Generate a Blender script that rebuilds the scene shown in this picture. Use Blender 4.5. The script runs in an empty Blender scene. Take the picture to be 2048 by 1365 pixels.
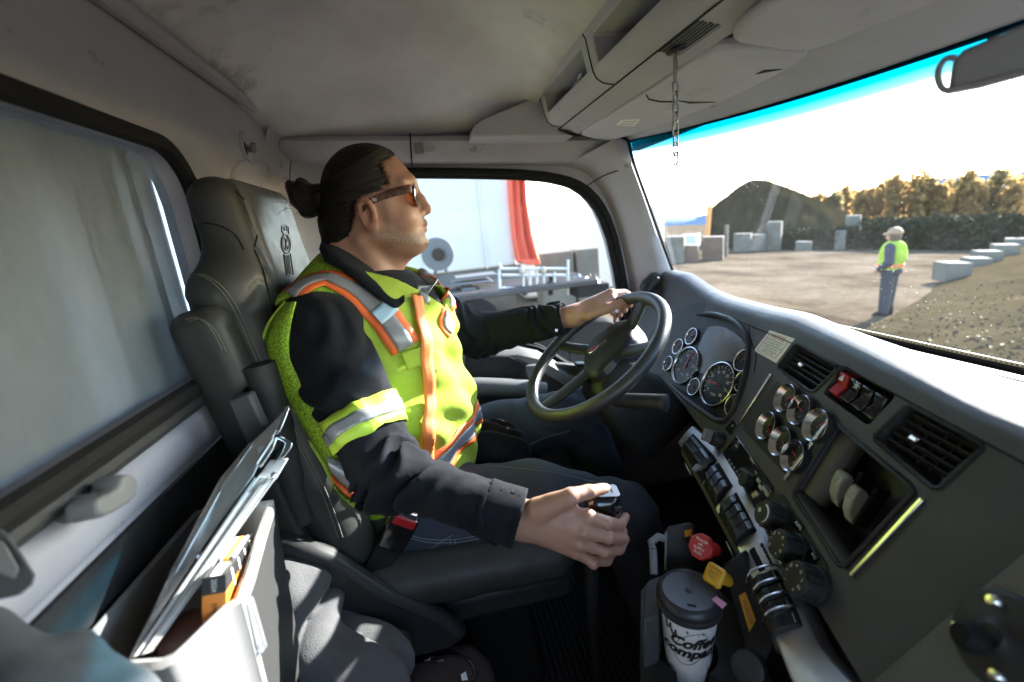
import bpy, bmesh, math, random
import numpy as np
from mathutils import Vector, Matrix
from mathutils.bvhtree import BVHTree
random.seed(7); rng = np.random.default_rng(7)
SC = bpy.context.scene; COL = SC.collection
# ---------------------------------------------------------------- camera
FPX = 900.0; CX, CY = 1024.0, 682.5            # focal length in photo pixels (photo is 2048 x 1365)
def nrm(v):
    v = np.array(v, float); return v / np.linalg.norm(v)
_y = nrm((850 - CX, 470 - CY, FPX))             # cab's sideways axis as the photo shows it
_n = np.cross((1350 - CX, 105 - CY, FPX), (1351.5 - CX, 330 - CY, FPX))   # plumb line of the chain
_z = nrm(np.cross(_y, _n)); _z = -_z if _z[1] > 0 else _z
CAM = np.array([np.cross(_y, _z), _y, _z])      # rows: world x (forward), y (driver side), z (up)
cd = bpy.data.cameras.new('camera'); co = bpy.data.objects.new('camera', cd); COL.objects.link(co)
r_, u_, b_ = CAM[:, 0], -CAM[:, 1], -CAM[:, 2]
co.matrix_world = Matrix(((r_[0], u_[0], b_[0], 0), (r_[1], u_[1], b_[1], 0), (r_[2], u_[2], b_[2], 0), (0, 0, 0, 1)))
cd.sensor_width = 36; cd.lens = FPX / 2048 * 36; cd.clip_start = 0.02; cd.clip_end = 6000
cd.dof.use_dof = True; cd.dof.focus_distance = 0.95; cd.dof.aperture_fstop = 2.6
SC.camera = co
# ---------------------------------------------------------------- daylight
SUN_EL, SUN_AZ = math.radians(21.8), math.radians(25)      # azimuth from forward (+x) towards the driver side (+y)
W = bpy.data.worlds.new('World'); SC.world = W; W.use_nodes = True
nt = W.node_tree; bg = nt.nodes['Background']
sky = nt.nodes.new('ShaderNodeTexSky'); sky.sky_type = 'NISHITA'; sky.sun_disc = False
sky.sun_elevation = SUN_EL; sky.sun_rotation = math.pi / 2 - SUN_AZ
sky.air_density = 1.0; sky.dust_density = .4; sky.ozone_density = 1.6
nt.links.new(sky.outputs[0], bg.inputs[0]); bg.inputs[1].default_value = 0.15
sl = bpy.data.lights.new('sun', 'SUN'); sl.energy = 3.9; sl.angle = math.radians(0.5); sl.color = (1, .98, .955)
so = bpy.data.objects.new('sun', sl); COL.objects.link(so)
SUN = Vector((math.cos(SUN_EL) * math.cos(SUN_AZ), math.cos(SUN_EL) * math.sin(SUN_AZ), math.sin(SUN_EL)))
so.rotation_euler = SUN.to_track_quat('Z', 'Y').to_euler(); so.location = SUN * 30
SC.view_settings.view_transform = 'Standard'; SC.view_settings.look = 'None'
SC.view_settings.gamma = 1; SC.view_settings.use_curve_mapping = False
SC.view_settings.exposure = 3.05
SC.render.engine = 'CYCLES'
cy = SC.cycles; cy.use_denoising = True; cy.max_bounces = 8; cy.diffuse_bounces = 5; cy.glossy_bounces = 4
cy.transparent_max_bounces = 12; cy.transmission_bounces = 6; cy.sample_clamp_indirect = 6
cy.caustics_reflective = False; cy.caustics_refractive = False
# ---------------------------------------------------------------- helpers: where a photo point lies on a known plane
def ray(px, py): return CAM @ np.array(((px - CX) / FPX, (py - CY) / FPX, 1.0))
def at(px, py, **k):
    r = ray(px, py); (a, v), = k.items()
    return r * v if a == 'd' else r * (v / r['xyz'.index(a)])
def on(px, py, O, N):
    r = ray(px, py); return r * (np.dot(O, N) / np.dot(r, N))
# ---------------------------------------------------------------- helpers: materials
MATS = {}
def mat(name, col, rough=.55, metal=0., spec=.5, noise=None, bump=None, fold=None, coat=0., sheen=0., stretch=None, wear=None, alpha=None):
    """noise=(scale, other colour, contrast) mottles the colour; bump=(scale, strength); wear=(scale, colour, threshold)"""
    if name in MATS: return MATS[name]
    m = bpy.data.materials.new(name); m.use_nodes = True; MATS[name] = m
    t = m.node_tree; p = t.nodes['Principled BSDF']; L = t.links.new
    p.inputs['Base Color'].default_value = (*col, 1); p.inputs['Roughness'].default_value = rough
    p.inputs['Metallic'].default_value = metal; p.inputs['Specular IOR Level'].default_value = spec
    p.inputs['Coat Weight'].default_value = coat; p.inputs['Sheen Weight'].default_value = sheen
    tc = t.nodes.new('ShaderNodeTexCoord'); src = tc.outputs['Object']
    if stretch:
        mp = t.nodes.new('ShaderNodeMapping'); mp.inputs['Scale'].default_value = stretch
        L(src, mp.inputs[0]); src = mp.outputs[0]
    def nz(scale, detail=5, rough_=.6):
        n = t.nodes.new('ShaderNodeTexNoise'); n.inputs['Scale'].default_value = scale
        n.inputs['Detail'].default_value = detail; n.inputs['Roughness'].default_value = rough_
        L(src, n.inputs['Vector']); return n.outputs['Fac']
    def ramp(fac, a, b):
        r = t.nodes.new('ShaderNodeMapRange'); r.inputs[1].default_value = a; r.inputs[2].default_value = b
        L(fac, r.inputs[0]); return r.outputs[0]
    def mix(fac, a, b):
        x = t.nodes.new('ShaderNodeMix'); x.data_type = 'RGBA'; L(fac, x.inputs[0])
        for s, v in ((6, a), (7, b)):
            if isinstance(v, tuple): x.inputs[s].default_value = (*v, 1)
            else: L(v, x.inputs[s])
        return x.outputs[2]
    c = None
    if noise:
        k = noise[2] if len(noise) > 2 else .2
        c = mix(ramp(nz(noise[0]), .5 - k, .5 + k), tuple(col), tuple(noise[1]))
        L(ramp(nz(noise[0] * 2.3), .2, .8), (rr := t.nodes.new('ShaderNodeMapRange')).inputs[0])
        rr.inputs[3].default_value = max(.03, rough - .1); rr.inputs[4].default_value = min(1, rough + .12)
        L(rr.outputs[0], p.inputs['Roughness'])
    if wear:
        c = mix(ramp(nz(wear[0], 8, .7), wear[2], wear[2] + .06), c if c is not None else tuple(col), tuple(wear[1]))
    if c is not None: L(c, p.inputs['Base Color'])
    nb = None
    if fold:      # soft crumple: (scale, strength, distance)
        b = t.nodes.new('ShaderNodeBump'); b.inputs['Strength'].default_value = fold[1]; b.inputs['Distance'].default_value = fold[2]
        L(nz(fold[0], 2, .5), b.inputs['Height']); nb = b.outputs[0]; L(nb, p.inputs['Normal'])
    if bump:
        b = t.nodes.new('ShaderNodeBump'); b.inputs['Strength'].default_value = bump[1]; b.inputs['Distance'].default_value = .002
        L(nz(bump[0], 3), b.inputs['Height'])
        if nb is not None: L(nb, b.inputs['Normal'])
        L(b.outputs[0], p.inputs['Normal'])
    return m
# ---------------------------------------------------------------- helpers: geometry
class G:
    """collects faces; build() links them as ONE mesh object"""
    def __init__(s): s.V = []; s.F = []; s.M = []
    def add(s, V, F, mi=0):
        o = len(s.V); s.V += [tuple(map(float, v)) for v in V]; s.F += [tuple(o + i for i in f) for f in F]; s.M += [mi] * len(F); return s
    def frame(s, O, X, Y, Z, a, b, c, mi=0, taper=1.0):
        """box about O with half sizes a,b,c along X,Y,Z; taper shrinks the +Z face"""
        O = np.array(O); V = []
        for k in (-1, 1):
            t = taper if k > 0 else 1
            for i, j in ((-1, -1), (1, -1), (1, 1), (-1, 1)): V.append(O + np.array(X) * a * i * t + np.array(Y) * b * j * t + np.array(Z) * c * k)
        return s.add(V, [(3, 2, 1, 0), (4, 5, 6, 7), (0, 1, 5, 4), (1, 2, 6, 5), (2, 3, 7, 6), (3, 0, 4, 7)], mi)
    def box(s, x0, x1, y0, y1, z0, z1, mi=0):
        return s.frame(((x0 + x1) / 2, (y0 + y1) / 2, (z0 + z1) / 2), (1, 0, 0), (0, 1, 0), (0, 0, 1), abs(x1 - x0) / 2, abs(y1 - y0) / 2, abs(z1 - z0) / 2, mi)
    def prism(s, P, d, mi=0, inset=0.):
        """polygon P (3-D points) extruded by vector d; inset shrinks the far face towards its centre"""
        P = [np.array(p, float) for p in P]; n = len(P); c = sum(P) / n
        Q = [c + (p - c) * (1 - inset) + np.array(d) for p in P]
        if np.dot(np.cross(P[1] - P[0], P[2] - P[1]), d) < 0: P = P[::-1]; Q = Q[::-1]
        F = [tuple(range(n - 1, -1, -1)), tuple(range(n, 2 * n))] + [(i, (i + 1) % n, n + (i + 1) % n, n + i) for i in range(n)]
        return s.add(P + Q, F, mi)
    def loft(s, R, closed=True, caps=True, mi=0, wrap=False):
        n = len(R[0]); V = [p for r in R for p in r]; F = []
        m = len(R)
        for k in range(m if wrap else m - 1):
            a, b = k * n, ((k + 1) % m) * n
            for i in range(n if closed else n - 1):
                j = (i + 1) % n; F.append((a + i, a + j, b + j, b + i))
        if caps and closed and not wrap: F += [tuple(range(n - 1, -1, -1)), tuple((m - 1) * n + i for i in range(n))]
        return s.add(V, F, mi)
    def tube(s, P, r, n=10, closed=False, caps=True, mi=0, flat=1., up=None):
        P = [np.array(p, float) for p in P]; m = len(P); r = [r] * m if np.isscalar(r) else r
        T = [nrm(P[(i + 1) % m] - P[i - 1]) if closed or 0 < i < m - 1 else nrm(P[min(i + 1, m - 1)] - P[max(i - 1, 0)]) for i in range(m)]
        u = np.array(up, float) if up is not None else np.cross(T[0], (0, 0, 1) if abs(T[0][2]) < .9 else (1, 0, 0)); R = []
        for i in range(m):
            u = nrm(u - T[i] * np.dot(u, T[i])); w = np.cross(T[i], u)
            R.append([P[i] + r[i] * (math.cos(a) * u + flat * math.sin(a) * w) for a in np.linspace(0, 2 * math.pi, n, endpoint=False)])
        return s.loft(R, True, caps, mi, wrap=closed)
    def lathe(s, prof, O, axis, n=32, mi=0, ref=None, caps=True):
        """prof = (radius, height) pairs revolved round axis through O"""
        Z = nrm(axis); X = nrm(np.cross(Z, ref if ref is not None else ((0, 0, 1) if abs(Z[2]) < .9 else (1, 0, 0)))); Y = np.cross(Z, X); O = np.array(O)
        R = [[O + Z * h + max(r, 1e-5) * (math.cos(a) * X + math.sin(a) * Y) for a in np.linspace(0, 2 * math.pi, n, endpoint=False)] for r, h in prof]
        return s.loft(R, True, caps, mi)
    def build(s, name, m, parent=None, bev=0., smooth=35, seg=2, sub=0, keep=False):
        V = np.array(s.V, float)
        org = np.zeros(3)
        if parent is not None: org = np.array(parent['_w'])
        elif not keep:
            org = np.array([(V[:, 0].min() + V[:, 0].max()) / 2, (V[:, 1].min() + V[:, 1].max()) / 2, V[:, 2].min()])
        me = bpy.data.meshes.new(name); me.from_pydata([tuple(v) for v in V - org], [], s.F)
        for mm in (m if isinstance(m, (list, tuple)) else [m]): me.materials.append(mm)
        if isinstance(m, (list, tuple)): me.polygons.foreach_set('material_index', s.M)
        b = bmesh.new(); b.from_mesh(me); bmesh.ops.recalc_face_normals(b, faces=b.faces); b.to_mesh(me); b.free()
        if smooth: me.shade_smooth(); me.set_sharp_from_angle(angle=math.radians(smooth))
        o = bpy.data.objects.new(name, me); COL.objects.link(o)
        if parent is not None: o.parent = parent
        else: o.location = org
        o['_w'] = [float(x) for x in org]
        if bev:
            x = o.modifiers.new('bevel', 'BEVEL'); x.width = bev; x.segments = seg; x.limit_method = 'ANGLE'; x.angle_limit = math.radians(40)
            x.harden_normals = False
        if sub:
            x = o.modifiers.new('sub', 'SUBSURF'); x.levels = sub; x.render_levels = sub
        return o
def tag(o, label, cat, group=None):
    o['label'] = label; o['category'] = cat
    if group: o['group'] = group
    return o
def thing(name, label, cat, loc, group=None):
    o = bpy.data.objects.new(name, None); COL.objects.link(o); o.location = [float(x) for x in loc]; o['_w'] = [float(x) for x in loc]
    o.empty_display_size = .05
    return tag(o, label, cat, group)
def struct(o): o['kind'] = 'structure'; return o
def stuff(o): o['kind'] = 'stuff'; return o
def cut(o, g):
    """take the solid g out of object o (both in world space)"""
    c = g.build('cutter', MATS['plastic_dark'], o if o.parent else None, smooth=0)
    if not o.parent: pass
    else: c.parent = o.parent
    x = o.modifiers.new('b', 'BOOLEAN'); x.operation = 'DIFFERENCE'; x.object = c; x.solver = 'EXACT'
    bpy.context.view_layer.update()
    me = bpy.data.meshes.new_from_object(o.evaluated_get(bpy.context.evaluated_depsgraph_get()))
    o.modifiers.remove(x); o.data = me; bpy.data.objects.remove(c)
    me.shade_smooth(); me.set_sharp_from_angle(angle=math.radians(35))
def text(name, body, O, X, Y, h, m, parent, lift=.0006, align='CENTER', shear=0, spacing=1, wmax=None):
    """flat lettering of height h lying on the plane through O with right X and up Y"""
    c = bpy.data.curves.new(name, 'FONT'); c.body = body; c.size = h; c.align_x = align; c.align_y = 'CENTER'; c.shear = shear; c.space_line = spacing
    c.resolution_u = 3
    t = bpy.data.objects.new('t', c); COL.objects.link(t); bpy.context.view_layer.update()
    me = bpy.data.meshes.new_from_object(t.evaluated_get(bpy.context.evaluated_depsgraph_get())); bpy.data.objects.remove(t)
    X = nrm(X); Y = nrm(np.array(Y) - X * np.dot(Y, X)); Z = np.cross(X, Y); P = np.array(O) + Z * lift - np.array(parent['_w'])
    co_ = np.array([v.co for v in me.vertices])
    if wmax and len(co_):
        wd = np.ptp(co_[:, 0])
        if wd > wmax: co_[:, 0] *= wmax / wd
    me.vertices.foreach_set('co', (P + co_[:, :1] * X + co_[:, 1:2] * Y).ravel())
    me.materials.clear(); me.materials.append(m); me.update()
    o = bpy.data.objects.new(name, me); COL.objects.link(o); o.parent = parent; o['_w'] = parent['_w']; return o
def cat(P, n, closed=False):
    """smooth curve through points"""
    P = np.array(P, float); m = len(P); out = []
    segs = m if closed else m - 1
    for k in range(n if closed else n):
        t = k / (n if closed else n - 1) * segs; i = min(int(t), segs - 1); f = t - i
        g = lambda j: P[j % m] if closed else P[min(max(j, 0), m - 1)]
        a, b, c, d = g(i - 1), g(i), g(i + 1), g(i + 2)
        out.append(.5 * (2 * b + (c - a) * f + (2 * a - 5 * b + 4 * c - d) * f * f + (3 * b - a - 3 * c + d) * f ** 3))
    return np.array(out)
def rrect(w, h, r, n=5):
    """rounded rectangle outline, half sizes w,h"""
    r = min(r, w, h); out = []
    for cx_, cy_, a0 in ((w - r, h - r, 0), (-w + r, h - r, 90), (-w + r, -h + r, 180), (w - r, -h + r, 270)):
        for k in range(n): a = math.radians(a0 + 90 * k / (n - 1)); out.append((cx_ + r * math.cos(a), cy_ + r * math.sin(a)))
    return out
def resample(P, n):
    P = np.array(P, float); Q = np.vstack([P, P[:1]]); d = np.r_[0, np.cumsum(np.linalg.norm(np.diff(Q, axis=0), axis=1))]
    t = np.linspace(0, d[-1], n, endpoint=False); return np.stack([np.interp(t, d, Q[:, k]) for k in range(3)], 1)
# value noise on arrays of points (used for folds, bark, ground)
_lat = rng.random((32, 32, 32))
def vnoise(P, s):
    Q = np.asarray(P) * s; i = np.floor(Q).astype(int); f = Q - i; f = f * f * (3 - 2 * f); r = 0
    for a in (0, 1):
        for b in (0, 1):
            for c in (0, 1):
                w = (f[..., 0] if a else 1 - f[..., 0]) * (f[..., 1] if b else 1 - f[..., 1]) * (f[..., 2] if c else 1 - f[..., 2])
                r = r + w * _lat[(i[..., 0] + a) % 32, (i[..., 1] + b) % 32, (i[..., 2] + c) % 32]
    return r * 2 - 1
# ================================================================ materials
mat('plastic_dark', (.025, .025, .026), .5, spec=.25, noise=(40, (.05, .05, .048), .3), bump=(900, .12))
mat('dash_grey', (.064, .064, .067), .5, spec=.35, noise=(9, (.080, .080, .083), .35), bump=(1100, .4), wear=(38, (.12, .12, .115), .66))
mat('dash_black', (.02, .02, .021), .45, spec=.25, noise=(30, (.032, .032, .031), .3), bump=(1000, .1))
mat('trim_grey', (.43, .415, .445), .6, spec=.3, noise=(5, (.34, .325, .35), .3), bump=(700, .25), wear=(9, (.21, .20, .215), .62))
mat('visor_grey', (.50, .48, .53), .75, noise=(7, (.43, .41, .45), .3), bump=(500, .35), wear=(6, (.34, .32, .34), .60))
mat('headliner', (.76, .73, .735), .9, spec=.15, noise=(2.6, (.50, .475, .48), .2), bump=(420, .5), wear=(2.2, (.42, .395, .395), .57))
mat('grey_plastic', (.20, .20, .198), .55, noise=(6, (.16, .16, .158), .3), bump=(600, .2))
mat('pale_plastic', (.27, .26, .25), .5, noise=(8, (.23, .225, .215), .3), bump=(700, .2))
mat('rubber', (.014, .014, .014), .75, spec=.15, bump=(300, .3))
mat('chrome', (.66, .66, .67), .24, 1.)
mat('steel', (.45, .45, .44), .35, 1., noise=(30, (.32, .31, .3), .3))
mat('brushed', (.62, .62, .63), .38, .9, noise=(60, (.5, .5, .5), .3), bump=(500, .3), stretch=(1, 1, 1))
mat('leather', (.034, .034, .031), .45, spec=.28, noise=(12, (.046, .046, .042), .3), bump=(260, .18))
mat('leather_worn', (.075, .071, .069), .4, spec=.35, noise=(14, (.11, .105, .10), .3), bump=(260, .18))
mat('thread', (.12, .12, .1), .8)
mat('black_gloss', (.008, .008, .008), .12, coat=.5)
mat('white_print', (.8, .8, .78), .6)
mat('red_plastic', (.42, .012, .018), .35, noise=(30, (.36, .01, .012), .3))
mat('yellow_plastic', (.78, .42, .02), .4, noise=(30, (.7, .36, .02), .3))
mat('sticker_yellow', (.78, .38, .03), .6, noise=(50, (.7, .34, .03), .3))
mat('paper', (.86, .86, .85), .8, bump=(200, .2))
mat('concrete', (.17, .155, .13), .9, spec=.1, noise=(1.6, (.11, .10, .08), .2), bump=(30, .6))
mat('wet_dark', (.05, .052, .045), .8, noise=(.6, (.085, .08, .06), .25))
mat('needle', (.7, .05, .06), .5)
def glass(name, tint=(1, 1, 1), dirt=.0, dirtcol=(.6, .6, .58), refl=1.0, specks=0., band=None, streak=None, even=.4):
    """thin pane: see-through with a glossy film, plus dust as a real diffuse layer"""
    if name in MATS: return MATS[name]
    m = bpy.data.materials.new(name); m.use_nodes = True; MATS[name] = m
    t = m.node_tree; L = t.links.new; N = t.nodes.new; t.nodes.remove(t.nodes['Principled BSDF']); out = t.nodes['Material Output']
    tr = N('ShaderNodeBsdfTransparent'); tr.inputs[0].default_value = (*tint, 1)
    gl = N('ShaderNodeBsdfGlossy'); gl.inputs['Roughness'].default_value = .02; gl.inputs[0].default_value = (.9, .95, 1, 1)
    fr = N('ShaderNodeFresnel'); fr.inputs[0].default_value = 1.35; mx = N('ShaderNodeMixShader')
    fm = N('ShaderNodeMath'); fm.operation = 'MULTIPLY'; fm.inputs[1].default_value = refl; L(fr.outputs[0], fm.inputs[0])
    L(fm.outputs[0], mx.inputs[0]); L(tr.outputs[0], mx.inputs[1]); L(gl.outputs[0], mx.inputs[2]); last = mx.outputs[0]
    tc = N('ShaderNodeTexCoord')
    if dirt or specks:
        df = N('ShaderNodeBsdfDiffuse'); df.inputs[0].default_value = (*dirtcol, 1); tl = N('ShaderNodeBsdfTranslucent'); tl.inputs[0].default_value = (*dirtcol, 1)
        d2 = N('ShaderNodeMixShader'); d2.inputs[0].default_value = .5; L(df.outputs[0], d2.inputs[1]); L(tl.outputs[0], d2.inputs[2])
        mp = N('ShaderNodeMapping'); L(tc.outputs['Object'], mp.inputs[0])
        if streak: mp.inputs['Scale'].default_value = streak
        n1 = N('ShaderNodeTexNoise'); n1.inputs['Scale'].default_value = 4; n1.inputs['Detail'].default_value = 8; n1.inputs['Roughness'].default_value = .7; L(mp.outputs[0], n1.inputs[0])
        r1 = N('ShaderNodeMapRange'); r1.inputs[1].default_value = .3; r1.inputs[2].default_value = .75; r1.inputs[3].default_value = dirt * even; r1.inputs[4].default_value = dirt * (1.9 - even); L(n1.outputs[0], r1.inputs[0]); fac = r1.outputs[0]
        if specks:
            vo = N('ShaderNodeTexVoronoi'); vo.inputs['Scale'].default_value = 120; L(tc.outputs['Object'], vo.inputs['Vector'])
            n2 = N('ShaderNodeTexNoise'); n2.inputs['Scale'].default_value = 6; L(tc.outputs['Object'], n2.inputs[0])
            th = N('ShaderNodeMapRange'); th.inputs[1].default_value = .42; th.inputs[2].default_value = .75; th.inputs[3].default_value = .0; th.inputs[4].default_value = .13; L(n2.outputs[0], th.inputs[0])
            ls = N('ShaderNodeMath'); ls.operation = 'LESS_THAN'; L(vo.outputs['Distance'], ls.inputs[0]); L(th.outputs[0], ls.inputs[1])
            sm = N('ShaderNodeMath'); sm.operation = 'MULTIPLY'; sm.inputs[1].default_value = specks; L(ls.outputs[0], sm.inputs[0])
            ad = N('ShaderNodeMath'); ad.operation = 'MAXIMUM'; L(fac, ad.inputs[0]); L(sm.outputs[0], ad.inputs[1]); fac = ad.outputs[0]
        m2 = N('ShaderNodeMixShader'); L(fac, m2.inputs[0]); L(last, m2.inputs[1]); L(d2.outputs[0], m2.inputs[2]); last = m2.outputs[0]
    L(last, out.inputs[0]); return m
# ================================================================ the yard outside
_gn = nrm(np.cross(ray(1000, 462), ray(2048, 428))); _gn = _gn if _gn[2] > 0 else -_gn      # the yard slopes a little against the cab
def gz(x, y): return (-2.12 - _gn[0] * x - _gn[1] * y) / _gn[2]
GZ = gz(4., 4.)
def yard_height(P):
    x, y = P[..., 0], P[..., 1]
    h = .05 * vnoise(P * (1, 1, 0), .5) + .03 * vnoise(P * (1, 1, 0), 1.7)
    return gz(x, y) + h * np.clip((np.hypot(x, y) - 3) / 5, 0, 1)
def ground_mat():
    m = bpy.data.materials.new('yard_dirt'); m.use_nodes = True; t = m.node_tree; L = t.links.new; p = t.nodes['Principled BSDF']
    tc = t.nodes.new('ShaderNodeTexCoord')
    def nz(s, d=6): n = t.nodes.new('ShaderNodeTexNoise'); n.inputs['Scale'].default_value = s; n.inputs['Detail'].default_value = d; n.inputs['Roughness'].default_value = .65; L(tc.outputs['Object'], n.inputs[0]); return n.outputs[0]
    def cr(f, *st):
        r = t.nodes.new('ShaderNodeValToRGB'); L(f, r.inputs[0]); e = r.color_ramp.elements
        e[0].position, e[0].color = st[0][0], (*st[0][1], 1); e[1].position, e[1].color = st[-1][0], (*st[-1][1], 1)
        for q in st[1:-1]: x = e.new(q[0]); x.color = (*q[1], 1)
        return r.outputs[0]
    a = cr(nz(.22), (.36, (.062, .046, .032)), (.5, (.125, .097, .068)), (.66, (.18, .146, .11)))
    b = cr(nz(6, 8), (.3, (.62, .6, .57)), (.7, (1.05, 1.03, 1)))
    x = t.nodes.new('ShaderNodeMix'); x.data_type = 'RGBA'; x.blend_type = 'MULTIPLY'; x.inputs[0].default_value = 1; L(a, x.inputs[6]); L(b, x.inputs[7])
    L(x.outputs[2], p.inputs['Base Color']); rr = t.nodes.new('ShaderNodeMapRange'); p.inputs['Specular IOR Level'].default_value = 0; rr.inputs[3].default_value = .7; rr.inputs[4].default_value = .95; L(nz(.35), rr.inputs[0]); rr.inputs[1].default_value = .4; rr.inputs[2].default_value = .55
    L(rr.outputs[0], p.inputs['Roughness']); bp = t.nodes.new('ShaderNodeBump'); bp.inputs['Distance'].default_value = .03; bp.inputs['Strength'].default_value = .6; L(nz(9, 8), bp.inputs['Height']); L(bp.outputs[0], p.inputs['Normal'])
    return m
xs = np.r_[np.linspace(-3000, -60, 12), np.linspace(-40, 60, 140), np.linspace(80, 3000, 14)]
ys = np.r_[np.linspace(-3000, -40, 12), np.linspace(-25, 60, 120), np.linspace(80, 3000, 14)]
XX, YY = np.meshgrid(xs, ys, indexing='ij'); PP = np.stack([XX, YY, XX * 0], -1); PP[..., 2] = yard_height(PP)
ny = len(ys); g = G(); g.add(PP.reshape(-1, 3), [(i * ny + j, (i + 1) * ny + j, (i + 1) * ny + j + 1, i * ny + j + 1) for i in range(len(xs) - 1) for j in range(ny - 1)])
struct(g.build('ground', ground_mat(), keep=True))
def gpt(px, py, dz=0.): r = ray(px, py); return r * ((-2.12 + dz * _gn[2]) / np.dot(r, _gn))
def grd(p): return np.array((p[0], p[1], gz(p[0], p[1])))
# gravel bank on the right, with stones and pale fallen leaves
mat('gravel', (.040, .031, .017), .95, spec=0, noise=(1.2, (.070, .054, .030), .2), bump=(25, 1.0))
g = G(); nb = 46; rows = []
bank = [gpt(1665, 700), gpt(1760, 640), gpt(1830, 600), gpt(1880, 560), gpt(1925, 530), gpt(1975, 500)]
edge = cat([grd((1.6, 1.5)), grd((4.0, 3.9))] + bank, nb)
for k in range(26):
    t = k / 25; R = []
    for e in edge:
        q = e + np.array((.30, -1.0, 0)) * (t * 26) * (.12 + .88 * t); q[2] = gz(q[0], q[1]) + .55 * min(1, t * 4) * (1 if t < .5 else 1) * np.clip((e[0] - 2) / 7, .25, 1)
        R.append(q)
    rows.append(np.array(R))
rows = np.array(rows); rows[..., 2] += (.10 * vnoise(rows, .9) + .05 * vnoise(rows, 2.7)) * np.linspace(0, 1, 26)[:, None].clip(0, .25) * 4 - .03
g.loft([list(r) for r in rows], closed=False, caps=False)
berm = struct(g.build('gravel_bank', MATS['gravel'], keep=True))
bvh = BVHTree.FromPolygons([tuple(v.co) for v in berm.data.vertices], [tuple(p.vertices) for p in berm.data.polygons])
mat('stone', (.085, .07, .045), .9, spec=0, noise=(8, (.06, .05, .035), .3))
g = G()
for _ in range(1500):
    d = nrm(ray(random.uniform(1640, 2100), random.uniform(560, 790))); hit = bvh.ray_cast(Vector((0, 0, 0)), Vector(d))
    if hit[0] is None: continue
    s = random.choice((.008, .012, .02, .03)) * random.uniform(.6, 1.4); c = np.array(hit[0]) + (0, 0, s * .2); V = []
    for v in ((1, 0, 0), (0, 1, 0), (-1, 0, 0), (0, -1, 0), (0, 0, .7), (0, 0, -.5)): V.append(c + np.array(v) * s * np.array((random.uniform(.6, 1.4), random.uniform(.6, 1.4), random.uniform(.6, 1.2))))
    g.add(V, [(0, 1, 4), (1, 2, 4), (2, 3, 4), (3, 0, 4), (1, 0, 5), (2, 1, 5), (3, 2, 5), (0, 3, 5)])
stuff(g.build('loose_stones', MATS['stone'], keep=True, smooth=0))
mat('leaf_pale', (.26, .20, .10), .8, spec=.05)
g = G()
for _ in range(170):
    d = nrm(ray(random.uniform(1660, 2080), random.uniform(580, 760))); hit = bvh.ray_cast(Vector((0, 0, 0)), Vector(d))
    if hit[0] is None: continue
    s = random.uniform(.02, .05); c = np.array(hit[0]) + (0, 0, .03); a = random.uniform(0, 6.3); u = np.array((math.cos(a), math.sin(a), random.uniform(-.3, .3))); w = np.array((-math.sin(a), math.cos(a), random.uniform(-.3, .3)))
    g.add([c - u * s, c - w * s * .6 + (0, 0, .012), c + u * s, c + w * s * .6 + (0, 0, .012)], [(0, 1, 2, 3)])
stuff(g.build('fallen_leaves', MATS['leaf_pale'], keep=True, smooth=0))
# mountains far away
def hills(name, pts, D, m, z0=-260):
    g = G(); top = []; P = cat(np.array([(a, b, 0) for a, b in pts], float), 90)
    for k, (a, b, _) in enumerate(P):
        r = ray(a, b); r = r / np.hypot(r[0], r[1]); q = r * D; q[2] += D * .004 * float(vnoise(np.array([k * .9, 3.3, 1.7]), 1.0)); top.append(q)
    rows = []
    for f in (0, .25, .5, .75, 1.0):
        rows.append([np.array((q[0] * (1 - .12 * (1 - f)), q[1] * (1 - .12 * (1 - f)), z0 + (q[2] - z0) * f + (D * .006 * float(vnoise(np.array([k * .7, f * 9, 2.]), 1.)) if 0 < f < 1 else 0))) for k, q in enumerate(top)])
    rows.append([np.array((q[0] * 1.2, q[1] * 1.2, z0)) for q in top])
    g.loft(rows, closed=False, caps=False); return struct(g.build(name, m, keep=True, smooth=60))
mat('hazy_forest', (.12, .17, .24), 1., noise=(.006, (.16, .21, .28), .25))  # blue haze of distance is put into the forest colour
hills('mountain_range', [(1300, 440), (1450, 425), (1600, 400), (1640, 408), (1690, 396), (1740, 378), (1800, 385), (1860, 362), (1930, 352), (1985, 348), (2048, 345), (2150, 330), (2300, 320)], 2600, MATS['hazy_forest'])
# dark hedge and fence line across the yard
mat('hedge', (.022, .028, .016), .9, spec=.05, noise=(1.2, (.04, .042, .022), .3))
def leafy(name, boxes, n, size, m, seed=1):
    r = np.random.default_rng(seed); g = G()
    for (c, h) in boxes:
        c = np.array(c); h = np.array(h); k = int(n)
        P = c + (r.random((k, 3)) * 2 - 1) * h; A = r.normal(size=(k, 3)); B = r.normal(size=(k, 3)); S = size * (.5 + r.random(k))
        for p, a, b, s in zip(P, A, B, S):
            a = nrm(a); b = nrm(np.cross(a, b)); g.add([p - a * s, p - b * s * .6, p + a * s, p + b * s * .6], [(0, 1, 2, 3)])
    return g
hb = []
for a in range(1480, 2120, 16):
    p = gpt(a, 506 - (a - 1480) * .012); p = p / np.hypot(p[0], p[1]) * 42; hgt = 1.45 + .2 * math.sin(a * .13) + (.5 if a > 1750 else 0); hb.append(((p[0], p[1], gz(p[0], p[1]) + hgt / 2), (.9, .9, hgt / 2)))
g = leafy('hedge', hb, 420, .16, MATS['hedge'])
o = tag(g.build('hedge', MATS['hedge'], smooth=0), 'long dark green hedge along the far edge of the dirt yard', 'hedge')
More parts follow.
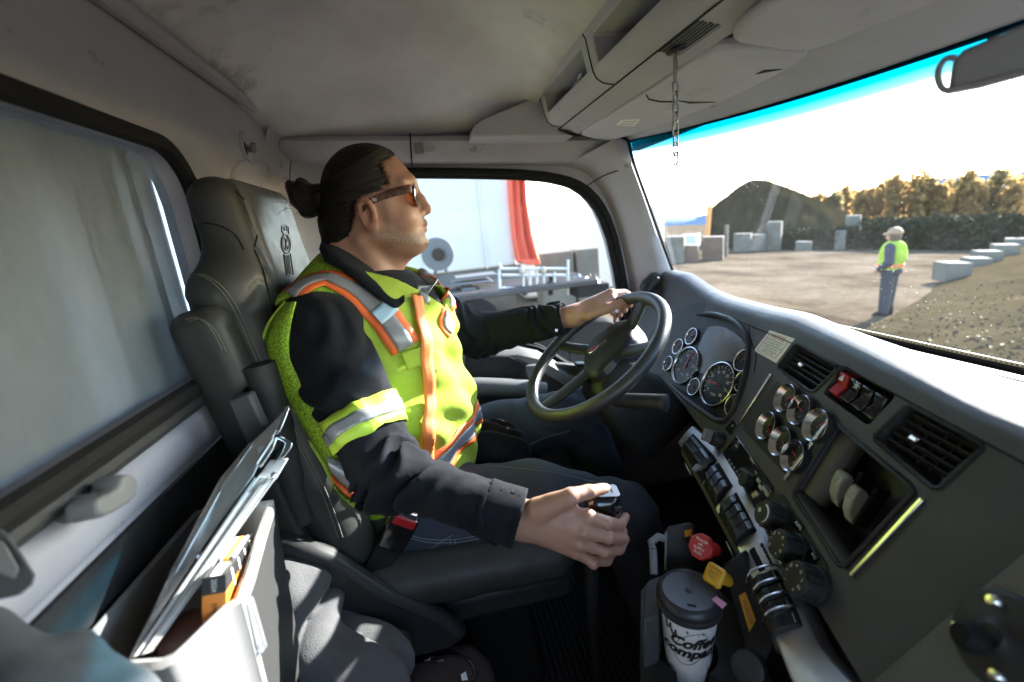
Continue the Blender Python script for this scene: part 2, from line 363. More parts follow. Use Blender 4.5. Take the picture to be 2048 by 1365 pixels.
# big dark heap of loose material against a retaining wall
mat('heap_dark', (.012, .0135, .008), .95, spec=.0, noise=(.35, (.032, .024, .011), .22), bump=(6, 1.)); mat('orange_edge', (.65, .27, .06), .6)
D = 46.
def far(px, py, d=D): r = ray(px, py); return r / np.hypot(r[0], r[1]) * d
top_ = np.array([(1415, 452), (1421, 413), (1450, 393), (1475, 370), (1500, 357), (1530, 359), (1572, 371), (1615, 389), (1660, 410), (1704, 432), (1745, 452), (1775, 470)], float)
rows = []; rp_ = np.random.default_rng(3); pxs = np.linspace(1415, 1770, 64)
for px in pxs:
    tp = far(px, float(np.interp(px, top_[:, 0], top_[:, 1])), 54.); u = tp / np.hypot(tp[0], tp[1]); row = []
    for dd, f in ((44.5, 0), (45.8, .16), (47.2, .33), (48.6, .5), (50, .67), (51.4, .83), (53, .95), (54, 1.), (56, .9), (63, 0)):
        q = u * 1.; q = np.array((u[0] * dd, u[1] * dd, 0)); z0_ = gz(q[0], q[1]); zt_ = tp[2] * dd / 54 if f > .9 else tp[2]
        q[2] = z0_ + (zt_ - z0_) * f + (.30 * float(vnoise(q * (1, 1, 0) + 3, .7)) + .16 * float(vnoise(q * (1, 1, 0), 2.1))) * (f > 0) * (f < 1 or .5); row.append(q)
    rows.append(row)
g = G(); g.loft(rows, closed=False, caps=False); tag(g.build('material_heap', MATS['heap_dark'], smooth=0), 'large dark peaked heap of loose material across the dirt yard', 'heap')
e0, e1 = far(1413, 480, 42), far(1419, 412, 42); g = G(); g.tube([grd(e0), e1], .18, 6); tag(g.build('marker_post', MATS['orange_edge']), 'tall orange post at the left edge of the dark heap', 'post')
# concrete yard blocks, small sheds and machines in the distance
def yard_block(name, px0, px1, pyb, pyt, label, m='concrete', dz=0., depth=.75, group=None, yaw=None, catg='block'):
    a = gpt(px0, pyb, dz); b = gpt(px1, pyb, dz); d = b - a; w = np.linalg.norm(d); X = d / w
    top = at(px0, pyt, d=np.dot(a, CAM[:, 2])); h = max(.12, top[2] - a[2]); Yv = nrm(np.cross((0, 0, 1), X)); Yv = Yv if np.dot(Yv, a) > 0 else -Yv
    g = G(); g.frame(a + d / 2 + Yv * depth / 2 + np.array((0, 0, h / 2)), X, Yv, (0, 0, 1), w / 2, depth / 2, h / 2)
    return tag(g.build(name, MATS[m], bev=.03, smooth=30), label, catg, group)
BG = 'concrete blocks edging the yard'
yard_block('concrete_block', 1889, 1942, 566, 526, 'nearest concrete block on the gravel bank right of the standing worker', dz=.05, group=BG)
yard_block('concrete_block', 1938, 1984, 540, 517, 'second concrete block back along the gravel bank', dz=.1, group=BG)
yard_block('concrete_block', 1955, 2006, 527, 503, 'third concrete block back along the gravel bank', dz=.2, group=BG)
yard_block('concrete_block', 1988, 2040, 512, 490, 'fourth concrete block back along the gravel bank', dz=.3, group=BG)
yard_block('concrete_block', 2008, 2056, 492, 478, 'farthest concrete block at the end of the gravel bank', dz=.4, group=BG)
mat('pale_metal', (.55, .55, .53), .5, noise=(1, (.42, .42, .4), .3)); mat('rust_brown', (.16, .10, .07), .8, noise=(1.5, (.1, .07, .05), .3))
yard_block('water_tank', 1992, 2060, 470, 424, 'pale grey tank above the hedge at the right of the yard', 'concrete', depth=2., catg='tank')
yard_block('stacked_panels', 1332, 1368, 527, 474, 'grey stack of panels beside the windshield pillar across the yard', 'concrete', depth=1.6, catg='panels')
yard_block('brown_crate', 1364, 1396, 526, 491, 'left brown timber crate at the far left of the yard', 'rust_brown', depth=1., group='brown crates across the yard', catg='crate')
yard_block('brown_crate', 1404, 1446, 522, 474, 'right brown timber crate left of the dark heap', 'rust_brown', depth=1., group='brown crates across the yard', catg='crate')
yard_block('concrete_post', 1448, 1455, 514, 450, 'thin pale concrete post at the left foot of the dark heap', 'concrete', depth=.3, catg='post')
yard_block('rubble_heap', 1362, 1392, 494, 470, 'pale concrete lump on top of the brown crates', 'pale_metal', dz=.6, depth=.8, catg='rubble')
mat('loader_paint', (.17, .17, .13), .6)
mat('block_pale', (.17, .155, .13), .9, spec=.1, noise=(1.2, (.10, .09, .07), .2), bump=(20, .8))
for px0, px1, pyb, pyt, dz, lab in ((1500, 1530, 503, 470, 0, 'low pale block at the foot of the dark heap, left of its tall neighbour'), (1532, 1560, 502, 444, 0, 'tall pale block leaning at the foot of the dark heap'), (1546, 1566, 494, 470, 0, 'small pale block right of the tall block at the heap foot'), (1466, 1500, 505, 468, 0, 'wide shadowy block below the peak of the dark heap'), (1686, 1716, 498, 432, 0, 'tall pale block standing at the right shoulder of the dark heap'), (1668, 1690, 500, 462, 0, 'small grey block left of the tall block at the heap shoulder'), (1590, 1622, 503, 484, 0, 'low dark block at the middle of the heap foot')):
    yard_block('rubble_block', px0, px1, pyb, pyt, lab, 'block_pale', depth=.9, group='blocks at the foot of the heap')
o = yard_block('parked_van', 1768, 1818, 468, 437, 'far blue roofed van behind the hedge', 'pale_metal', depth=3., catg='van')
# autumn trees behind the hedge
def leaf_mat(name, c):
    m = mat(name, c, .8, spec=.1, noise=(.5, tuple(v * .7 for v in c), .3)); t = m.node_tree; p = t.nodes['Principled BSDF']; tl = t.nodes.new('ShaderNodeBsdfTranslucent'); mx = t.nodes.new('ShaderNodeMixShader')
    tl.inputs[0].default_value = (*[v * 1.1 for v in c], 1); mx.inputs[0].default_value = .55; t.links.new(p.outputs[0], mx.inputs[1]); t.links.new(tl.outputs[0], mx.inputs[2]); t.links.new(mx.outputs[0], t.nodes['Material Output'].inputs[0])
leaf_mat('autumn_leaf', (.36, .23, .085)); leaf_mat('olive_leaf', (.27, .21, .09)); mat('bark', (.09, .075, .06), .9)
LB = ['tall golden poplar', 'rust coloured bushy tree', 'olive and gold birch', 'pale orange slender tree']
TR = [(1622, 404, 2), (1640, 398, 1), (1655, 392, 0), (1672, 390, 2), (1690, 384, 1), (1707, 386, 3), (1722, 378, 0), (1742, 380, 3), (1766, 374, 1), (1792, 353, 0), (1812, 372, 2), (1838, 362, 1), (1862, 357, 2), (1882, 370, 3), (1900, 370, 1), (1920, 366, 2), (1938, 350, 0), (1952, 368, 1), (1968, 374, 2), (1986, 362, 3), (2003, 350, 2), (2030, 372, 1), (2046, 360, 0), (2066, 356, 1)]
TS = ['closest to the dark heap', 'second to the right of the dark heap', 'third to the right of the dark heap', 'between two rusty trees beside the heap', 'above the tall block at the heap shoulder', 'just left of the blue roofed van', 'over the blue roofed van', 'left of the standing worker beyond the hedge', 'just left of the tallest poplar by the worker', 'directly above the standing worker', 'just right of the poplar above the worker', 'second right of the poplar above the worker', 'third right of the poplar above the worker', 'in front of the bare gap right of the worker', 'in the middle of the hedge right of the worker', 'left of the tallest right hand poplar', 'tallest of those right of the worker', 'touching the tallest right hand poplar', 'second right of the tallest right hand poplar', 'left of the pale tank above the hedge', 'behind the left side of the pale tank', 'over the pale grey tank', 'right of the pale tank', 'at the right end of the hedge']
for i, (px, py, k) in enumerate(TR):
    d = 58 + 9 * random.random(); top = far(px, py, d); base = grd(top); H = top[2] - base[2]; wd = H * (.21, .28, .22, .16)[k]
    side = TS[i]
    t = thing('autumn_tree', f'{LB[k]} {side}', 'tree', base, 'autumn trees behind the hedge')
    g = G(); g.tube([base, base + (.1, .1, H * .4), base + (0, .1, H * .9)], [.28, .2, .05], 6)
    for _ in range(7): f = random.uniform(.3, .8); a = random.uniform(0, 6.28); g.tube([base + (0, 0, H * f), base + (math.cos(a) * wd * .7, math.sin(a) * wd * .7, H * (f + .16))], [.09, .02], 4)
    g.build('trunk', MATS['bark'], t)
    g = G(); rr = np.random.default_rng(40 + i); nc = 24
    cl = [(f := rr.random() ** .8, base + np.array((rr.normal() * wd * .42 * (1.15 - f), rr.normal() * wd * .42 * (1.15 - f), H * (.2 + .78 * f)))) for _ in range(nc)]
    for f, c in cl:
        for _ in range(30):
            p = c + rr.normal(size=3) * wd * .2 * (1, 1, 1.3); a = nrm(rr.normal(size=3)); b = nrm(np.cross(a, rr.normal(size=3))); s = .16 + .2 * rr.random(); g.add([p - a * s, p - b * s * .7, p + a * s, p + b * s * .7], [(0, 1, 2, 3)])
    g.build('crown', MATS['autumn_leaf' if k in (0, 1, 3) else 'olive_leaf'], t, smooth=0)
# ================================================================ soft shapes (bodies, clothes, leather) from distance fields
def caps(P, a, b, ra, rb=None):
    rb = ra if rb is None else rb; a = np.asarray(a, np.float32); d = np.asarray(b, np.float32) - a
    t = np.clip(((P - a) @ d) / max(d @ d, 1e-9), 0, 1); return np.linalg.norm(P - a - t[..., None] * d, axis=-1) - (ra + (rb - ra) * t)
def ell(P, c, r, R=None):
    q = P - np.asarray(c, np.float32)
    if R is not None: q = q @ np.asarray(R, np.float32).T
    r = np.asarray(r, np.float32); k0 = np.linalg.norm(q / r, axis=-1); k1 = np.linalg.norm(q / (r * r), axis=-1) + 1e-9
    return k0 * (k0 - 1) / k1
def rbox(P, c, h, r, R=None):
    q = P - np.asarray(c, np.float32)
    if R is not None: q = q @ np.asarray(R, np.float32).T
    q = np.abs(q) - (np.asarray(h, np.float32) - r)
    return np.linalg.norm(np.maximum(q, 0), axis=-1) + np.minimum(q.max(-1), 0) - r
def smin(a, b, k):
    h = np.clip(.5 + .5 * (b - a) / k, 0, 1); return b + (a - b) * h - k * h * (1 - h)
def smax(a, b, k): return -smin(-a, -b, k)
def union(L, k):
    d = L[0]
    for x in L[1:]: d = smin(d, x, k)
    return d
def chain(P, pts, rad, k=.01):
    return union([caps(P, pts[i], pts[i + 1], rad[i], rad[i + 1]) for i in range(len(pts) - 1)], k)
def frame3(x, z):
    """rows = local axes (x, y, z)"""
    x = nrm(x); z = np.array(z, float); z = nrm(z - x * np.dot(x, z)); return np.array([x, np.cross(z, x), z])
def nets(f, lo, hi, h, B=8, lip=1.35):
    """sparse surface nets of f<0 in the box lo..hi with cell h; returns vertices, quads"""
    lo = np.array(lo, float); nb = np.ceil((np.array(hi, float) - lo) / (h * B)).astype(int); nc = nb * B + 4
    bi = np.stack(np.meshgrid(*[np.arange(k) for k in nb], indexing='ij'), -1).reshape(-1, 3)
    d = f((lo + (bi + .5) * B * h).astype(np.float32)); keep = bi[np.abs(d) < B * h * .87 * lip]
    o = np.stack(np.meshgrid(*[np.arange(B + 1)] * 3, indexing='ij'), -1)
    KV, VV, ED = [], [], [[], [], []]
    key = lambda i: (i[..., 0] * nc[1] + i[..., 1]) * nc[2] + i[..., 2]
    for s in range(0, len(keep), 400):
        kb = keep[s:s + 400]; idx = kb[:, None, None, None] * B + o; P = lo + idx * h
        D = f(P.reshape(-1, 3).astype(np.float32)).reshape(P.shape[:-1]); S = D < 0
        cells = S[:, :-1, :-1, :-1]; n1 = np.zeros(cells.shape, int); acc = np.zeros(cells.shape + (3,)); cnt = np.zeros(cells.shape)
        sl = lambda A, a, b, c: A[:, a:a + B, b:b + B, c:c + B]
        cr = [(a, b, c) for a in (0, 1) for b in (0, 1) for c in (0, 1)]
        for ax in range(3):
            for u in (0, 1):
                for v in (0, 1):
                    p0 = [0, 0, 0]; p0[(ax + 1) % 3] = u; p0[(ax + 2) % 3] = v; p1 = list(p0); p1[ax] = 1
                    a, b = sl(D, *p0), sl(D, *p1); m = (a < 0) != (b < 0); t = np.where(m, a / np.where(m, a - b, 1), 0)
                    w = np.array(p0, float) + t[..., None] * (np.array(p1) - np.array(p0)); acc += np.where(m[..., None], w, 0); cnt += m
        m = cnt > 0; ci = idx[:, :-1, :-1, :-1]
        KV.append(key(ci[m])); VV.append(lo + (ci[m] + acc[m] / cnt[m][:, None]) * h)
        for ax in range(3):
            p1 = [0, 0, 0]; p1[ax] = 1; a, b = sl(D, 0, 0, 0), sl(D, *p1); e = (a < 0) != (b < 0)
            ED[ax].append(np.c_[ci[e], (a < 0)[e]])
    K = np.concatenate(KV); V = np.concatenate(VV); K, u = np.unique(K, return_index=True); V = V[u]; Q = []
    for ax in range(3):
        E = np.concatenate(ED[ax]); c = E[:, :3]; a1 = np.zeros(3, int); a1[(ax + 1) % 3] = 1; a2 = np.zeros(3, int); a2[(ax + 2) % 3] = 1
        ks = np.stack([key(c), key(c - a1), key(c - a1 - a2), key(c - a2)], 1); j = np.searchsorted(K, ks).clip(0, len(K) - 1)
        ok = (K[j] == ks).all(1); j = j[ok]; fl = E[ok, 3] == 1; j[~fl] = j[~fl][:, ::-1]; Q.append(j)
    return V, np.concatenate(Q)
def soft(name, f, lo, hi, h, m, parent=None, attr=None, sm=1, keepf=None, mi=None):
    V, Q = nets(f, lo, hi, h)
    if keepf is not None:                       # drop faces outside the wanted patch
        Q = Q[keepf(V[Q].mean(1))]; u, inv = np.unique(Q, return_inverse=True); V = V[u]; Q = inv.reshape(-1, 4)
    g = G(); org = np.array(parent['_w']) if parent is not None else np.array([V[:, 0].mean(), V[:, 1].mean(), V[:, 2].min()])
    me = bpy.data.meshes.new(name); me.vertices.add(len(V)); me.vertices.foreach_set('co', (V - org).astype(np.float32).ravel())
    me.loops.add(Q.size); me.loops.foreach_set('vertex_index', Q.ravel().astype(np.int32)); me.polygons.add(len(Q))
    me.polygons.foreach_set('loop_start', np.arange(0, Q.size, 4, dtype=np.int32)); me.update(calc_edges=True)
    for mm in (m if isinstance(m, (list, tuple)) else [m]): me.materials.append(mm)
    if mi: me.polygons.foreach_set('material_index', mi(V[Q].mean(1)).astype(np.int32))
    me.shade_smooth()
    o = bpy.data.objects.new(name, me); COL.objects.link(o); o['_w'] = [float(x) for x in org]
    if parent is not None: o.parent = parent
    else: o.location = org
    if attr:
        for an, af in attr.items():
            a = me.color_attributes.new(an, 'FLOAT_COLOR', 'POINT'); v = np.clip(af(V), 0, 1); a.data.foreach_set('color', np.repeat(v[:, None], 4, 1).astype(np.float32).ravel())
    if sm:
        x = o.modifiers.new('smooth', 'SMOOTH'); x.factor = .5; x.iterations = sm
    return o
def world_mesh(o):
    """evaluated vertices and faces in world space (for laying things on a surface)"""
    bpy.context.view_layer.update(); e = o.evaluated_get(bpy.context.evaluated_depsgraph_get()); me = e.to_mesh()
    V = np.empty(len(me.vertices) * 3, np.float32); me.vertices.foreach_get('co', V); V = V.reshape(-1, 3) + np.array(o['_w'])
    F = [tuple(p.vertices) for p in me.polygons]; e.to_mesh_clear(); return BVHTree.FromPolygons([tuple(v) for v in V], F)
# ================================================================ the worker standing outside
mat('vest_lime', (.38, .50, .065), .85, spec=.06, bump=(700, .5), fold=(34, .5, .006), noise=(60, (.33, .44, .06), .3), wear=(12, (.30, .37, .10), .66)); mat('skin_far', (.45, .25, .17), .6); mat('navy', (.03, .035, .05), .8); mat('jean_far', (.022, .027, .038), .85)
mat('tape_orange', (.85, .16, .04), .6); mat('tape_grey', (.33, .33, .34), .45); mat('cap_tan', (.30, .19, .10), .7); mat('hi_white', (.8, .8, .78), .6)
wf = gpt(1771, 634); fx = nrm(np.array((-.35, 1., 0))); fy = np.array((-fx[1], fx[0], 0)); Z3 = np.array((0, 0, 1.))
wk_s = (CAM.T @ wf)[2] * 175 / FPX / 1.79
def wp(a, b, c): return wf + (fx * a + fy * b + Z3 * c)
wk = thing('person', 'worker in a lime safety vest, jeans and tan cap standing in the dirt yard', 'person', wf)
fb = lambda P: union([ell(P, wp(.02, 0, 1.62), (.1, .1, .13)), caps(P, wp(0, 0, 1.35), wp(.01, 0, 1.58), .06), caps(P, wp(0, 0, .95), wp(-.02, 0, 1.3), .15, .16), caps(P, wp(0, .1, .9), wp(0, .1, .1), .07, .05), caps(P, wp(0, -.1, .9), wp(0, -.1, .1), .07, .05),
     chain(P, [wp(-.02, .2, 1.38), wp(-.06, .26, 1.12), wp(.12, .2, .98)], [.05, .045, .04]), chain(P, [wp(-.02, -.2, 1.38), wp(-.06, -.26, 1.12), wp(.14, -.2, 1.0)], [.05, .045, .04]), ell(P, wp(.17, .19, .95), (.05, .05, .05)), ell(P, wp(.19, -.19, .98), (.05, .05, .05)), ell(P, wp(.12, 0, 1.6), (.025, .02, .025))], .03)
soft('body', fb, wf - (.6, .6, 0), wf + (.6, .6, 1.9), .03, MATS['skin_far'], wk)
ft = lambda P: smax(union([caps(P, wp(0, .1, .92), wp(.01, .11, .1), .115, .085), caps(P, wp(0, -.1, .92), wp(.03, -.1, .1), .115, .085), ell(P, wp(0, 0, .95), (.17, .2, .14))], .03), .06 - (P[..., 2] - wf[2]), .01)
soft('trousers', ft, wf - (.6, .6, .1), wf + (.6, .6, 1.9), .025, MATS['jean_far'], wk)
for s in (1, -1): soft('boot', lambda P: union([ell(P, wp(.06, .11 * s, .06), (.15, .1, .075)), caps(P, wp(0, .11 * s, .05), wp(0, .11 * s, .2), .075)], .03), wf - (.4, .4, .05), wf + (.4, .4, .4), .025, MATS['rubber'], wk)
fj = lambda P: union([chain(P, [wp(-.02, .2, 1.42), wp(-.07, .28, 1.14), wp(.1, .22, 1.0)], [.085, .075, .06]), chain(P, [wp(-.02, -.2, 1.42), wp(-.07, -.28, 1.14), wp(.11, -.22, 1.02)], [.085, .075, .06]), caps(P, wp(-.01, 0, 1.4), wp(0, 0, 1.5), .1, .07)], .03)
soft('jacket', fj, wf - (.6, .6, 0), wf + (.6, .6, 1.9), .025, MATS['navy'], wk)
tors = lambda P: union([ell(P, wp(-.01, 0, 1.25), (.19, .245, .28), None), ell(P, wp(.03, 0, 1.02), (.2, .215, .2)), ell(P, wp(-.02, 0, 1.42), (.12, .2, .1))], .05)
fv = lambda P: smax(smax(tors(P), .86 - (P[..., 2] - wf[2]), .01), np.maximum(-caps(P, wp(0, .3, 1.36), wp(0, .2, 1.36), .1), -caps(P, wp(0, -.3, 1.36), wp(0, -.2, 1.36), .1)), .02)
soft('vest', fv, wf - (.6, .6, 0), wf + (.6, .6, 1.9), .025, MATS['vest_lime'], wk)
soft('vest_band', lambda P: smax(tors(P) - .012, np.abs(P[..., 2] - wf[2] - 1.05) - .035, .004), wf - (.5, .5, 0), wf + (.5, .5, 1.9), .02, MATS['tape_orange'], wk)
soft('vest_band', lambda P: smax(tors(P) - .016, np.abs(P[..., 2] - wf[2] - 1.05) - .014, .004), wf - (.5, .5, 0), wf + (.5, .5, 1.9), .02, MATS['tape_grey'], wk)
soft('hard_hat', lambda P: union([smax(ell(P, wp(-.005, 0, 1.66), (.135, .125, .13)), 1.645 - (P[..., 2] - wf[2]), .01), ell(P, wp(.06, 0, 1.66), (.15, .115, .018))], .015), wf - (.4, .4, 0), wf + (.4, .4, 1.9), .02, MATS['cap_tan'], wk)
soft('hair', lambda P: smax(ell(P, wp(-.01, 0, 1.61), (.112, .108, .12)), (P - wp(.04, 0, 1.6)) @ fx.astype(np.float32), .01), wf - (.4, .4, 0), wf + (.4, .4, 1.9), .02, MATS['rust_brown'], wk)
wk.scale = (wk_s,) * 3
# ================================================================ beside the cab: curtain trailer, hose reel, steel rack, parts bin
mat('trailer_white', (.64, .60, .545), .8, spec=.1, noise=(.5, (.56, .525, .475), .3)); mat('tarp_red', (.72, .11, .055), .6); mat('grey_metal', (.13, .13, .133), .5, noise=(4, (.085, .085, .09), .3)); mat('asphalt', (.045, .043, .042), .95, spec=.05, noise=(3, (.11, .10, .10), .3))
def bp(px, py, y): return at(px, py, y=y)
TY = 9.0
tr = thing('trailer', 'white box trailer with a red curtain corner beside the cab', 'trailer', grd(bp(900, 580, TY)))
g = G(); a = bp(420, 300, TY); b = bp(1012, 300, TY); zb = bp(940, 541, TY)[2]; g.box(a[0] - 8, b[0], TY, TY + 2.5, zb, 2.2); g.build('box_body', MATS['trailer_white'], tr, bev=.04)
g = G(); g.box(a[0] - 8, b[0] + .1, TY + .1, TY + 2.4, zb - .3, zb - .003); g.build('chassis', MATS['grey_metal'], tr)
for k in range(8): g = G(); x = b[0] - .6 - k * 1.2; g.box(x - .02, x + .02, TY - .03, TY - .002, zb, 2.2); g.build('side_rib', MATS['trailer_white'], tr)
for x in (b[0] - 5, b[0] - 6.3, b[0] - .9): g = G(); g.lathe([(.2, 0), (.48, 0), (.5, .05), (.5, .28), (.45, .3)], (x, TY + .15, GZ + .5), (0, 1, 0), 20); g.build('wheel', MATS['rubber'], tr)
g = G(); R = []
cl = [(1013, 1046, 330), (1016, 1052, 400), (1022, 1064, 470), (1030, 1080, 520), (1036, 1082, 527)]
for l, rr_, y in cl:
    A, B = bp(l, y, TY - .05), bp(rr_, y, TY - .05); row = []
    for k in range(19): f = k / 18; q = A + (B - A) * f; q[1] -= .10 * math.sin(f * 17 + y * .012) * (.3 + f) + .05; row.append(q)
    R.append(row)
g.loft([[q * 1 for q in r] for r in [[q + (0, 0, 2.0) for q in R[0]]] + R], closed=False, caps=False); o = g.build('curtain', MATS['tarp_red'], tr); x = o.modifiers.new('t', 'SOLIDIFY'); x.thickness = .02
g = G(); g.prism([bp(1034, 520, TY - .2), bp(1080, 518, TY - .2), bp(1080, 530, TY - .2), bp(1056, 531, TY - .2), bp(1036, 524, TY - .2)], (0, .12, 0), inset=.1); g.build('curtain_fold', MATS['tarp_red'], tr, bev=.03)
for k in range(2):
    g = G(); a = bp(1078 + 70 * k + (4 if k else 0), 500, TY + .4); b = bp(1146 + (52 if k else 0), 500, TY + .4); zt = bp(1140, 502, TY + .4)[2]; g.box(a[0], b[0], TY + .4, TY + .95, GZ + .02, zt)
    tag(g.build('concrete_block', MATS['concrete'], bev=.03), ('left' if k == 0 else 'right') + ' tall grey concrete block behind the steel rack, seen through the driver window', 'block', 'concrete blocks behind the rack')
g = G(); a = bp(960, 560, TY + .3); b = bp(1076, 560, TY + .3); g.box(a[0], b[0], TY + .3 + 2.9, TY + .9 + 2.9, GZ + .02, bp(1000, 540, TY + 3.2)[2]); tag(g.build('concrete_block', MATS['concrete'], bev=.03), 'low grey concrete block left of the steel rack beyond the driver window', 'block', 'concrete blocks behind the rack')
yy = 6.6
o = thing('hose_reel', 'large grey hose reel on the flatbed beyond the driver window', 'reel', bp(878, 560, yy)); c = bp(878, 509, yy); rad = abs(bp(878, 476, yy)[2] - bp(878, 543, yy)[2]) / 2
for s in (0, .42): g = G(); g.lathe([(.08, -.012), (rad * .45, -.016), (rad, -.012), (rad, .012), (rad * .45, .016), (.08, .012)], c + (-.02, s, 0), (0.25, 1, 0), 36); g.build('flange', MATS['grey_metal'], o)
g = G(); g.lathe([(rad * .5, .02), (rad * .5, .4)], c, (0.25, 1, 0), 24); g.build('drum', MATS['rubber'], o)
g = G(); g.lathe([(.09, -.06), (.09, .02)], c, (.25, 1, 0), 16); g.build('hub', MATS['black_gloss'], o)
for s in (-1, 1): g = G(); g.tube([c + (s * rad * .4, .2, -rad * 1.25), c + (0, .2, 0)], .03, 6); g.build('bracket', MATS['grey_metal'], o)
for k, (x0_, x1_, y0_, y1_) in enumerate(((905, 985, 573, 560), (912, 996, 561, 548), (925, 950, 590, 574), (958, 1000, 592, 575))):
    A_, B_ = bp(x0_, y0_, 6.3), bp(x1_, y1_, 6.3); g = G(); g.box(A_[0], B_[0], 6.25 + .1 * (k % 2), 6.8, A_[2], B_[2]); tag(g.build('steel_beam', MATS['grey_metal'], bev=.015), ('lower long grey beam stacked left of the steel rack', 'upper long grey beam stacked left of the steel rack', 'short grey beam end under the stacked beams, nearer the driver', 'short grey beam end beside the steel rack foot')[k], 'beam', 'beams stacked on the flatbed')
# flatbed deck with rack
deckz = bp(1000, 575, 6.2)[2]
fl = thing('flatbed', 'grey flatbed deck carrying a reel, rack and parts bin beside the cab', 'flatbed', (bp(1000, 600, 6)[0], 6, GZ))
g = G(); xa, xb = bp(760, 590, 5.4)[0], bp(1225, 590, 5.4)[0]; g.box(xa - 1, xb, 5.85, 7.0, deckz - .08, deckz); g.build('deck', MATS['asphalt'], fl, bev=.02)
for k in range(5): g = G(); g.box(xa - 1, xb, 5.9 + k * .22, 5.93 + k * .22, deckz, deckz + .012); g.build('deck_seam', MATS['asphalt'], fl)
for k in range(4): g = G(); x = xa + (xb - xa) * k / 3; g.lathe([(.2, 0), (.46, 0), (.5, .06), (.5, .25)], (x, 5.9, GZ + .5), (0, 1, 0), 18); g.build('wheel', MATS['rubber'], fl)
rk = thing('steel_rack', 'bright steel headache rack standing on the flatbed beyond the driver window', 'rack', bp(1070, 590, 6.0)); q = lambda px, py, dy=0: bp(px, py, 6.0) + (0, dy, 0)
for p_ in ([(998, 540), (1000, 588)], [(1136, 520), (1136, 590)], [(998, 538), (1136, 538)], [(1004, 551), (1132, 551)], [(1004, 577), (1130, 577)], [(998, 528), (1004, 540)], [(1060, 538), (1060, 577)], [(1074, 540), (1074, 577)], [(1088, 538), (1088, 577)], [(1109, 545), (1109, 577)], [(1047, 548), (1047, 577)]):
    g = G(); g.tube([q(*p_[0]), q(*p_[1])], .018, 8); g.build('rail', MATS['pale_metal'], rk)
for p_ in ([(1050, 548), (1052, 592)], [(1106, 548), (1104, 592)]): g = G(); g.tube([q(*p_[0], .08), q(*p_[1], .08)], .035, 8); g.build('post', MATS['rubber'], rk)
for px in (1042, 1086): g = G(); g.frame(q(px, 541, -.03), (1, 0, 0), (0, 1, 0), (0, 0, 1), .03, .03, .05); g.build('lamp', MATS['steel'], rk, bev=.012)
pb = thing('parts_bin', 'black bin heaped with pipe fittings right of the steel rack', 'bin', bp(1182, 590, 6.0)); a, b = q(1150, 568), q(1214, 568); zt = q(1180, 568)[2]
g = G(); zb2 = q(1180, 592)[2]; g.box(a[0], b[0], 5.9, 6.4, zb2, zt); g.build('tub', MATS['rubber'], pb, bev=.02)
for k in range(22):
    f = random.random(); c = a + (b - a) * (.1 + .8 * f) + (0, random.uniform(0, .3), random.uniform(0, .12) * (1 - abs(2 * f - 1) * .6)); d = nrm(np.random.default_rng(k).normal(size=3)) * .06
    g = G(); g.tube([c - d, c + d], .028, 7); g.build('pipe_fitting', MATS['steel' if k % 3 else 'rust_brown'], pb)
A_, B_ = bp(1040, 470, 13.), bp(1330, 470, 13.); g = G(); g.box(A_[0], B_[0], 13., 17., gz(1, 13.), bp(1150, 425, 13.)[2]); tag(g.build('haze_block', MATS['trailer_white'], bev=.1), 'low white block standing in for bright haze far behind the steel rack', 'backdrop')  # white block added in place of the bright haze beyond the rack
g = G(); g.frame(gpt(1240, 560) + (0, 0, .5), (1, 0, 0), (0, 1, 0), (0, 0, 1), .12, .12, .5); g.V = [v for v in g.V]
tag(g.build('bollard', mat('bollard_yellow', (.7, .5, .08), .6)), 'yellow steel bollard at the front edge of the driver window', 'bollard')
# ================================================================ cab shell
XR, YS = -.40, 1.60                               # rear wall and driver-side wall planes
def ring_wall(name, hole, outer_fn, axis, depth_in, m, centre, parent=None, steps=((1.0, .03), (1.0, .004), (1.03, 0.))):
    """a wall with a hole: loops of the hole pushed back by depth, then the outer boundary"""
    hole = resample(hole, 72); c = np.array(centre); loops = []
    for sc_, dp in steps: loops.append([c + (p - c) * sc_ + np.array(axis) * dp for p in hole])
    loops.append([outer_fn(p, c) for p in hole]); g = G(); g.loft(loops, True, False); return g.build(name, m, parent, keep=True, smooth=50)
# --- rear wall with its window opening
wy0, wy1, wz0, wz1 = -.16, .935, -.198, .180
wc = np.array((XR, (wy0 + wy1) / 2, (wz0 + wz1) / 2))
hole = [wc + (0, a, b) for a, b in rrect((wy1 - wy0) / 2, (wz1 - wz0) / 2, .085, 9)]
def rw_outer(p, c):
    d = p - c; Y0, Y1, Z0, Z1 = -.75, 1.50, -.305, .35
    k = min(((Y1 - c[1]) / d[1] if d[1] > 0 else (Y0 - c[1]) / d[1]) if abs(d[1]) > 1e-6 else 9e9, ((Z1 - c[2]) / d[2] if d[2] > 0 else (Z0 - c[2]) / d[2]) if abs(d[2]) > 1e-6 else 9e9)
    return c + d * k
rw = struct(ring_wall('rear_wall', hole, rw_outer, (-1, 0, 0), 0, MATS['trim_grey'], wc, steps=((1., .05), (1., .012), (1.025, 0))))
g = G(); g.box(XR + .004, XR - .03, -.8, 1.6, -1.15, -.307); g.build('lower_panel', MATS['plastic_dark'], rw)
g = G(); g.box(XR - .002, XR + .02, -.8, 1.6, -.56, -.552); g.build('panel_ridge', MATS['dash_black'], rw, bev=.003)
lip = G(); lip.tube([(XR + .012, -.8, .357), (XR + .012, .3, .360), (XR + .012, 1.40, .362)], .016, 10); lip.build('upper_lip', MATS['trim_grey'], rw)
g = G(); g.tube([(XR + .006, -.8, -.222), (XR + .006, 1.5, -.222)], .012, 8); g.build('sill_bead', MATS['plastic_dark'], rw)
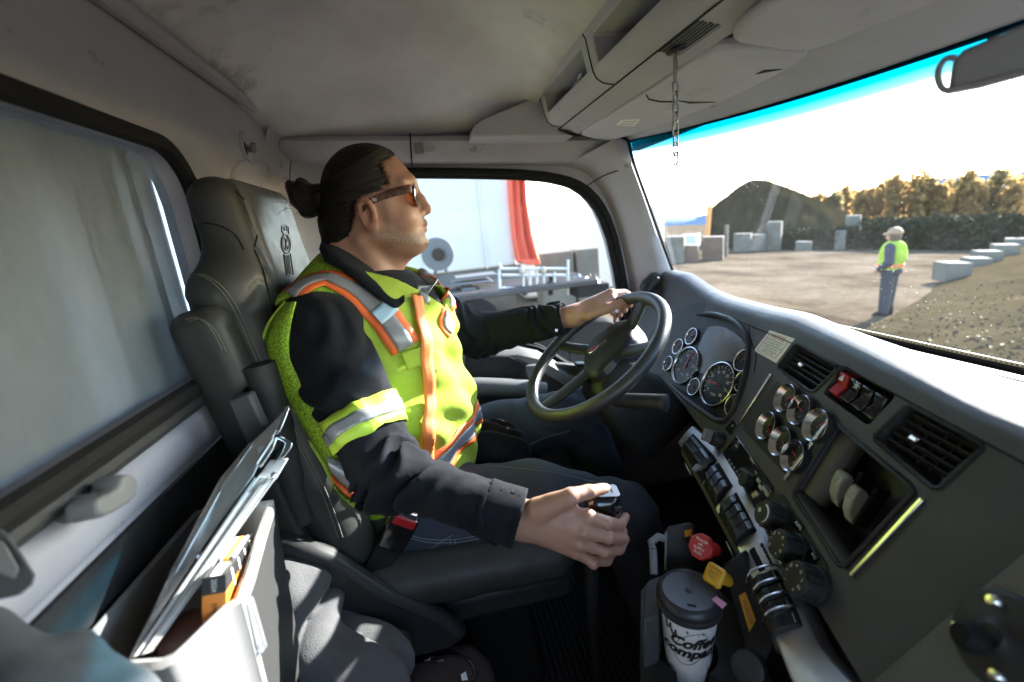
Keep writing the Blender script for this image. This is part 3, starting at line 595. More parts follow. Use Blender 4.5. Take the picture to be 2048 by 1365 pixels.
g = G(); g.tube([(XR + .0, -.8, -.268), (XR + .0, 1.5, -.268)], .03, 12, flat=.35, up=(0, 0, 1)); g.build('sill_ridge', MATS['trim_grey'], rw)
wn = thing('rear_window', 'dusty scratched rear cab window behind the driver seat', 'window', wc - (0, 0, .19))
g = G(); g.tube([wc + (.004, a, b) for a, b in rrect((wy1 - wy0) / 2 + .004, (wz1 - wz0) / 2 + .004, .088, 10)], .014, 8, closed=True); g.build('rubber_seal', MATS['rubber'], wn)
g = G(); g.add([wc + (-.035, a, b) for a, b in rrect((wy1 - wy0) / 2 + .01, (wz1 - wz0) / 2 + .01, .085, 8)], [tuple(range(32))]); g.build('pane', glass('dusty_pane', (.72, .83, .95), .40, (.58, .66, .74), .5, streak=(1, 1.6, .7), even=.75), wn, smooth=0)
# behind the window: corrugated load body and a ribbed exhaust shield
mat('load_body', (.26, .315, .37), .6, noise=(.8, (.30, .355, .41), .3)); mat('shield', (.17, .19, .22), .5, noise=(8, (.13, .15, .17), .3))
lb = thing('load_body', 'blue grey corrugated load body standing behind the cab', 'truck body', (-1.1, .4, GZ))
g = G(); prof = []
for k in range(200): y = -3.2 + k * .03; prof.append((-.80 - .02 * (1 + math.sin(2 * math.pi * y / .24)), y))
g.loft([[(x, y, -1.4), (x, y, .55), (x - .3, y, .55), (x - .3, y, -1.4)] for x, y in prof]); g.build('front_panel', MATS['load_body'], lb, smooth=60)
g = G(); g.box(-.88, -.78, -3.2, 2.8, .5, .6); g.build('top_rail', MATS['load_body'], lb, bev=.01)
g = G(); g.box(-6.5, -1.85, -3.2, 2.8, -1.42, -1.3); g.build('floor', MATS['load_body'], lb)
es = thing('exhaust_shield', 'ribbed grey exhaust stack shield behind the rear window', 'exhaust', (-.62, .9, -1.4))
p0 = at(262, 430, x=-.64); g = G(); g.box(-.72, -.64, p0[1] - .05, p0[1] + .05, -1.4, .8); g.build('shield_plate', MATS['shield'], es, bev=.02)
for k in (-1, 1): g = G(); g.box(-.64, -.632, p0[1] + k * .035 - .004, p0[1] + k * .035 + .004, -1.3, .78); g.build('rib', MATS['shield'], es, bev=.002)
fr_ = thing('sun_blocker', 'grey panel added out of view to keep sun off the load body', 'blocker', (-.6, 1.75, -1.2)); g = G(); g.box(-.80, -.43, 1.70, 1.74, -1.1, .62); g.build('blocker_panel', MATS['grey_plastic'], fr_, bev=.01)  # unseen panel added to block sun from the load body
# --- side wall, rear corner, window opening of the driver door
hp = [(690, 352), (760, 352), (835, 352), (940, 353), (1030, 355), (1090, 360), (1138, 371), (1172, 393), (1198, 430), (1216, 480), (1229, 540), (1239, 600), (1243, 650), (1236, 705), (1212, 733), (1170, 737), (1132, 727), (1100, 706), (1072, 690), (1035, 682), (900, 680), (760, 684), (690, 690)]
dh = [at(a, b, y=YS) for a, b in hp]; dc = at(930, 520, y=YS)
def dw_outer(p, c):
    d = p - c; X0, X1, Z0, Z1 = -.30, 1.05, -1.15, .33; ks = []
    if d[0] < -1e-6: ks.append((X0 - c[0]) / d[0])
    sl0 = d[0] + .35 * d[2]
    if sl0 > 1e-6: ks.append((.768 - c[0] - .35 * c[2]) / sl0)
    if abs(d[2]) > 1e-6: ks.append(((Z1 if d[2] > 0 else Z0) - c[2]) / d[2])
    return c + d * min(ks)
door = thing('driver_door', 'grey driver door with its window, dipped sill and padded armrest', 'door', (.3, 1.6, -1.1))
ring_wall('inner_panel', dh, dw_outer, (0, 1, 0), 0, MATS['trim_grey'], dc, door, steps=((1., .045), (1., .012), (1.02, .0), (1.055, -.012), (1.075, -.012), (1.085, 0)))
g = G(); g.tube([dc + (p - dc) * 1.004 + (0, -.004, 0) for p in resample(dh, 80)], .011, 8, closed=True); g.build('window_seal', MATS['rubber'], door)
g = G(); g.tube([dc + (p - dc) * 1.045 + (0, -.014, 0) for p in resample(dh, 80)], .012, 8, closed=True); g.build('outer_seal', MATS['rubber'], door)
g = G(); g.add([dc + (p - dc) * 1.01 + (0, .03, 0) for p in resample(dh, 60)], [tuple(range(60))]); g.build('window_pane', glass('clear_pane', (.93, .95, .94), .012, refl=.4), door, smooth=0)
# sill ledge, recess and armrest below the window
sl_ = [(880, 684), (1030, 684), (1070, 693), (1100, 710), (1130, 730), (1170, 741), (1240, 741)]
S = [at(a, b + 3, y=YS - .002) for a, b in sl_]
g = G(); g.loft([[s, s + (0, -.035, -.004), s + (0, -.06, -.03), s + (0, -.06, -.075), s + (0, -.002, -.075)] for s in S]); g.build('sill_ledge', MATS['pale_plastic'], door, smooth=40)
g = G(); pts = [at(a, b, y=1.53) for a, b in [(930, 712), (1020, 712), (1060, 730), (1078, 765), (1060, 775), (930, 775)]]; g.prism(pts, (0, .02, 0)); g.build('door_pocket', MATS['plastic_dark'], door, bev=.008)
mat('door_olive', (.085, .085, .072), .6, bump=(600, .2))
g = G(); pts = [at(a, b, y=1.55) for a, b in [(880, 700), (1250, 742), (1250, 1000), (880, 1000)]]; g.prism(pts, (0, .03, 0)); g.build('lower_panel', MATS['door_olive'], door, bev=.01)
g = G(); g.tube([at(a, b, y=1.46) for a, b in [(880, 776), (960, 775), (1040, 778), (1090, 782)]], [.03, .034, .034, .03], 14, flat=1.0); g.build('armrest', MATS['grey_plastic'], door)
g = G(); g.frame(at(1063, 742, y=1.5), (1, 0, 0), (0, 1, 0), (0, 0, 1), .02, .012, .022); g.build('door_handle', MATS['grey_plastic'], door, bev=.006)
g = G(); g.frame(at(1160, 729, y=1.53), nrm((1, 0, -.1)), (0, 1, 0), nrm((.1, 0, 1)), .018, .02, .007); g.build('lock_button', MATS['plastic_dark'], door, bev=.004)
# side header above the door, with its seam and clip
sw = thing('side_header', 'grey plastic trim panel running over the driver door window', 'trim panel', (0, 1.5, .2))
hd = lambda px, t: at(px, 268 + (t * 70), y=YS - .05 + .0 * t)
rows = []
for px in np.linspace(560, 1262, 16):
    a, m1, m2, b = (at(px, 272, y=1.53), at(px, 282, y=1.515), at(px, 318, y=1.54), at(px, 330 if px < 1150 else 330, y=1.585)); rows.append([a, m1, m2, b, b + (0, .05, 0), a + (0, .1, .02)])
g = G(); g.loft(rows); g.build('header_panel', MATS['trim_grey'], sw, smooth=60)
g = G(); g.tube([at(820, 268, y=1.528), at(821, 283, y=1.512), at(823, 318, y=1.536), at(824, 332, y=1.58)], .0022, 6); g.build('panel_seam', MATS['rubber'], sw)
g = G(); g.frame(at(838, 297, y=1.522), (1, 0, 0), (0, 1, 0), (0, 0, 1), .014, .006, .017); g.build('trim_clip', MATS['grey_plastic'], sw, bev=.003)
g = G(); g.frame(at(856, 297, y=1.526), (1, 0, 0), (0, 1, 0), (0, 0, 1), .018, .004, .012, taper=.7); g.build('clip_plate', MATS['trim_grey'], sw, bev=.002)
rc = struct_rc = G(); R = []
for k in range(9):
    a = math.pi / 2 * k / 8; R.append([(XR + .14 - .14 * math.cos(a), 1.46 + .14 * math.sin(a), z) for z in (-1.15, -.2, .1, .30, .352)])
for r in R:
    r[3] = tuple(np.array(r[3]) + (.0, -.0, 0)); r[4] = (r[4][0] + .03, r[4][1] - .03, r[4][2])
rc.loft(R, closed=False, caps=False); cp = struct(rc.build('corner_wall', MATS['trim_grey'], keep=True, smooth=80))
_cb = BVHTree.FromPolygons([tuple(np.array(v.co) + np.array(cp['_w'])) for v in cp.data.vertices], [tuple(p.vertices) for p in cp.data.polygons])
_q = [_cb.ray_cast(Vector((0, 0, 0)), Vector(nrm(ray(a, b))))[0] for a, b, _ in cat([(602, 290, 0), (590, 303, 0), (582, 325, 0), (579, 365, 0), (580, 420, 0)], 24)]
_q = [np.array(p) for p in _q if p is not None]
if len(_q) > 3: g = G(); g.tube(_q, .0014, 6); g.build('trim_seam', MATS['rubber'], cp)
# belt anchor cover (raised arch) and coat hook on the rear wall
cv = thing('belt_anchor_cover', 'raised arched cover on the rear wall above the driver seat', 'cover', at(500, 400, x=XR))
g = G(); arch = [(446, 420), (448, 370), (456, 340), (470, 322), (492, 316), (520, 320), (543, 335), (556, 360), (564, 420)]
g.prism([at(a, b, x=XR - .004) for a, b in arch], (.010, 0, 0), inset=.10); g.build('cover_plate', MATS['trim_grey'], cv, bev=.008, seg=3)
hk = thing('coat_hook', 'small oval coat hook recessed in the rear wall above the driver seat', 'hook', at(492, 315, x=XR))
g = G(); c0 = at(493, 300, x=XR); g.lathe([(.004, .004), (.028, .002), (.036, .008), (.042, .001), (.042, -.01)], c0, (1, 0, 0), 28); g.build('dish', MATS['trim_grey'], hk)
g = G(); g.tube([c0 + (0, 0, .004), c0 + (.018, -.006, -.002), c0 + (.022, -.012, .012)], [.009, .008, .006], 10); g.build('peg', MATS['grey_plastic'], hk)
g = G(); g.frame(c0 + (.003, -.018, 0), (1, 0, 0), (0, 1, 0), (0, 0, 1), .002, .006, .014); g.build('slot', MATS['rubber'], hk, bev=.001)
# --- headliner
def zc(u, v):   # u 0 rear..1 front, v 0 passenger..1 driver
    return .36 + .005 * u - .052 * max(0, (v - .78) / .22) ** 2 + .12 * (4 * u * (1 - u)) ** .6 * (min(1, (1 - v) * 5) ** .7 if v > .8 else 1) * .8
rows = []
for k in range(33):
    v = k / 32; y = -.8 + 2.36 * v; rows.append([(XR + .775 * (j / 20), y, zc(j / 20, v)) for j in range(21)])
rows.append([(x, 1.66, z - .0) for x, y, z in rows[-1]])
g = G(); g.loft(rows, closed=False, caps=False); cl_ = g.build('ceiling', MATS['headliner'], keep=True, smooth=80); struct(cl_)
x = cl_.modifiers.new('t', 'SOLIDIFY'); x.thickness = .03; x.offset = 1
g = G(); g.box(XR - .45, 1.0, -.8, 1.75, .56, .62); g.box(.83, .86, -.8, 1.75, .235, .561); g.box(-.45, -.42, -.8, 1.75, .30, .561); g.box(-.45, .86, 1.70, 1.73, .28, .561); g.box(-.45, .86, -.85, -.82, .28, .561); struct(g.build('roof', MATS['pale_metal'], keep=True))
g = G(); g.box(XR - .02, 1.05, -.8, 1.7, -1.18, -1.13); fl2 = struct(g.build('floor', MATS['rubber'], keep=True))
for k in range(34): g = G(); x0 = at(1090, 1365, z=-1.128)[0] - .1 + k * .017; g.box(x0, x0 + .008, .62, 1.45, -1.132, -1.122); g.build('mat_rib', MATS['plastic_dark'], fl2, bev=.002)
g = G(); g.box(1.0, 1.08, -.8, 1.7, -1.18, -.36); g.build('firewall', MATS['dash_black'], fl2)
# --- overhead console with open bins
oc = thing('overhead_console', 'grey overhead console with open storage bins above the windshield', 'console', (.45, .5, .25))
def prof(y):
    s = 1 - .12 * max(0, (.55 - y) / .6)       # the roof line eases back towards the passenger side
    return [(x * s, y, z) for x, z in [(.372, .365), (.378, .356), (.388, .308), (.391, .296), (.398, .282), (.412, .273), (.437, .2685), (.470, .262), (.500, .250), (.512, .262), (.53, .285), (.60, .36), (.60, .44), (.372, .44)]]
g = G(); g.loft([prof(y) for y in np.linspace(-.55, 1.42, 24)]); con = g.build('console_body', MATS['trim_grey'], oc, smooth=40)
for y0, y1 in ((1.03, 1.355), (.16, .965), (-.4, .10)):
    g = G(); P = [(.33, .0, .302), (.50, .0, .306), (.50, .0, .356), (.33, .0, .350)]; s = 1 - .12 * max(0, (.55 - (y0 + y1) / 2) / .6)
    g.loft([[(x * s, y0, z) for x, _, z in P], [(x * s, y1, z) for x, _, z in P]]); cut(con, g)
x = con.modifiers.new('bevel', 'BEVEL'); x.width = .004; x.segments = 2; x.limit_method = 'ANGLE'; x.angle_limit = math.radians(50)
for y0, y1 in ((1.03, 1.355), (.16, .965)): g = G(); g.box(.494, .499, y0, y1, .304, .356); g.build('bin_back', MATS['plastic_dark'], oc)
g = G(); g.tube([(x * (1 - .12 * max(0, (.55 - y) / .6)), y, .2672) for y, x in [(y, .437) for y in np.linspace(-.5, 1.42, 20)]], .0016, 6); g.build('console_seam', MATS['rubber'], oc)
for ys in (.995, 1.385): g = G(); P = prof(ys); g.tube([np.array(p) + (-.0005, 0, -.0005) for p in P[0:7]], .0016, 6); g.build('bin_seam', MATS['rubber'], oc)
g = G(); wing = [(944, 273), (948, 252), (962, 240), (1000, 224), (1040, 207), (1070, 192), (1090, 176), (1104, 240), (1120, 262), (1150, 272)]
P = [at(a, b, y=1.405) for a, b in wing]; g.prism(P, (0, .2, .0)); g.build('end_fairing', MATS['trim_grey'], oc, bev=.012, seg=3)
sp_ = G(); O = at(1388, 82, z=.2595); ds = []
for i in range(26):
    for j in range(9):
        c = O + np.array((-.0325 + j * .0062, -.055 + i * .0046 + (j % 2) * .0023, 0)); c[2] = .2685 - (c[0] * 1.0 - .437) * .19 * 1.02 - .0012
        if .438 < c[0] < .496: sp_.frame(c, nrm((1, 0, -.2)), (0, 1, 0), nrm((.2, 0, 1)), .0019, .0014, .0006)
o = stuff(sp_.build('speaker_grille', MATS['plastic_dark'], oc, smooth=0))
# crumpled wrapper lying in the first bin
w = G(); c = at(1163, 163, x=.43); r2 = np.random.default_rng(5)
bm = bmesh.new(); bmesh.ops.create_icosphere(bm, subdivisions=2, radius=1)
w.add([c + np.array(v.co) * .018 * (.6 + .8 * r2.random()) * np.array((1, 1.5, .9)) for v in bm.verts], [tuple(v.index for v in f.verts) for f in bm.faces]); bm.free()
tag(w.build('crumpled_wrapper', mat('foil', (.6, .6, .6), .25, .8), smooth=0), 'crumpled clear wrapper lying in the overhead storage bin', 'wrapper')
# --- sun visors
def visor_pt(px, py, dz=0.):                    # the folded visors lie in one sloping plane
    return on(px, py, np.array((.505, 1., .2455 + dz)), nrm((.031, 0, .115)))
vn = nrm((.031, 0, .115))
v1 = [(1163, 272), (1166, 264), (1190, 250), (1240, 221), (1297, 187), (1350, 151), (1400, 116), (1425, 102), (1450, 97), (1500, 95), (1560, 98), (1617, 104), (1612, 118), (1590, 134), (1500, 181), (1420, 216), (1340, 246), (1270, 270), (1235, 278), (1190, 279)]
vz = thing('sun_visor', 'driver side sun visor with a sticker and stitched slit, folded up over the windshield', 'visor', visor_pt(1350, 200), 'folded sun visors')
g = G(); g.prism([visor_pt(*p) for p in v1], vn * .02); g.build('visor_board', MATS['visor_grey'], vz, bev=.007, seg=3)
g = G(); g.prism([visor_pt(*p) - vn * .0012 for p in [(1232, 250), (1243, 240), (1282, 238), (1268, 252)]], vn * .001); g.build('sticker', MATS['hi_white'], vz, smooth=0)
for k in range(3):
    A, B, C_ = [visor_pt(1237 + k * 3.4 + u * 34, 249 - k * 3 - u * 1.2) - vn * .0016 for u in (.05, .5, .9)]; g = G(); g.tube([A, B, C_], .0006, 4); g.build('print_line', MATS['grey_plastic'], vz)
g = G(); g.tube([visor_pt(*p) - vn * .001 for p in [(1293, 190), (1298, 198), (1320, 203), (1350, 203)]], .0018, 6); g.build('hem_seam', MATS['plastic_dark'], vz)
g = G(); g.tube([visor_pt(*p) - vn * .001 for p in [(1355, 201), (1380, 205), (1432, 204)]], [.0012, .004, .001], 6, flat=.5); g.build('slit', mat('slit_dark', (.10, .06, .06), .8), vz)
g = G(); g.tube([visor_pt(*p) - vn * .001 for p in [(1330, 222), (1352, 219), (1360, 221)]], [.001, .0035, .001], 6, flat=.4); g.build('tear', MATS['hi_white'], vz)
g = G(); g.tube([visor_pt(*p) - vn * .001 for p in [(1512, 148), (1530, 142), (1565, 138)]], [.001, .005, .0006], 8, flat=.5); g.build('dent', MATS['plastic_dark'], vz)
v2 = [(1463, 80), (1466, 66), (1490, 44), (1560, -6), (1620, -45), (2080, -80), (1990, -35), (1880, 6), (1780, 45), (1700, 76), (1640, 98), (1618, 105), (1560, 101), (1500, 92), (1476, 88)]
vz2 = thing('sun_visor', 'middle sun visor with scuffed fabric overlapping the driver visor near the mirror', 'visor', visor_pt(1700, 40), 'folded sun visors')
g = G(); g.prism([visor_pt(*p, -.016) for p in v2], vn * .018); g.build('visor_board', MATS['visor_grey'], vz2, bev=.007, seg=3)
# --- header, windshield, pillars
def ws_top(y): t = (y - .5) / 1.0; return np.array((.785 - .085 * t * t, y, .190 + .045 * abs(t) ** 2))
def ws_bot(y): t = (y - .5) / 1.0; return np.array((1.0 - .115 * t * t, y, -.335 + .03 * abs(t) ** 2))
hdr = thing('windshield_header', 'scuffed grey header trim above the windshield', 'trim panel', (.7, .5, .2))
rows = []
for y in np.linspace(-.55, 1.58, 26):
    e = ws_top(min(y, 1.5)); e[1] = y; rows.append([(.50, y, .31), (.56, y, .262), (.63, y, .235), e * (1, 1, 1) + (-.012, 0, .012), e + (0, 0, -.002), e + (.03, 0, .0), e + (.02, 0, .12), (.5, y, .44)])
g = G(); g.loft(rows); g.build('header_panel', MATS['trim_grey'], hdr, smooth=60)
ws = thing('windshield', 'dusty windshield with a bright blue sun band along its top edge', 'windshield', ws_bot(.5))
rows = [[ws_bot(y) + (ws_top(y) - ws_bot(y)) * f + np.array((.015 * math.sin(math.pi * f), 0, 0)) for f in np.linspace(0, 1, 9)] for y in np.linspace(-.5, 1.5, 25)]
g = G(); g.loft(rows, closed=False, caps=False); g.build('glass_pane', glass('windshield_glass', (.95, .97, .96), .011, (.75, .74, .7), .05, specks=.5), ws, smooth=80)
def band_mat():
    m = bpy.data.materials.new('blue_band'); m.use_nodes = True; t = m.node_tree; L = t.links.new; N = t.nodes.new; t.nodes.remove(t.nodes['Principled BSDF'])
    tr = N('ShaderNodeBsdfTransparent'); at_ = N('ShaderNodeAttribute'); at_.attribute_name = 'fade'; mx = N('ShaderNodeMix'); mx.data_type = 'RGBA'
    mx.inputs[6].default_value = (.0, .10, .16, 1); mx.inputs[7].default_value = (1, 1, 1, 1); L(at_.outputs['Fac'], mx.inputs[0]); L(mx.outputs[2], tr.inputs[0]); L(tr.outputs[0], t.nodes['Material Output'].inputs[0]); return m
g = G(); fs = [1.0, .97, .94, .925, .91, .895]; g.loft([[ws_bot(y) + (ws_top(y) - ws_bot(y)) * f + np.array((.015 * math.sin(math.pi * f) - .004, 0, 0)) for f in fs] for y in np.linspace(-.5, 1.5, 25)], closed=False, caps=False)
o = g.build('sun_band', band_mat(), ws, smooth=80); a = o.data.color_attributes.new('fade', 'FLOAT_COLOR', 'POINT')
a.data.foreach_set('color', np.repeat(np.tile([0, .0, .05, .3, .7, 1.], 25)[:, None], 4, 1).astype(np.float32).ravel())
# windshield gasket
g = G(); g.tube([ws_bot(y) + (-.012, 0, .008) for y in np.linspace(-.5, 1.5, 24)], .012, 8); g.build('lower_gasket', MATS['rubber'], ws)
g = G()
for k in range(230):
    y = -.3 + k * .0075; c = ws_bot(y) + (-.03, 0, .02); g.frame(c, (0, 1, 0), (1, 0, 0), (0, 0, 1), .0024, .004, .003)
stuff(g.build('gasket_cord', mat('cord_tan', (.35, .3, .2), .8), ws))
pl = thing('windshield_pillar', 'grey windshield pillar between the driver window and the windshield', 'pillar', (.85, 1.5, -.3))
LE = [(1130, 331), (1165, 340), (1192, 362), (1217, 400), (1238, 455), (1254, 520), (1266, 590), (1275, 680)]
RE = [(1236, 274), (1254, 283), (1260, 307), (1272, 345), (1292, 400), (1317, 470), (1345, 545), (1382, 640)]
rows = []
for l, r in zip(LE, RE):
    A, B = at(*l, y=1.585), at(*r, y=1.49); mid = (A + B) / 2; rows.append([A + (0, .05, 0), A, A + (B - A) * .25 + (-.0, -.03, 0), A + (B - A) * .55 + (0, -.045, 0), A + (B - A) * .85 + (0, -.03, 0), B, B + (.012, .02, 0), B + (.0, .12, 0)])
g = G(); g.loft([[np.array(p) for p in cat([r[i] for r in rows], 26)] for i in range(8)], closed=False, caps=False); g.build('pillar_trim', MATS['trim_grey'], pl, smooth=70)
g = G(); P = [at(1172, 373, y=1.55), at(1212, 350, y=1.522), at(1260, 335, y=1.482)]; g.tube(cat(P, 10), .0022, 6); g.build('trim_seam', MATS['rubber'], pl)
g = G(); g.tube(cat([B[5] + (.003, 0, 0) for B in rows], 26), .006, 6); g.build('edge_seal', MATS['rubber'], pl)
gh = thing('grab_handle', 'black grab handle end on the windshield pillar beside the steering wheel', 'handle', at(1300, 570, y=1.45))
hb_ = [(1284, 578), (1292, 562), (1312, 546), (1322, 547), (1328, 562), (1326, 572), (1308, 583), (1290, 584)]
g = G(); g.prism([at(a, b, y=1.462) for a, b in hb_], (0, .03, 0)); g.build('mount_plate', MATS['plastic_dark'], gh, bev=.005)
g = G(); g.tube([at(1312, 560, y=1.452), at(1296, 578, y=1.45), at(1284, 600, y=1.452)], [.016, .02, .02], 12); g.build('grip', MATS['dash_black'], gh)
g = G(); g.lathe([(.001, .004), (.008, .004), (.01, 0)], at(1314, 560, y=1.44), (0, -1, 0), 14); g.build('screw', MATS['plastic_dark'], gh)
# --- mirror at the top right
mr = thing('rear_view_mirror', 'dark grey mirror housing hanging at the top of the windshield', 'mirror', at(1990, 130, d=.62))
mp_ = [(1900, 184), (1895, 176), (1905, 122), (1925, 100), (2000, 68), (2090, 30), (2110, 130), (2048, 148), (1960, 172)]
g = G(); Nv = nrm(ray(2000, 110)); g.prism([on(a, b, Nv * .62, Nv) for a, b in mp_], Nv * .035, inset=.06); g.build('housing', MATS['grey_plastic'], mr, bev=.006, seg=3)
g = G(); g.tube([on(a, b, Nv * .618, Nv) for a, b in [(1897, 183), (1960, 171), (2048, 147), (2110, 130)]], .0035, 8); g.build('glass_edge', MATS['chrome'], mr)
g = G(); g.tube(cat([on(a, b, Nv * .615, Nv) for a, b in [(1912, 116), (1892, 118), (1879, 135), (1876, 155), (1883, 176), (1900, 184)]], 20), .0028, 8); g.build('strap_loop', MATS['grey_plastic'], mr)
g = G(); g.tube(cat([at(1985, 75, d=.66), at(2010, 40, d=.68), at(2030, 0, d=.68), at(2036, -60, d=.66)], 16), .006, 8); g.build('arm', MATS['plastic_dark'], mr)
ls_ = G(); P = [at(a, b, d=.64) for a, b in [(1926, 40), (1938, 6), (2010, -32), (2000, 8)]]; ls_.prism(P, Nv * .004); tag(ls_.build('lime_reflection', MATS['vest_lime'], bev=.001), 'lime windshield reflection of safety tape built as a strip above the mirror', 'reflection')  # reflection of hi-vis tape in the windshield, built as a solid strip
# --- hanging chain with a quick link, plumb from an eye in the overhead console
ch = thing('hanging_chain', 'thin steel chain with a quick link hanging from the overhead console', 'chain', at(1352, 333, d=.66))
top = at(1350, 104, z=.258); dch = np.dot(top, CAM[:, 2]); topx = top
g = G(); g.lathe([(.003, -.004), (.012, -.0045), (.016, .0)], top + (0, 0, .002), (-.2, 0, 1), 20); g.build('eye_cup', MATS['plastic_dark'], ch)
def cp_(px, py): q = at(px, py, d=dch); return np.array((topx[0], topx[1], q[2]))
def link(name, z0, z1, w, r, yaw, n=14, half=None):
    c, s = math.cos(yaw), math.sin(yaw); h = (z0 - z1) / 2; zm = (z0 + z1) / 2; P = []
    for a, b in rrect(w, h, w, 6): P.append(np.array((topx[0] + a * c, topx[1] + a * s, zm + b)))
    if half: P = P[:half]
    g = G(); g.tube(P, r, 7, closed=not half); return g.build(name, MATS['steel'], ch)
z0 = top[2] + .002; zq = cp_(1350, 162)[2]; link('quick_link', z0, zq, .0085, .0018, 1.2)
g = G(); g.tube([(topx[0] - .0027, topx[1] - .007, cp_(0, 125)[2] if False else (z0 + zq) / 2 + .008), (topx[0] - .0027, topx[1] - .007, (z0 + zq) / 2 - .008)], .0032, 6); g.build('screw_gate', MATS['steel'], ch)
zb = cp_(1352, 322)[2]; n = 8; stp = (zq - zb) / n
for k in range(n): link('link', zq + .002 - k * stp, zq - (k + 1) * stp - .003, .0060, .0016, .3 + 1.3 * (k % 2))
g = G(); g.tube(cat([(topx[0], topx[1], zb + .001), (topx[0] + .003, topx[1] - .002, zb - .004), (topx[0] + .001, topx[1], zb - .010), (topx[0] - .002, topx[1] + .003, zb - .013), (topx[0] - .004, topx[1] + .004, zb - .0115)], 14), .0011, 6); g.build('open_hook', MATS['steel'], ch)
# ================================================================ dashboard
BA = nrm(np.append(ray(1090, 448)[:2], 0)); BU = -nrm(ray(230, 2750)); BU = nrm(BU - BA * np.dot(BU, BA)); BN = np.cross(BU, BA); BN = BN if BN[0] < 0 else -BN
BO = at(1590, 830, d=.75); BX = -BA               # BX: to the right along the panel, BU: up the panel, BN: out of it
def B(px, py, h=0.): return on(px, py, BO + BN * h, BN)
def Buv(u, v, h=0.): return BO + BX * u + BU * v + BN * h
ds = thing('dashboard', 'dark grey wraparound truck dashboard with chrome ringed gauges, vents and rocker switches', 'dashboard', (.7, .6, -1.1))
crest = [B(1440, 606), B(1500, 624), B(1575, 642), B(1687, 695), B(1794, 749), B(1941, 826), B(2048, 868)]
uvs = [(np.dot(p - BO, BX), np.dot(p - BO, BU)) for p in crest]
us = np.r_[-.62, np.linspace(-.5, .33, 24)]
def crest_v(u): return float(np.interp(u, [a for a, b in uvs], [b for a, b in uvs]))
rows = []
def section(c, fb, y): 
    w = ws_bot(y); return [(1.0, y, -.62), w + (-.004, 0, -.012), w + (-.06, 0, -.0), c + (.05, 0, .008), c + (.026, 0, .008), c + (.01, 0, .003), c + BU * -.004 - BN * .0005, c + BU * -.012, fb, fb + (.10, 0, -.01), fb + (.30, 0, -.04)]
for y in (1.595, 1.35): c = Buv(-.62, .15); c = np.array((c[0] + .06 * (y - 1.25), y, c[2] + .0)); fb = c - BU * .34; fb[1] = y; rows.append(section(c, fb, y))
for u in us: c = Buv(u, crest_v(u)); rows.append(section(c, Buv(u, -.158 - .03 * max(0, u / .3)), c[1]))
for u, dn, dv in ((.40, .000, 0), (.47, .0, -.004), (.60, .0, -.008), (.75, -.04, -.01), (1.0, -.14, -.02)): c = Buv(u, .118 + dv, dn); rows.append(section(c, Buv(u, -.30, dn * 1.0), c[1]))
g = G(); g.loft([[np.array(p, float) for p in r] for r in rows]); dash = g.build('dash_body', MATS['dash_grey'], ds, smooth=50)
def cutp(poly, depth, front=.06, N=None, tilt=(0, 0, 0)):
    n = BN if N is None else N; g = G(); g.prism([B(*p) + n * front for p in poly], -n * (depth + front) + np.array(tilt)); cut(dash, g)
hood = [(1312, 742), (1306, 712), (1318, 676), (1345, 646), (1385, 630), (1430, 628), (1466, 640), (1490, 662), (1500, 695), (1494, 745), (1478, 800), (1462, 838), (1446, 846), (1425, 838), (1375, 800)]
NC = nrm((-.88, .03, .475)); CO = np.array((.647, .93, -.42))
def Cc(px, py, h=0.): return on(px, py, CO + NC * h, NC)
g = G(); hp_ = resample([B(*p) for p in hood], 40); hc = hp_.mean(0); g.prism([p + BN * .08 for p in hp_], -BN * .20); cut(dash, g)
g = G(); g.tube([p + BN * .001 for p in hp_], .0065, 8, closed=True); g.build('cluster_rim', MATS['dash_black'], ds)
g = G(); g.loft([[p + BN * .003 for p in hp_], [hc + (p - hc) * .97 - BN * .05 for p in hp_], [hc + (p - hc) * .99 - BN * .11 for p in hp_]], True, False); g.build('cluster_well', MATS['dash_black'], ds, smooth=60)
CU = nrm(np.cross(NC, (0, -1, 0))); CU = CU if CU[2] > 0 else -CU; CXv = nrm(np.cross(CU, NC))
g = G(); cpl = [Cc(a, b, -.004) for a, b in hood]; cc = sum(cpl) / len(cpl); g.prism([cc + (p - cc) * 1.25 for p in cpl], -NC * .004); g.build('cluster_plate', MATS['dash_black'], ds, smooth=0)
grey_outline = [(590, 235), (650, 225), (722, 236), (800, 275), (870, 330), (912, 395), (800, 530), (740, 525), (660, 545), (585, 585), (545, 640), (500, 612), (522, 510), (500, 410), (545, 300)]
g = G(); g.prism([Cc(1280 + a / 4.267, 600 + b / 4.267, -.003) for a, b in grey_outline], NC * .002); g.build('grey_area', mat('area_grey', (.075, .077, .08), .3, noise=(20, (.085, .087, .09), .3)), ds, smooth=0)  # lighter grey area between the gauges
mat('dial', (.012, .012, .013), .35); mat('gauge_glass', (.02, .02, .02), .08)
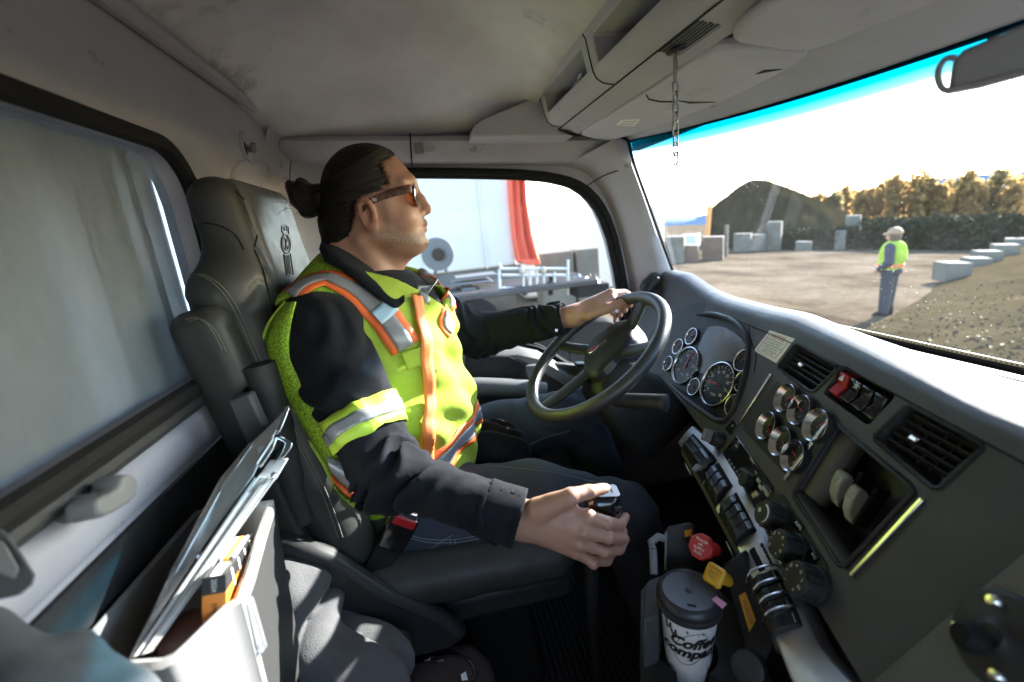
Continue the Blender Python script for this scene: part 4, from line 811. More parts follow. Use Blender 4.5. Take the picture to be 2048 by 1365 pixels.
def gauge(c, N_, U_, r, hgt, nums, ang, ring='chrome', wide=.14, red=None, lab='gauge', ticks=12, nlab=None, flat=False):
    """dial set in a ring; needle angle in degrees from straight up, clockwise"""
    X_ = nrm(np.cross(U_, N_)); gz = G()
    gz.lathe([(r * (1 - wide) - .0006, .0008), (r * (1 - wide) + .0004, .0012), (r * .95, hgt * .96), (r * .985, hgt), (r, hgt * .95)] if flat else [(r * (1 - wide) - .0006, .0005), (r * (1 - wide), hgt * .7), (r * (1 - wide * .5), hgt), (r, hgt * .93), (r * 1.02, 0)], c, N_, 40, caps=False); root = gz.build(lab, MATS[ring], ds, smooth=60)
    root['_w'] = ds['_w']
    q = G(); q.lathe([(0, .0009), (r * (1 - wide), .0009)], c, N_, 32); d = q.build('dial_face', MATS['dial'], root, smooth=0)
    q = G(); rr_ = r * (1 - wide)
    for k in range(ticks + 1):
        a = math.radians(-130 + 260 * k / ticks); D_ = X_ * math.sin(a) + U_ * math.cos(a); q.frame(c + D_ * rr_ * .86 + N_ * .0012, D_, np.cross(N_, D_), N_, rr_ * (.07 if k % 2 == 0 else .045), rr_ * .012, .0002)
    q.build('tick_marks', MATS['white_print'], root, smooth=0)
    a = math.radians(ang); D_ = X_ * math.sin(a) + U_ * math.cos(a)
    q = G(); q.prism([c - D_ * rr_ * .18 + np.cross(N_, D_) * rr_ * .05 + N_ * .0025, c - D_ * rr_ * .18 - np.cross(N_, D_) * rr_ * .05 + N_ * .0025, c + D_ * rr_ * .78 - np.cross(N_, D_) * rr_ * .015 + N_ * .0025, c + D_ * rr_ * .78 + np.cross(N_, D_) * rr_ * .015 + N_ * .0025], N_ * .0008)
    q.build('needle', MATS['needle'], root, smooth=0)
    q = G(); q.lathe([(0, .0045), (rr_ * .09, .004), (rr_ * .1, .001)], c, N_, 12); q.build('hub', MATS['dial'], root)
    for k, s in enumerate(nums):
        a = math.radians(-130 + 260 * k / max(1, len(nums) - 1)); D_ = X_ * math.sin(a) + U_ * math.cos(a); text('numeral', s, c + D_ * rr_ * .62, X_, U_, r * .2, MATS['white_print'], root, .0014)
    if nlab: text('marking', nlab, c - U_ * rr_ * .5, X_, U_, r * .2, MATS['white_print'], root, .0014)
    return root
gauge(CO, NC, CU, .0565, .007, ['0', '10', '20', '30', '40', '50', '60', '70', '80'], -95, wide=.07, ticks=16, nlab='mph')
gauge(Cc(1372.5, 732), NC, CU, .0535, .007, ['0', '5', '10', '15', '20', '25'], 0, wide=.07, ticks=20, nlab='rpm')
for (px, py, r, a) in ((1336.5, 728, .0225, -40), (1356.5, 694, .0235, 30), (1383.5, 673.5, .0245, 60), (1388.5, 774.5, .0235, -60), (1487, 722, .027, 50), (1487, 764, .026, 20), (1468, 812, .026, -30)):
    gauge(Cc(px, py), NC, CU, r, .004, ['E', 'F'] if py in (728,) else [], a, wide=.1, ticks=6)
# six auxiliary gauges on their black plate
gp_ = [(1556, 760), (1655, 826), (1650, 838), (1578, 945), (1568, 946), (1489, 862), (1488, 850)]
g = G(); g.prism([B(*p) for p in gp_], BN * .0025); g.build('gauge_plate', MATS['dash_black'], ds, bev=.0012)
for (px, py, a, s) in ((1567, 796, 40, 'C'), (1595, 819, -80, 'F'), (1628, 850, 30, 'C'), (1529, 851, 140, 'P'), (1557, 882, 120, 'P'), (1582, 911, -75, 'F')):
    gauge(B(px, py, .0135) - BN * .011, BN, BU, .0258, .011, [], a, wide=.22, ticks=5, nlab=s, flat=True); g = G(); g.lathe([(.0262, 0), (.0260, .0104)], B(px, py, .0135) - BN * .011, BN, 32, caps=False); g.build('gauge_collar', MATS['dash_black'], ds, smooth=60)
def strip(p, q, w=.0026, m='chrome', name='trim_strip', h=.003):
    a, b = B(*p), B(*q); D_ = nrm(b - a); g = G(); g.frame((a + b) / 2 + BN * h / 2, D_, np.cross(BN, D_), BN, np.linalg.norm(b - a) / 2, w, h / 2 + .002); return g.build(name, MATS[m], ds, bev=.0012)
strip((1480, 850), (1545, 750)); strip((1573, 961), (1664, 839), .0032); strip((1706, 1154), (1850, 1000), .0026)
for P_ in ([(1392, 622), (1440, 630), (1500, 652), (1590, 690), (1700, 742), (1810, 800), (1900, 848), (1985, 893), (2060, 934)], [(1497, 655), (1502, 680), (1512, 712), (1508, 745)]):
    g = G(); g.tube(cat([B(*p, .0004) for p in P_], 50), .0011, 6); g.build('panel_seam', MATS['rubber'], ds)
# notice label
LA = [B(1540, 661), B(1590, 678), B(1553, 727), B(1508, 702)]
nl = G(); nl.prism(LA, BN * .0008); no_ = nl.build('notice_label', MATS['hi_white'], ds, smooth=0)
lx = nrm(LA[1] - LA[0]); ly = nrm(LA[0] - LA[3]); lc = sum(LA) / 4; mat('print_red', (.55, .03, .06), .6); mat('print_dark', (.08, .05, .06), .6)
lw, lh = np.linalg.norm(LA[1] - LA[0]), np.linalg.norm(LA[0] - LA[3])
text('lettering', 'NOTICE', lc + ly * lh * .34, lx, ly, lh * .24, MATS['print_red'], no_, .0012, wmax=lw * .55)
body = 'This vehicle has been factory equipped\nwith a device that is calibrated\nfor this engine. DO NOT operate engine\nat idle for long periods. Refer to\nthe operator manual before use'
text('lettering', body, lc - ly * lh * .03, lx, ly, lh * .085, MATS['print_dark'], no_, .0012, wmax=lw * .72, spacing=1.15)
text('lettering', 'until service is complete', lc - ly * lh * .33, lx, ly, lh * .085, MATS['print_red'], no_, .0012, wmax=lw * .6)
g = G(); fr = [(-.20, .34), (-.40, .34), (-.40, -.42), (.40, -.42), (.40, .34), (.34, .34)]
g.tube([lc + lx * lw * a + ly * lh * b + BN * .001 for a, b in fr], .0005, 4, flat=.4); g.build('border_line', MATS['print_red'], no_, smooth=0)
# air vents: a recess, a frame and crossing slats
def vent(q, cut_poly, nx, nyy, lab):
    cutp(cut_poly, .03)
    P = [B(*p) for p in q]; c = sum(P) / 4; vx = nrm(P[1] - P[0]); vy = nrm(P[0] - P[3]); w = np.linalg.norm(P[1] - P[0] + P[2] - P[3]) / 4; h = np.linalg.norm(P[0] - P[3] + P[1] - P[2]) / 4
    g = G(); g.frame(c - BN * .031, vx, vy, BN, w * 1.2, h * 1.2, .002); root = g.build('air_vent', MATS['rubber'], ds, smooth=0)
    g = G(); g.tube([B(*p, .0) for p in cut_poly], .003, 6, closed=True); g.build('vent_frame', MATS['dash_black'], root)
    for k in range(nyy): g = G(); f = -1 + 2 * (k + .5) / nyy; g.frame(c + vy * h * f - BN * .012, vx, nrm(vy * .5 + BN * .85), nrm(vy * .85 - BN * .5), w * 1.02, .008, .0012); g.build('slat', MATS['dash_black'], root)
    for k in range(nx): g = G(); f = -1 + 2 * (k + .5) / nx; g.frame(c + vx * w * f - BN * .022, BN, vy, vx, .009, h * 1.02, .001); g.build('vane', MATS['dash_black'], root)
    g = G(); g.frame(c - vx * w * .35 - vy * h * .02 - BN * .004, vx, vy, BN, .006, .0035, .005); g.build('vent_tab', MATS['chrome'], root, bev=.0015)
vent([(1597, 697), (1668, 736), (1626, 778), (1566, 737)], [(1588, 690), (1598, 688), (1674, 733), (1675, 740), (1630, 783), (1620, 783), (1558, 738), (1558, 732)], 4, 5, '1')
vent([(1822, 825), (1955, 893), (1872, 968), (1765, 878)], [(1810, 812), (1824, 812), (1964, 890), (1964, 900), (1880, 977), (1866, 977), (1752, 882), (1750, 872)], 5, 5, '2')
# hazard switch bank
hz = [(1687, 737), (1786, 793), (1736, 846), (1650, 786)]
cutp([(1683, 733), (1692, 733), (1788, 789), (1788, 797), (1740, 849), (1730, 848), (1647, 789), (1648, 783)], .022)
P = [B(*p) for p in hz]; hx = nrm(P[1] - P[0] + P[2] - P[3]); hy = nrm(np.cross(BN, hx)); hy = hy if np.dot(hy, BU) > 0 else -hy; hc0 = sum(P) / 4; hw = np.linalg.norm(P[1] - P[0]) / 2; hh = np.linalg.norm(P[0] - P[3]) / 2
g = G(); g.frame(hc0 - BN * .022, hx, hy, BN, hw * 1.15, hh * 1.2, .003); sb = g.build('switch_bank', MATS['rubber'], ds, smooth=0)
for k in range(4):
    c = hc0 + hx * hw * (-.75 + .5 * k) - BN * .010; 
    for s in (1, -1):
        g = G(); T = nrm(BN - hy * .35 * s); g.frame(c + hy * hh * .45 * s, hx, np.cross(T, hx), T, hw * .22, hh * .46, .009, taper=.9)
        m = 'red_plastic' if k == 0 else 'black_gloss'; g.build('hazard_switch' if k == 0 else 'rocker_switch', MATS[m], sb, bev=.002)
tc_ = hc0 - hx * hw * .75 + hy * hh * .42 + BN * .0005
g = G(); g.prism([tc_ - hx * .005 - hy * .004, tc_ + hx * .005 - hy * .004, tc_ + hy * .006], BN * .0012); g.build('warning_triangle', MATS['white_print'], sb, smooth=0)
g = G(); sc_ = hc0 - hx * hw * .12 + hy * hh * .5 + BN * .001
for k in range(3): a = math.pi * k / 3; g.frame(sc_, math.cos(a) * hx + math.sin(a) * hy, -math.sin(a) * hx + math.cos(a) * hy, BN, .006, .0005, .0004)
g.build('fan_icon', MATS['white_print'], sb, smooth=0)
# tray with the two pale paddles
tq = [(1677, 852), (1822, 972), (1830, 985), (1692, 1134), (1680, 1132), (1590, 992), (1590, 982), (1668, 854)]
cutp(tq, .06)
P = [B(*p) for p in tq]; c = sum(P) / len(P)
g = G(); g.prism([c + (p - c) * 1.15 - BN * .058 for p in P], -BN * .004); tray = g.build('tray_floor', MATS['black_gloss'] if 0 else MATS['dash_black'], ds, smooth=0)
g = G(); g.tube([p + BN * .0005 for p in P], .0035, 8, closed=True); g.build('tray_rim', MATS['dash_black'], ds)
g = G(); a, b = B(1672, 862) - BN * .028, B(1596, 985) - BN * .028; g.tube([a, b], .020, 14); g.build('tray_roll', MATS['door_olive'], ds)
g = G(); a, b = B(1588, 990) - BN * .012, B(1686, 1130) - BN * .012; g.tube([a, b], .0135, 14); g.build('tray_edge', MATS['dash_black'], ds)
mat('paddle', (.46, .46, .42), .45, noise=(30, (.38, .38, .33), .3))
for (px, py) in ((1684, 972), (1712, 1004)):
    c = B(px, py, -.030); R = []
    prof_ = [(-.031, 0), (-.029, .008), (-.016, .021), (.002, .029), (.016, .030), (.022, .026), (.020, .012), (.012, 0)]
    g = G(); g.prism([c + BU * a + BN * (b * .8 - .010) - BX * .008 for a, b in prof_], BX * .016); pd = g.build('paddle_lever', MATS['paddle'], ds, bev=.003, seg=3)
    g = G(); g.frame(c + BX * .014 - BN * .010 + BU * .004, BX, BU, BN, .003, .030, .010); g.build('lever_slot', MATS['rubber'], pd, bev=.002)
    for k in range(5): g = G(); g.frame(c + BU * (.004 + .0035 * k) + BN * .0144 + (0, 0, 0), BX, BU, BN, .006, .0004, .0003); g.build('print_line', MATS['grey_plastic'], pd, smooth=0)
# ignition, key and radio
g = G(); g.prism([B(1470, 838), B(1476, 852), B(1462, 872), B(1450, 858)], BN * .002); ig = g.build('ignition_plate', MATS['black_gloss'], ds, bev=.001)
text('icon', 'P', B(1465, 853, .003), BX, BU, .008, MATS['white_print'], ig)
g = G(); c = B(1443, 882); g.lathe([(.017, 0), (.016, .02), (.014, .024), (0, .024)], c, BN, 20); k_ = g.build('ignition_knob', MATS['dash_black'], ds)
g = G(); g.frame(c + BN * .03, nrm(BX + BU * .4), nrm(BU - BX * .4), BN, .005, .013, .012); g.build('key', MATS['grey_plastic'], k_, bev=.003)
rq = [(1476, 872), (1548, 975), (1548, 984), (1522, 1012), (1514, 1010), (1449, 914), (1449, 906)]
g = G(); rp = [B(*p) for p in rq]; g.prism(rp, BN * .004); rd = g.build('radio', MATS['black_gloss'], ds, bev=.0015)
rc0 = sum(rp) / len(rp); rx = nrm(B(1548, 978) - B(1476, 872)); ry = nrm(np.cross(BN, rx)); ry = ry if np.dot(ry, BU) > 0 else -ry
g = G(); g.lathe([(.013, 0), (.0125, .014), (.010, .016), (0, .016)], B(1500, 964, .004), BN, 22); kn = g.build('volume_knob', MATS['dash_black'], rd)
for k in range(7): g = G(); g.frame(B(1458 + k * 5.2, 921 + k * 7.6, .0045), rx, ry, BN, .003, .0022, .0012); g.build('radio_button', MATS['grey_plastic'], rd, bev=.0006)
for k, (px, py) in enumerate([(1517, 962), (1521, 975), (1528, 978), (1513, 988), (1507, 992), (1534, 988)]): g = G(); g.frame(B(px, py, .0045), rx, ry, BN, .0055, .0032, .0012); g.build('preset_button', MATS['paddle'], rd, bev=.0006)
for s, px, py, hgt in (('AM', 1473, 893, .007), ('FM', 1477, 886, .006), ('STEREO', 1504, 922, .0055), ('VOL', 1512, 946, .005)): text('marking', s, B(px, py, .0042), rx, ry, hgt, MATS['white_print'], rd)
# three heater knobs in a sunken plate
hq = [(1538, 985), (1568, 990), (1656, 1130), (1660, 1160), (1640, 1205), (1618, 1198), (1545, 1075), (1530, 1020)]
g = G(); g.prism([B(*p) for p in hq], BN * .0025); hv = g.build('heater_plate', MATS['dash_black'], ds, bev=.0015)
for (px, py, r, kind) in ((1564, 1040, .0205, 'arc'), (1596, 1102, .021, 'fan'), (1634, 1172, .0225, 'temp')):
    c = B(px, py); g = G()
    g.lathe([(r * 1.12, 0), (r * 1.1, .006), (r, .008), (r * .96, .03), (r * .9, .033), (0, .033)], c, BN, 28); kb = g.build('heater_knob', MATS['dash_black'], ds); q = c + BN * .0332
    for k in range(14): a = 2 * math.pi * k / 14; D_ = BX * math.cos(a) + BU * math.sin(a); g = G(); g.frame(c + D_ * r * .985 + BN * .019, D_, np.cross(BN, D_), BN, .0012, .0016, .010); g.build('knob_rib', MATS['plastic_dark'], kb)
    if kind == 'arc':
        g = G(); g.tube([q + BX * math.cos(a) * r * .7 + BU * math.sin(a) * r * .7 for a in np.linspace(-.9, 1.6, 14)], [.0004 + .0001 * k for k in range(14)], 4); g.build('arc_mark', MATS['white_print'], kb, smooth=0)
        g = G(); g.lathe([(0, .0006), (.004, .0006)], q - BX * r * .35, BN, 12); g.build('dot_mark', MATS['white_print'], kb, smooth=0)
    for k in range(8 if kind != 'arc' else 0):
        a = math.radians(-140 + 40 * k); D_ = BX * math.sin(a) + BU * math.cos(a)
        if k % 2 == 0 or kind == 'temp': text('numeral', '0 1 2 3 4 5 6 7'.split()[k] if kind == 'fan' else '-*0+oIH='[k], q + D_ * r * .68, BX, BU, .008, MATS['white_print'], kb)
        else: g = G(); g.lathe([(0, .0005), (.0012, .0005)], q + D_ * r * .68, BN, 8); g.build('dot_mark', MATS['white_print'], kb, smooth=0)
for s, px, py in (('AUTO', 1597, 1052), ('A/C', 1628, 1112)): 
    g = G(); g.frame(B(px, py, .003), rx, ry, BN, .009, .0065, .003); bt = g.build('push_button', MATS['black_gloss'], ds, bev=.0012); text('marking', s, B(px, py, .0061), rx, ry, .006, MATS['white_print'], bt)
mat('rocker', (.02, .02, .021), .3, spec=.4)
# silver switch rail along the lower edge, with rocker switches
UPE = [(1386, 853), (1420, 882), (1446, 907), (1490, 978), (1532, 1058), (1568, 1130), (1604, 1204), (1636, 1282), (1690, 1350), (1760, 1420)]
LOE = [(1357, 886), (1380, 925), (1404, 966), (1440, 1034), (1474, 1098), (1504, 1158), (1536, 1232), (1560, 1300), (1590, 1375), (1640, 1450)]
UE = cat([B(*p, .002) for p in UPE], 90); LE_ = cat([B(*p, .036) for p in LOE], 90)
MID = [UE[i] * .5 + LE_[i] * .5 + nrm(np.cross(UE[min(i + 1, 89)] - UE[max(i - 1, 0)], LE_[i] - UE[i])) * 0 for i in range(90)]
g = G(); rows = []
for i in range(90):
    n_ = nrm(np.cross(UE[min(i + 1, 89)] - UE[max(i - 1, 0)], LE_[i] - UE[i])); n_ = n_ if n_[2] > 0 else -n_
    rows.append([UE[i] - BN * .02, UE[i] + BN * .001, UE[i] + (LE_[i] - UE[i]) * .06 + n_ * .002, MID[i] + n_ * .004, LE_[i] + (UE[i] - LE_[i]) * .06 + n_ * .002, LE_[i], LE_[i] - n_ * .012, LE_[i] - n_ * .02 - BN * .02])
g.loft(rows); g.build('switch_rail', MATS['brushed'], ds, smooth=60)
def RL(py):      # index on the rail where its middle meets photo row py
    ys_ = [((CAM.T @ m)[1] / (CAM.T @ m)[2]) * FPX + CY for m in MID]; return float(np.interp(py, ys_, range(90)))
def rail(i, f, h=0.):
    a = int(max(0, min(88, i))); t = i - a; u = UE[a] * (1 - t) + UE[a + 1] * t; l = LE_[a] * (1 - t) + LE_[a + 1] * t; n_ = nrm(np.cross(UE[a + 1] - UE[a], l - u)); n_ = n_ if n_[2] > 0 else -n_
    return u + (l - u) * f + n_ * (h + .004 * (1 - abs(2 * f - 1))), nrm(UE[a + 1] + LE_[a + 1] - UE[a] - LE_[a]), nrm(u - l), n_
def rocker(i, wid, lab=None, m='rocker', hgt=.012, guard=False):
    c, T, X_, n_ = rail(i, .63); L_ = .0205; nn = nrm(np.cross(T, X_)); nn = nn if np.dot(nn, n_) > 0 else -nn
    pr = [(-L_ * 1.04, -.006), (-L_ * 1.0, .006), (-L_ * .5, hgt * 1.12), (0, hgt * .86), (L_ * .5, hgt * .95), (L_ * .95, hgt * .55), (L_ * 1.0, -.006)]
    g = G(); g.prism([c + X_ * a + nn * b - T * wid / 2 for a, b in pr], T * wid); r = g.build('rocker_switch', MATS[m], ds, bev=.0016)
    q = c + X_ * L_ * .45 + nn * (hgt * .95)
    if lab: text('icon', lab, q, -T, X_, .0075, MATS['white_print'], r, .0004, wmax=wid * .8)
    g = G(); g.frame(c - X_ * L_ * .12 + nn * hgt * .97, T, X_, nn, wid * .46, .0005, .0004); g.build('groove', MATS['rubber'], r, smooth=0)
    if guard:
        P = [c + X_ * L_ * a + nn * b - T * wid * .62 for a, b in ((1.15, .003), (.9, .013), (.2, .018), (-.6, .020), (-1.1, .014), (-1.35, .002))]
        g = G(); g.tube(cat(P, 14), .0016, 7); g.build('guard_wire', MATS['chrome'], r)
def base(py0, py1):
    i0, i1 = RL(py0), RL(py1); P = []
    g = G(); n = 8; rows = []
    for k in range(n): i = i0 + (i1 - i0) * k / (n - 1); rows.append([rail(i, .26, .003)[0], rail(i, .5, .003)[0], rail(i, 1.0, .003)[0], rail(i, 1.0, -.008)[0], rail(i, .26, -.008)[0]])
    g.loft(rows); g.build('switch_bezel', MATS['rubber'], ds, smooth=0)
for y0, y1, labs, gd in ((880, 938, ['D', 'H'], 0), (942, 988, ['O', 'II', 'U'], 0), (1002, 1074, ['(P)', 'DIFF', 'HEAT', 'LAMP'], 0), (1152, 1262, ['PTO', 'AUX', 'WORK', 'BED'], 1)):
    base(y0, y1); i0, i1 = RL(y0), RL(y1); n = len(labs); span = np.linalg.norm(rail(i1, .5)[0] - rail(i0, .5)[0])
    for k, s in enumerate(labs): rocker(i0 + (i1 - i0) * (k + .5) / n, span / n * .9, s, guard=gd)
# dimmer stalk on the first group and the empty switch slot
c, T, X_, n_ = rail(RL(930), .75); g = G(); g.tube([c + n_ * .004, c + n_ * .018 - X_ * .006, c + n_ * .022 - X_ * .02], [.008, .009, .005], 10, flat=.6); g.build('dimmer_lever', MATS['grey_plastic'], ds)
i0, i1 = RL(1096), RL(1142); g = G(); g.loft([[rail(i0 + (i1 - i0) * k / 4, f, .0008)[0] for f in (.1, .3, .6, .92)] for k in range(5)], closed=False, caps=False); o = g.build('switch_slot', MATS['rubber'], ds, smooth=0); o.modifiers.new('t', 'SOLIDIFY').thickness = .002
for f in (.06, .96): g = G(); g.tube([rail(i, f, .001)[0] for i in np.linspace(i0, i1, 6)], .0015, 6); g.build('slot_edge', MATS['brushed'], ds)
# lower panel under the rail, olive lip, stickers and pull knobs
g = G(); g.loft([[LE_[i] + (.003, 0, -.004), LE_[i] + (.012, 0, -.018), LE_[i] + (.06, .0, -.06), LE_[i] + (.12, .0, -.22), LE_[i] + (.20, 0, -.62), LE_[i] + (.45, 0, -.62), UE[i] + (.12, 0, 0), UE[i] + (.012, 0, -.012)] for i in range(0, 90, 3)]); g.build('knee_panel', MATS['dash_black'], ds, smooth=50)
g = G(); g.tube([LE_[i] + (.004, 0, -.008) for i in range(4, 70, 2)], .006, 8, flat=1.6); g.build('rail_lip', MATS['door_olive'], ds)
def small_sticker(name, i, w, h, m, off=0.):
    c = LE_[i] + np.array((-.003, 0, -.008 - off)); T = nrm(LE_[i + 1] - LE_[i - 1]); D_ = nrm(np.array((.35, 0, -1)) - T * np.dot((.35, 0, -1), T)); n_ = np.cross(T, D_); n_ = n_ if n_[0] < 0 else -n_
    g = G(); g.frame(c + D_ * h / 2 + n_ * .004, T, D_, n_, w / 2, h / 2, .0004); return g.build(name, MATS[m], ds, smooth=0), c + D_ * h / 2 + n_ * .0044, T, D_
small_sticker('white_sticker', 10, .03, .012, 'paper'); small_sticker('white_sticker', 37, .022, .014, 'paper')
def plq(px, py, n_, O_): return on(px, py, O_, n_)
SO_ = at(1495, 1225, d=.66); SN = nrm((-.75, -.55, .35)); P = [plq(a, b, SN, SO_) for a, b in ((1478, 1192), (1491, 1184), (1512, 1240), (1499, 1265))]
g = G(); g.prism(P, SN * .001); ys = g.build('warning_sticker', MATS['sticker_yellow'], ds, smooth=0)
g = G(); cS = sum(P) / 4; Ys = nrm(P[0] + P[1] - P[2] - P[3]); Xs = nrm(P[1] - P[0]); hS = np.linalg.norm(P[0] - P[3]); wS = np.linalg.norm(P[1] - P[0])
for k in range(9): g.frame(cS + Ys * hS * (.26 - .075 * k) + SN * .0012, Xs, Ys, SN, wS * (.28 if k else .18), hS * .011, .0002)
g.build('printed_lines', MATS['print_dark'], ys, smooth=0)
mk = G(); mk.prism([p * 1.0 + (cS * 0) for p in [cS + (p - cS) * 3.2 - SN * .0015 for p in P]], -SN * .03)
mk.build('side_panel', MATS['dash_black'], ds, bev=.004)
def pull_knob(name, cf, cb, r, n, m, lab, lines):
    """push-pull valve knob: face at cf, stem to cb"""
    ax = nrm(np.array(cf) - np.array(cb)); g = G(); ref = (0, 0, 1)
    g.lathe([(r * .5, -.040), (r * .45, -.008), (r * .5, 0)], cf, ax, 16); root = g.build(name, MATS[m], ds)
    g = G(); X_ = nrm(np.cross((0, 0, 1), ax)); Y_ = np.cross(ax, X_)
    pol = [np.array(cf) + r * (math.cos(a) * X_ + math.sin(a) * Y_) * (1 if n == 8 else 1.12) for a in (np.arange(n) + .5) * 2 * math.pi / n]
    g.prism(pol, ax * .010, inset=.06); g.build('knob_face', MATS[m], root, bev=.002 if n == 8 else .005, seg=3)
    for k, s in enumerate(lab): text('lettering', s, np.array(cf) + ax * .0101 + Y_ * r * (.45 - .3 * k), X_, Y_, r * .26, MATS[lines], root, .0006)
pull_knob('red_valve_knob', at(1406, 1095, d=.70), at(1440, 1102, d=.735), .021, 8, 'red_plastic', ['TRAILER', 'AIR', 'SUPPLY', 'PUSH'], 'white_print')
pull_knob('yellow_valve_knob', at(1432, 1152, d=.665), at(1470, 1166, d=.70), .019, 4, 'yellow_plastic', ['PARKING', 'BRAKE', 'PULL'], 'print_dark')
# passenger side: pale glove box front and round device mount
GN = BN; GO = B(1900, 1220, .006)
gq = [(2120, 1035), (2054, 1092), (1900, 1222), (1738, 1362), (1660, 1440), (1900, 1640), (2300, 1500), (2320, 1000)]
g = G(); g.prism([on(a, b, GO, GN) for a, b in gq], -GN * .02); g.build('glove_box', mat('olive_grey', (.105, .103, .09), .6, bump=(900, .25), noise=(7, (.12, .118, .105), .3)), ds, bev=.006, seg=3)
mt = thing('device_mount', 'round black device mount with bright screws bolted to the glove box', 'mount', on(2000, 1290, GO, GN)); c = on(2012, 1283, GO, GN); Xm = nrm(np.cross((0, 0, 1), GN)); Ym = np.cross(GN, Xm)
g = G(); g.lathe([(.040, .001), (.040, .005), (.037, .008), (.018, .010), (.012, .013), (.010, .016), (0, .016)], c, GN, 32); g.build('base_plate', MATS['plastic_dark'], mt)
g = G(); g.lathe([(.0, .040), (.008, .039), (.012, .034), (.0135, .028), (.012, .022), (.007, .016), (.007, .012)], c + Ym * -.008, GN, 20); g.build('ball', MATS['rubber'], mt)
for a in (35, 125, 215, 305): g = G(); A_ = math.radians(a); g.lathe([(0, .0075), (.004, .007), (.0062, .0035), (.0065, -.001)], c + GN * .007 + (Xm * math.cos(A_) + Ym * math.sin(A_)) * .029, GN, 14); g.build('screw', MATS['chrome'], mt)
# ================================================================ steering wheel and column
SWC = np.array((.3764, 1.05, -.3325)); SWN = nrm((-.595, -.047, .802)); SWX = nrm(np.cross((0, 0, 1), SWN)); SWY = np.cross(SWN, SWX)   # SWY points up the wheel
mat('wheel_grip', (.03, .03, .031), .38, noise=(50, (.045, .045, .045), .3), bump=(500, .25)); mat('wheel_pad', (.022, .022, .027), .5, bump=(900, .25))
swt = thing('steering_wheel', 'black truck steering wheel with a dark hub pad and small red badge', 'steering wheel', SWC)
def W(x, y, h=0.): return SWC + SWX * x + SWY * y + SWN * h
def Wp(px, py, h=0.): return on(px, py, SWC + SWN * h, SWN)
RR = .200
g = G(); g.tube([W(RR * math.cos(a), RR * math.sin(a)) for a in np.linspace(0, 2 * math.pi, 96, endpoint=False)], .0165, 16, closed=True); g.build('rim', MATS['wheel_grip'], swt, smooth=80)
hub = [(1170, 712), (1178, 692), (1198, 670), (1232, 646), (1258, 640), (1263, 652), (1262, 676), (1250, 690), (1215, 722), (1195, 745), (1178, 748), (1169, 735)]
hp3 = resample([Wp(a, b, -.028) for a, b in hub], 40); hcn = hp3.mean(0)
g = G(); g.loft([[hcn + (p - hcn) * 1.12 - SWN * .06 for p in hp3], [hcn + (p - hcn) * 1.1 - SWN * .012 for p in hp3], [hcn + (p - hcn) * 1.03 for p in hp3], [hcn + (p - hcn) * .94 + SWN * .005 for p in hp3]]); g.build('hub_pad', MATS['wheel_pad'], swt, smooth=50)
for px, py, w0, w1 in ((1286, 602, .030, .022), (1312, 690, .020, .016), (1118, 692, .02, .016), (1090, 812, .028, .022)):
    e = Wp(px, py, -.004); d = e - SWC; e = SWC + nrm(d - SWN * np.dot(d, SWN)) * RR; s = hcn - SWN * .022 + nrm(e - hcn) * .045; 
    g = G(); wd = nrm(np.cross(SWN, e - s)); R = []
    for f in np.linspace(0, 1, 8): p = s + (e - s) * f - SWN * .012 * math.sin(math.pi * f) * .4; w_ = w0 + (w1 - w0) * f; R.append([p + wd * w_ * math.cos(a) + SWN * .008 * math.sin(a) for a in np.linspace(0, 2 * math.pi, 12, endpoint=False)])
    g.loft(R); g.build('spoke', MATS['wheel_pad'], swt, smooth=60)
ex = nrm(Wp(1208, 682, -.023) - Wp(1178, 704, -.023)); ec = Wp(1186, 699, -.0225); ey = np.cross(SWN, ex)
g = G(); g.tube([ec + ex * .017 * math.cos(a) + ey * .0095 * math.sin(a) for a in np.linspace(0, 6.283, 28, endpoint=False)], .0014, 6, closed=True); bd = g.build('badge', MATS['chrome'], swt)
g = G(); g.lathe([(0, .001), (.012, .0005)], ec, SWN, 20); g.V = [tuple(ec + (np.array(v) - ec) + ex * np.dot(np.array(v) - ec, ex) * .3 - ey * np.dot(np.array(v) - ec, ey) * .3) for v in g.V]; g.build('badge_field', MATS['red_plastic'], bd, smooth=0)
for k in (-1, 0, 1): g = G(); g.frame(ec + ex * .030 + ey * k * .0042 + SWN * .0006, ex, ey, SWN, .014, .0013, .0012); g.build('badge_bar', MATS['chrome'], bd)
for k in (-1, 1): g = G(); g.tube([ec + ex * .008 * k + ey * .005 + SWN * .002, ec - ex * .003 * k * -1 + SWN * .002, ec + ex * .008 * k - ey * .005 + SWN * .002], .0009, 5); g.build('badge_stroke', MATS['chrome'], bd)
scol = thing('steering_column', 'black steering column shroud with an indicator stalk below the wheel', 'column', SWC - SWN * .3)
g = G(); rg = []
for d, w, h in ((.05, .05, .055), (.09, .075, .08), (.16, .085, .09), (.30, .08, .09)):
    c = W(0, -.008, -d); rg.append([c + SWX * a + SWY * b for a, b in rrect(w, h, .03, 5)])
g.loft(rg); g.build('shroud', MATS['dash_black'], scol, smooth=50)
g = G(); g.lathe([(.035, -.10), (.045, -.07), (.040, -.035), (.02, -.03)], SWC, SWN, 24); g.build('hub_collar', MATS['grey_plastic'], scol)
a = at(1230, 800, d=1.0); b = at(1325, 806, d=.93); g = G(); g.tube([a, a * .6 + b * .4, b * .9 + a * .1, b], [.016, .017, .018, .018], 18); g.build('stalk', MATS['dash_black'], scol)
g = G(); ax = nrm(b - a); g.lathe([(.0185, -.002), (.0185, .008), (.015, .010), (0, .010)], b, ax, 24); g.build('stalk_cap', MATS['wheel_pad'], scol)
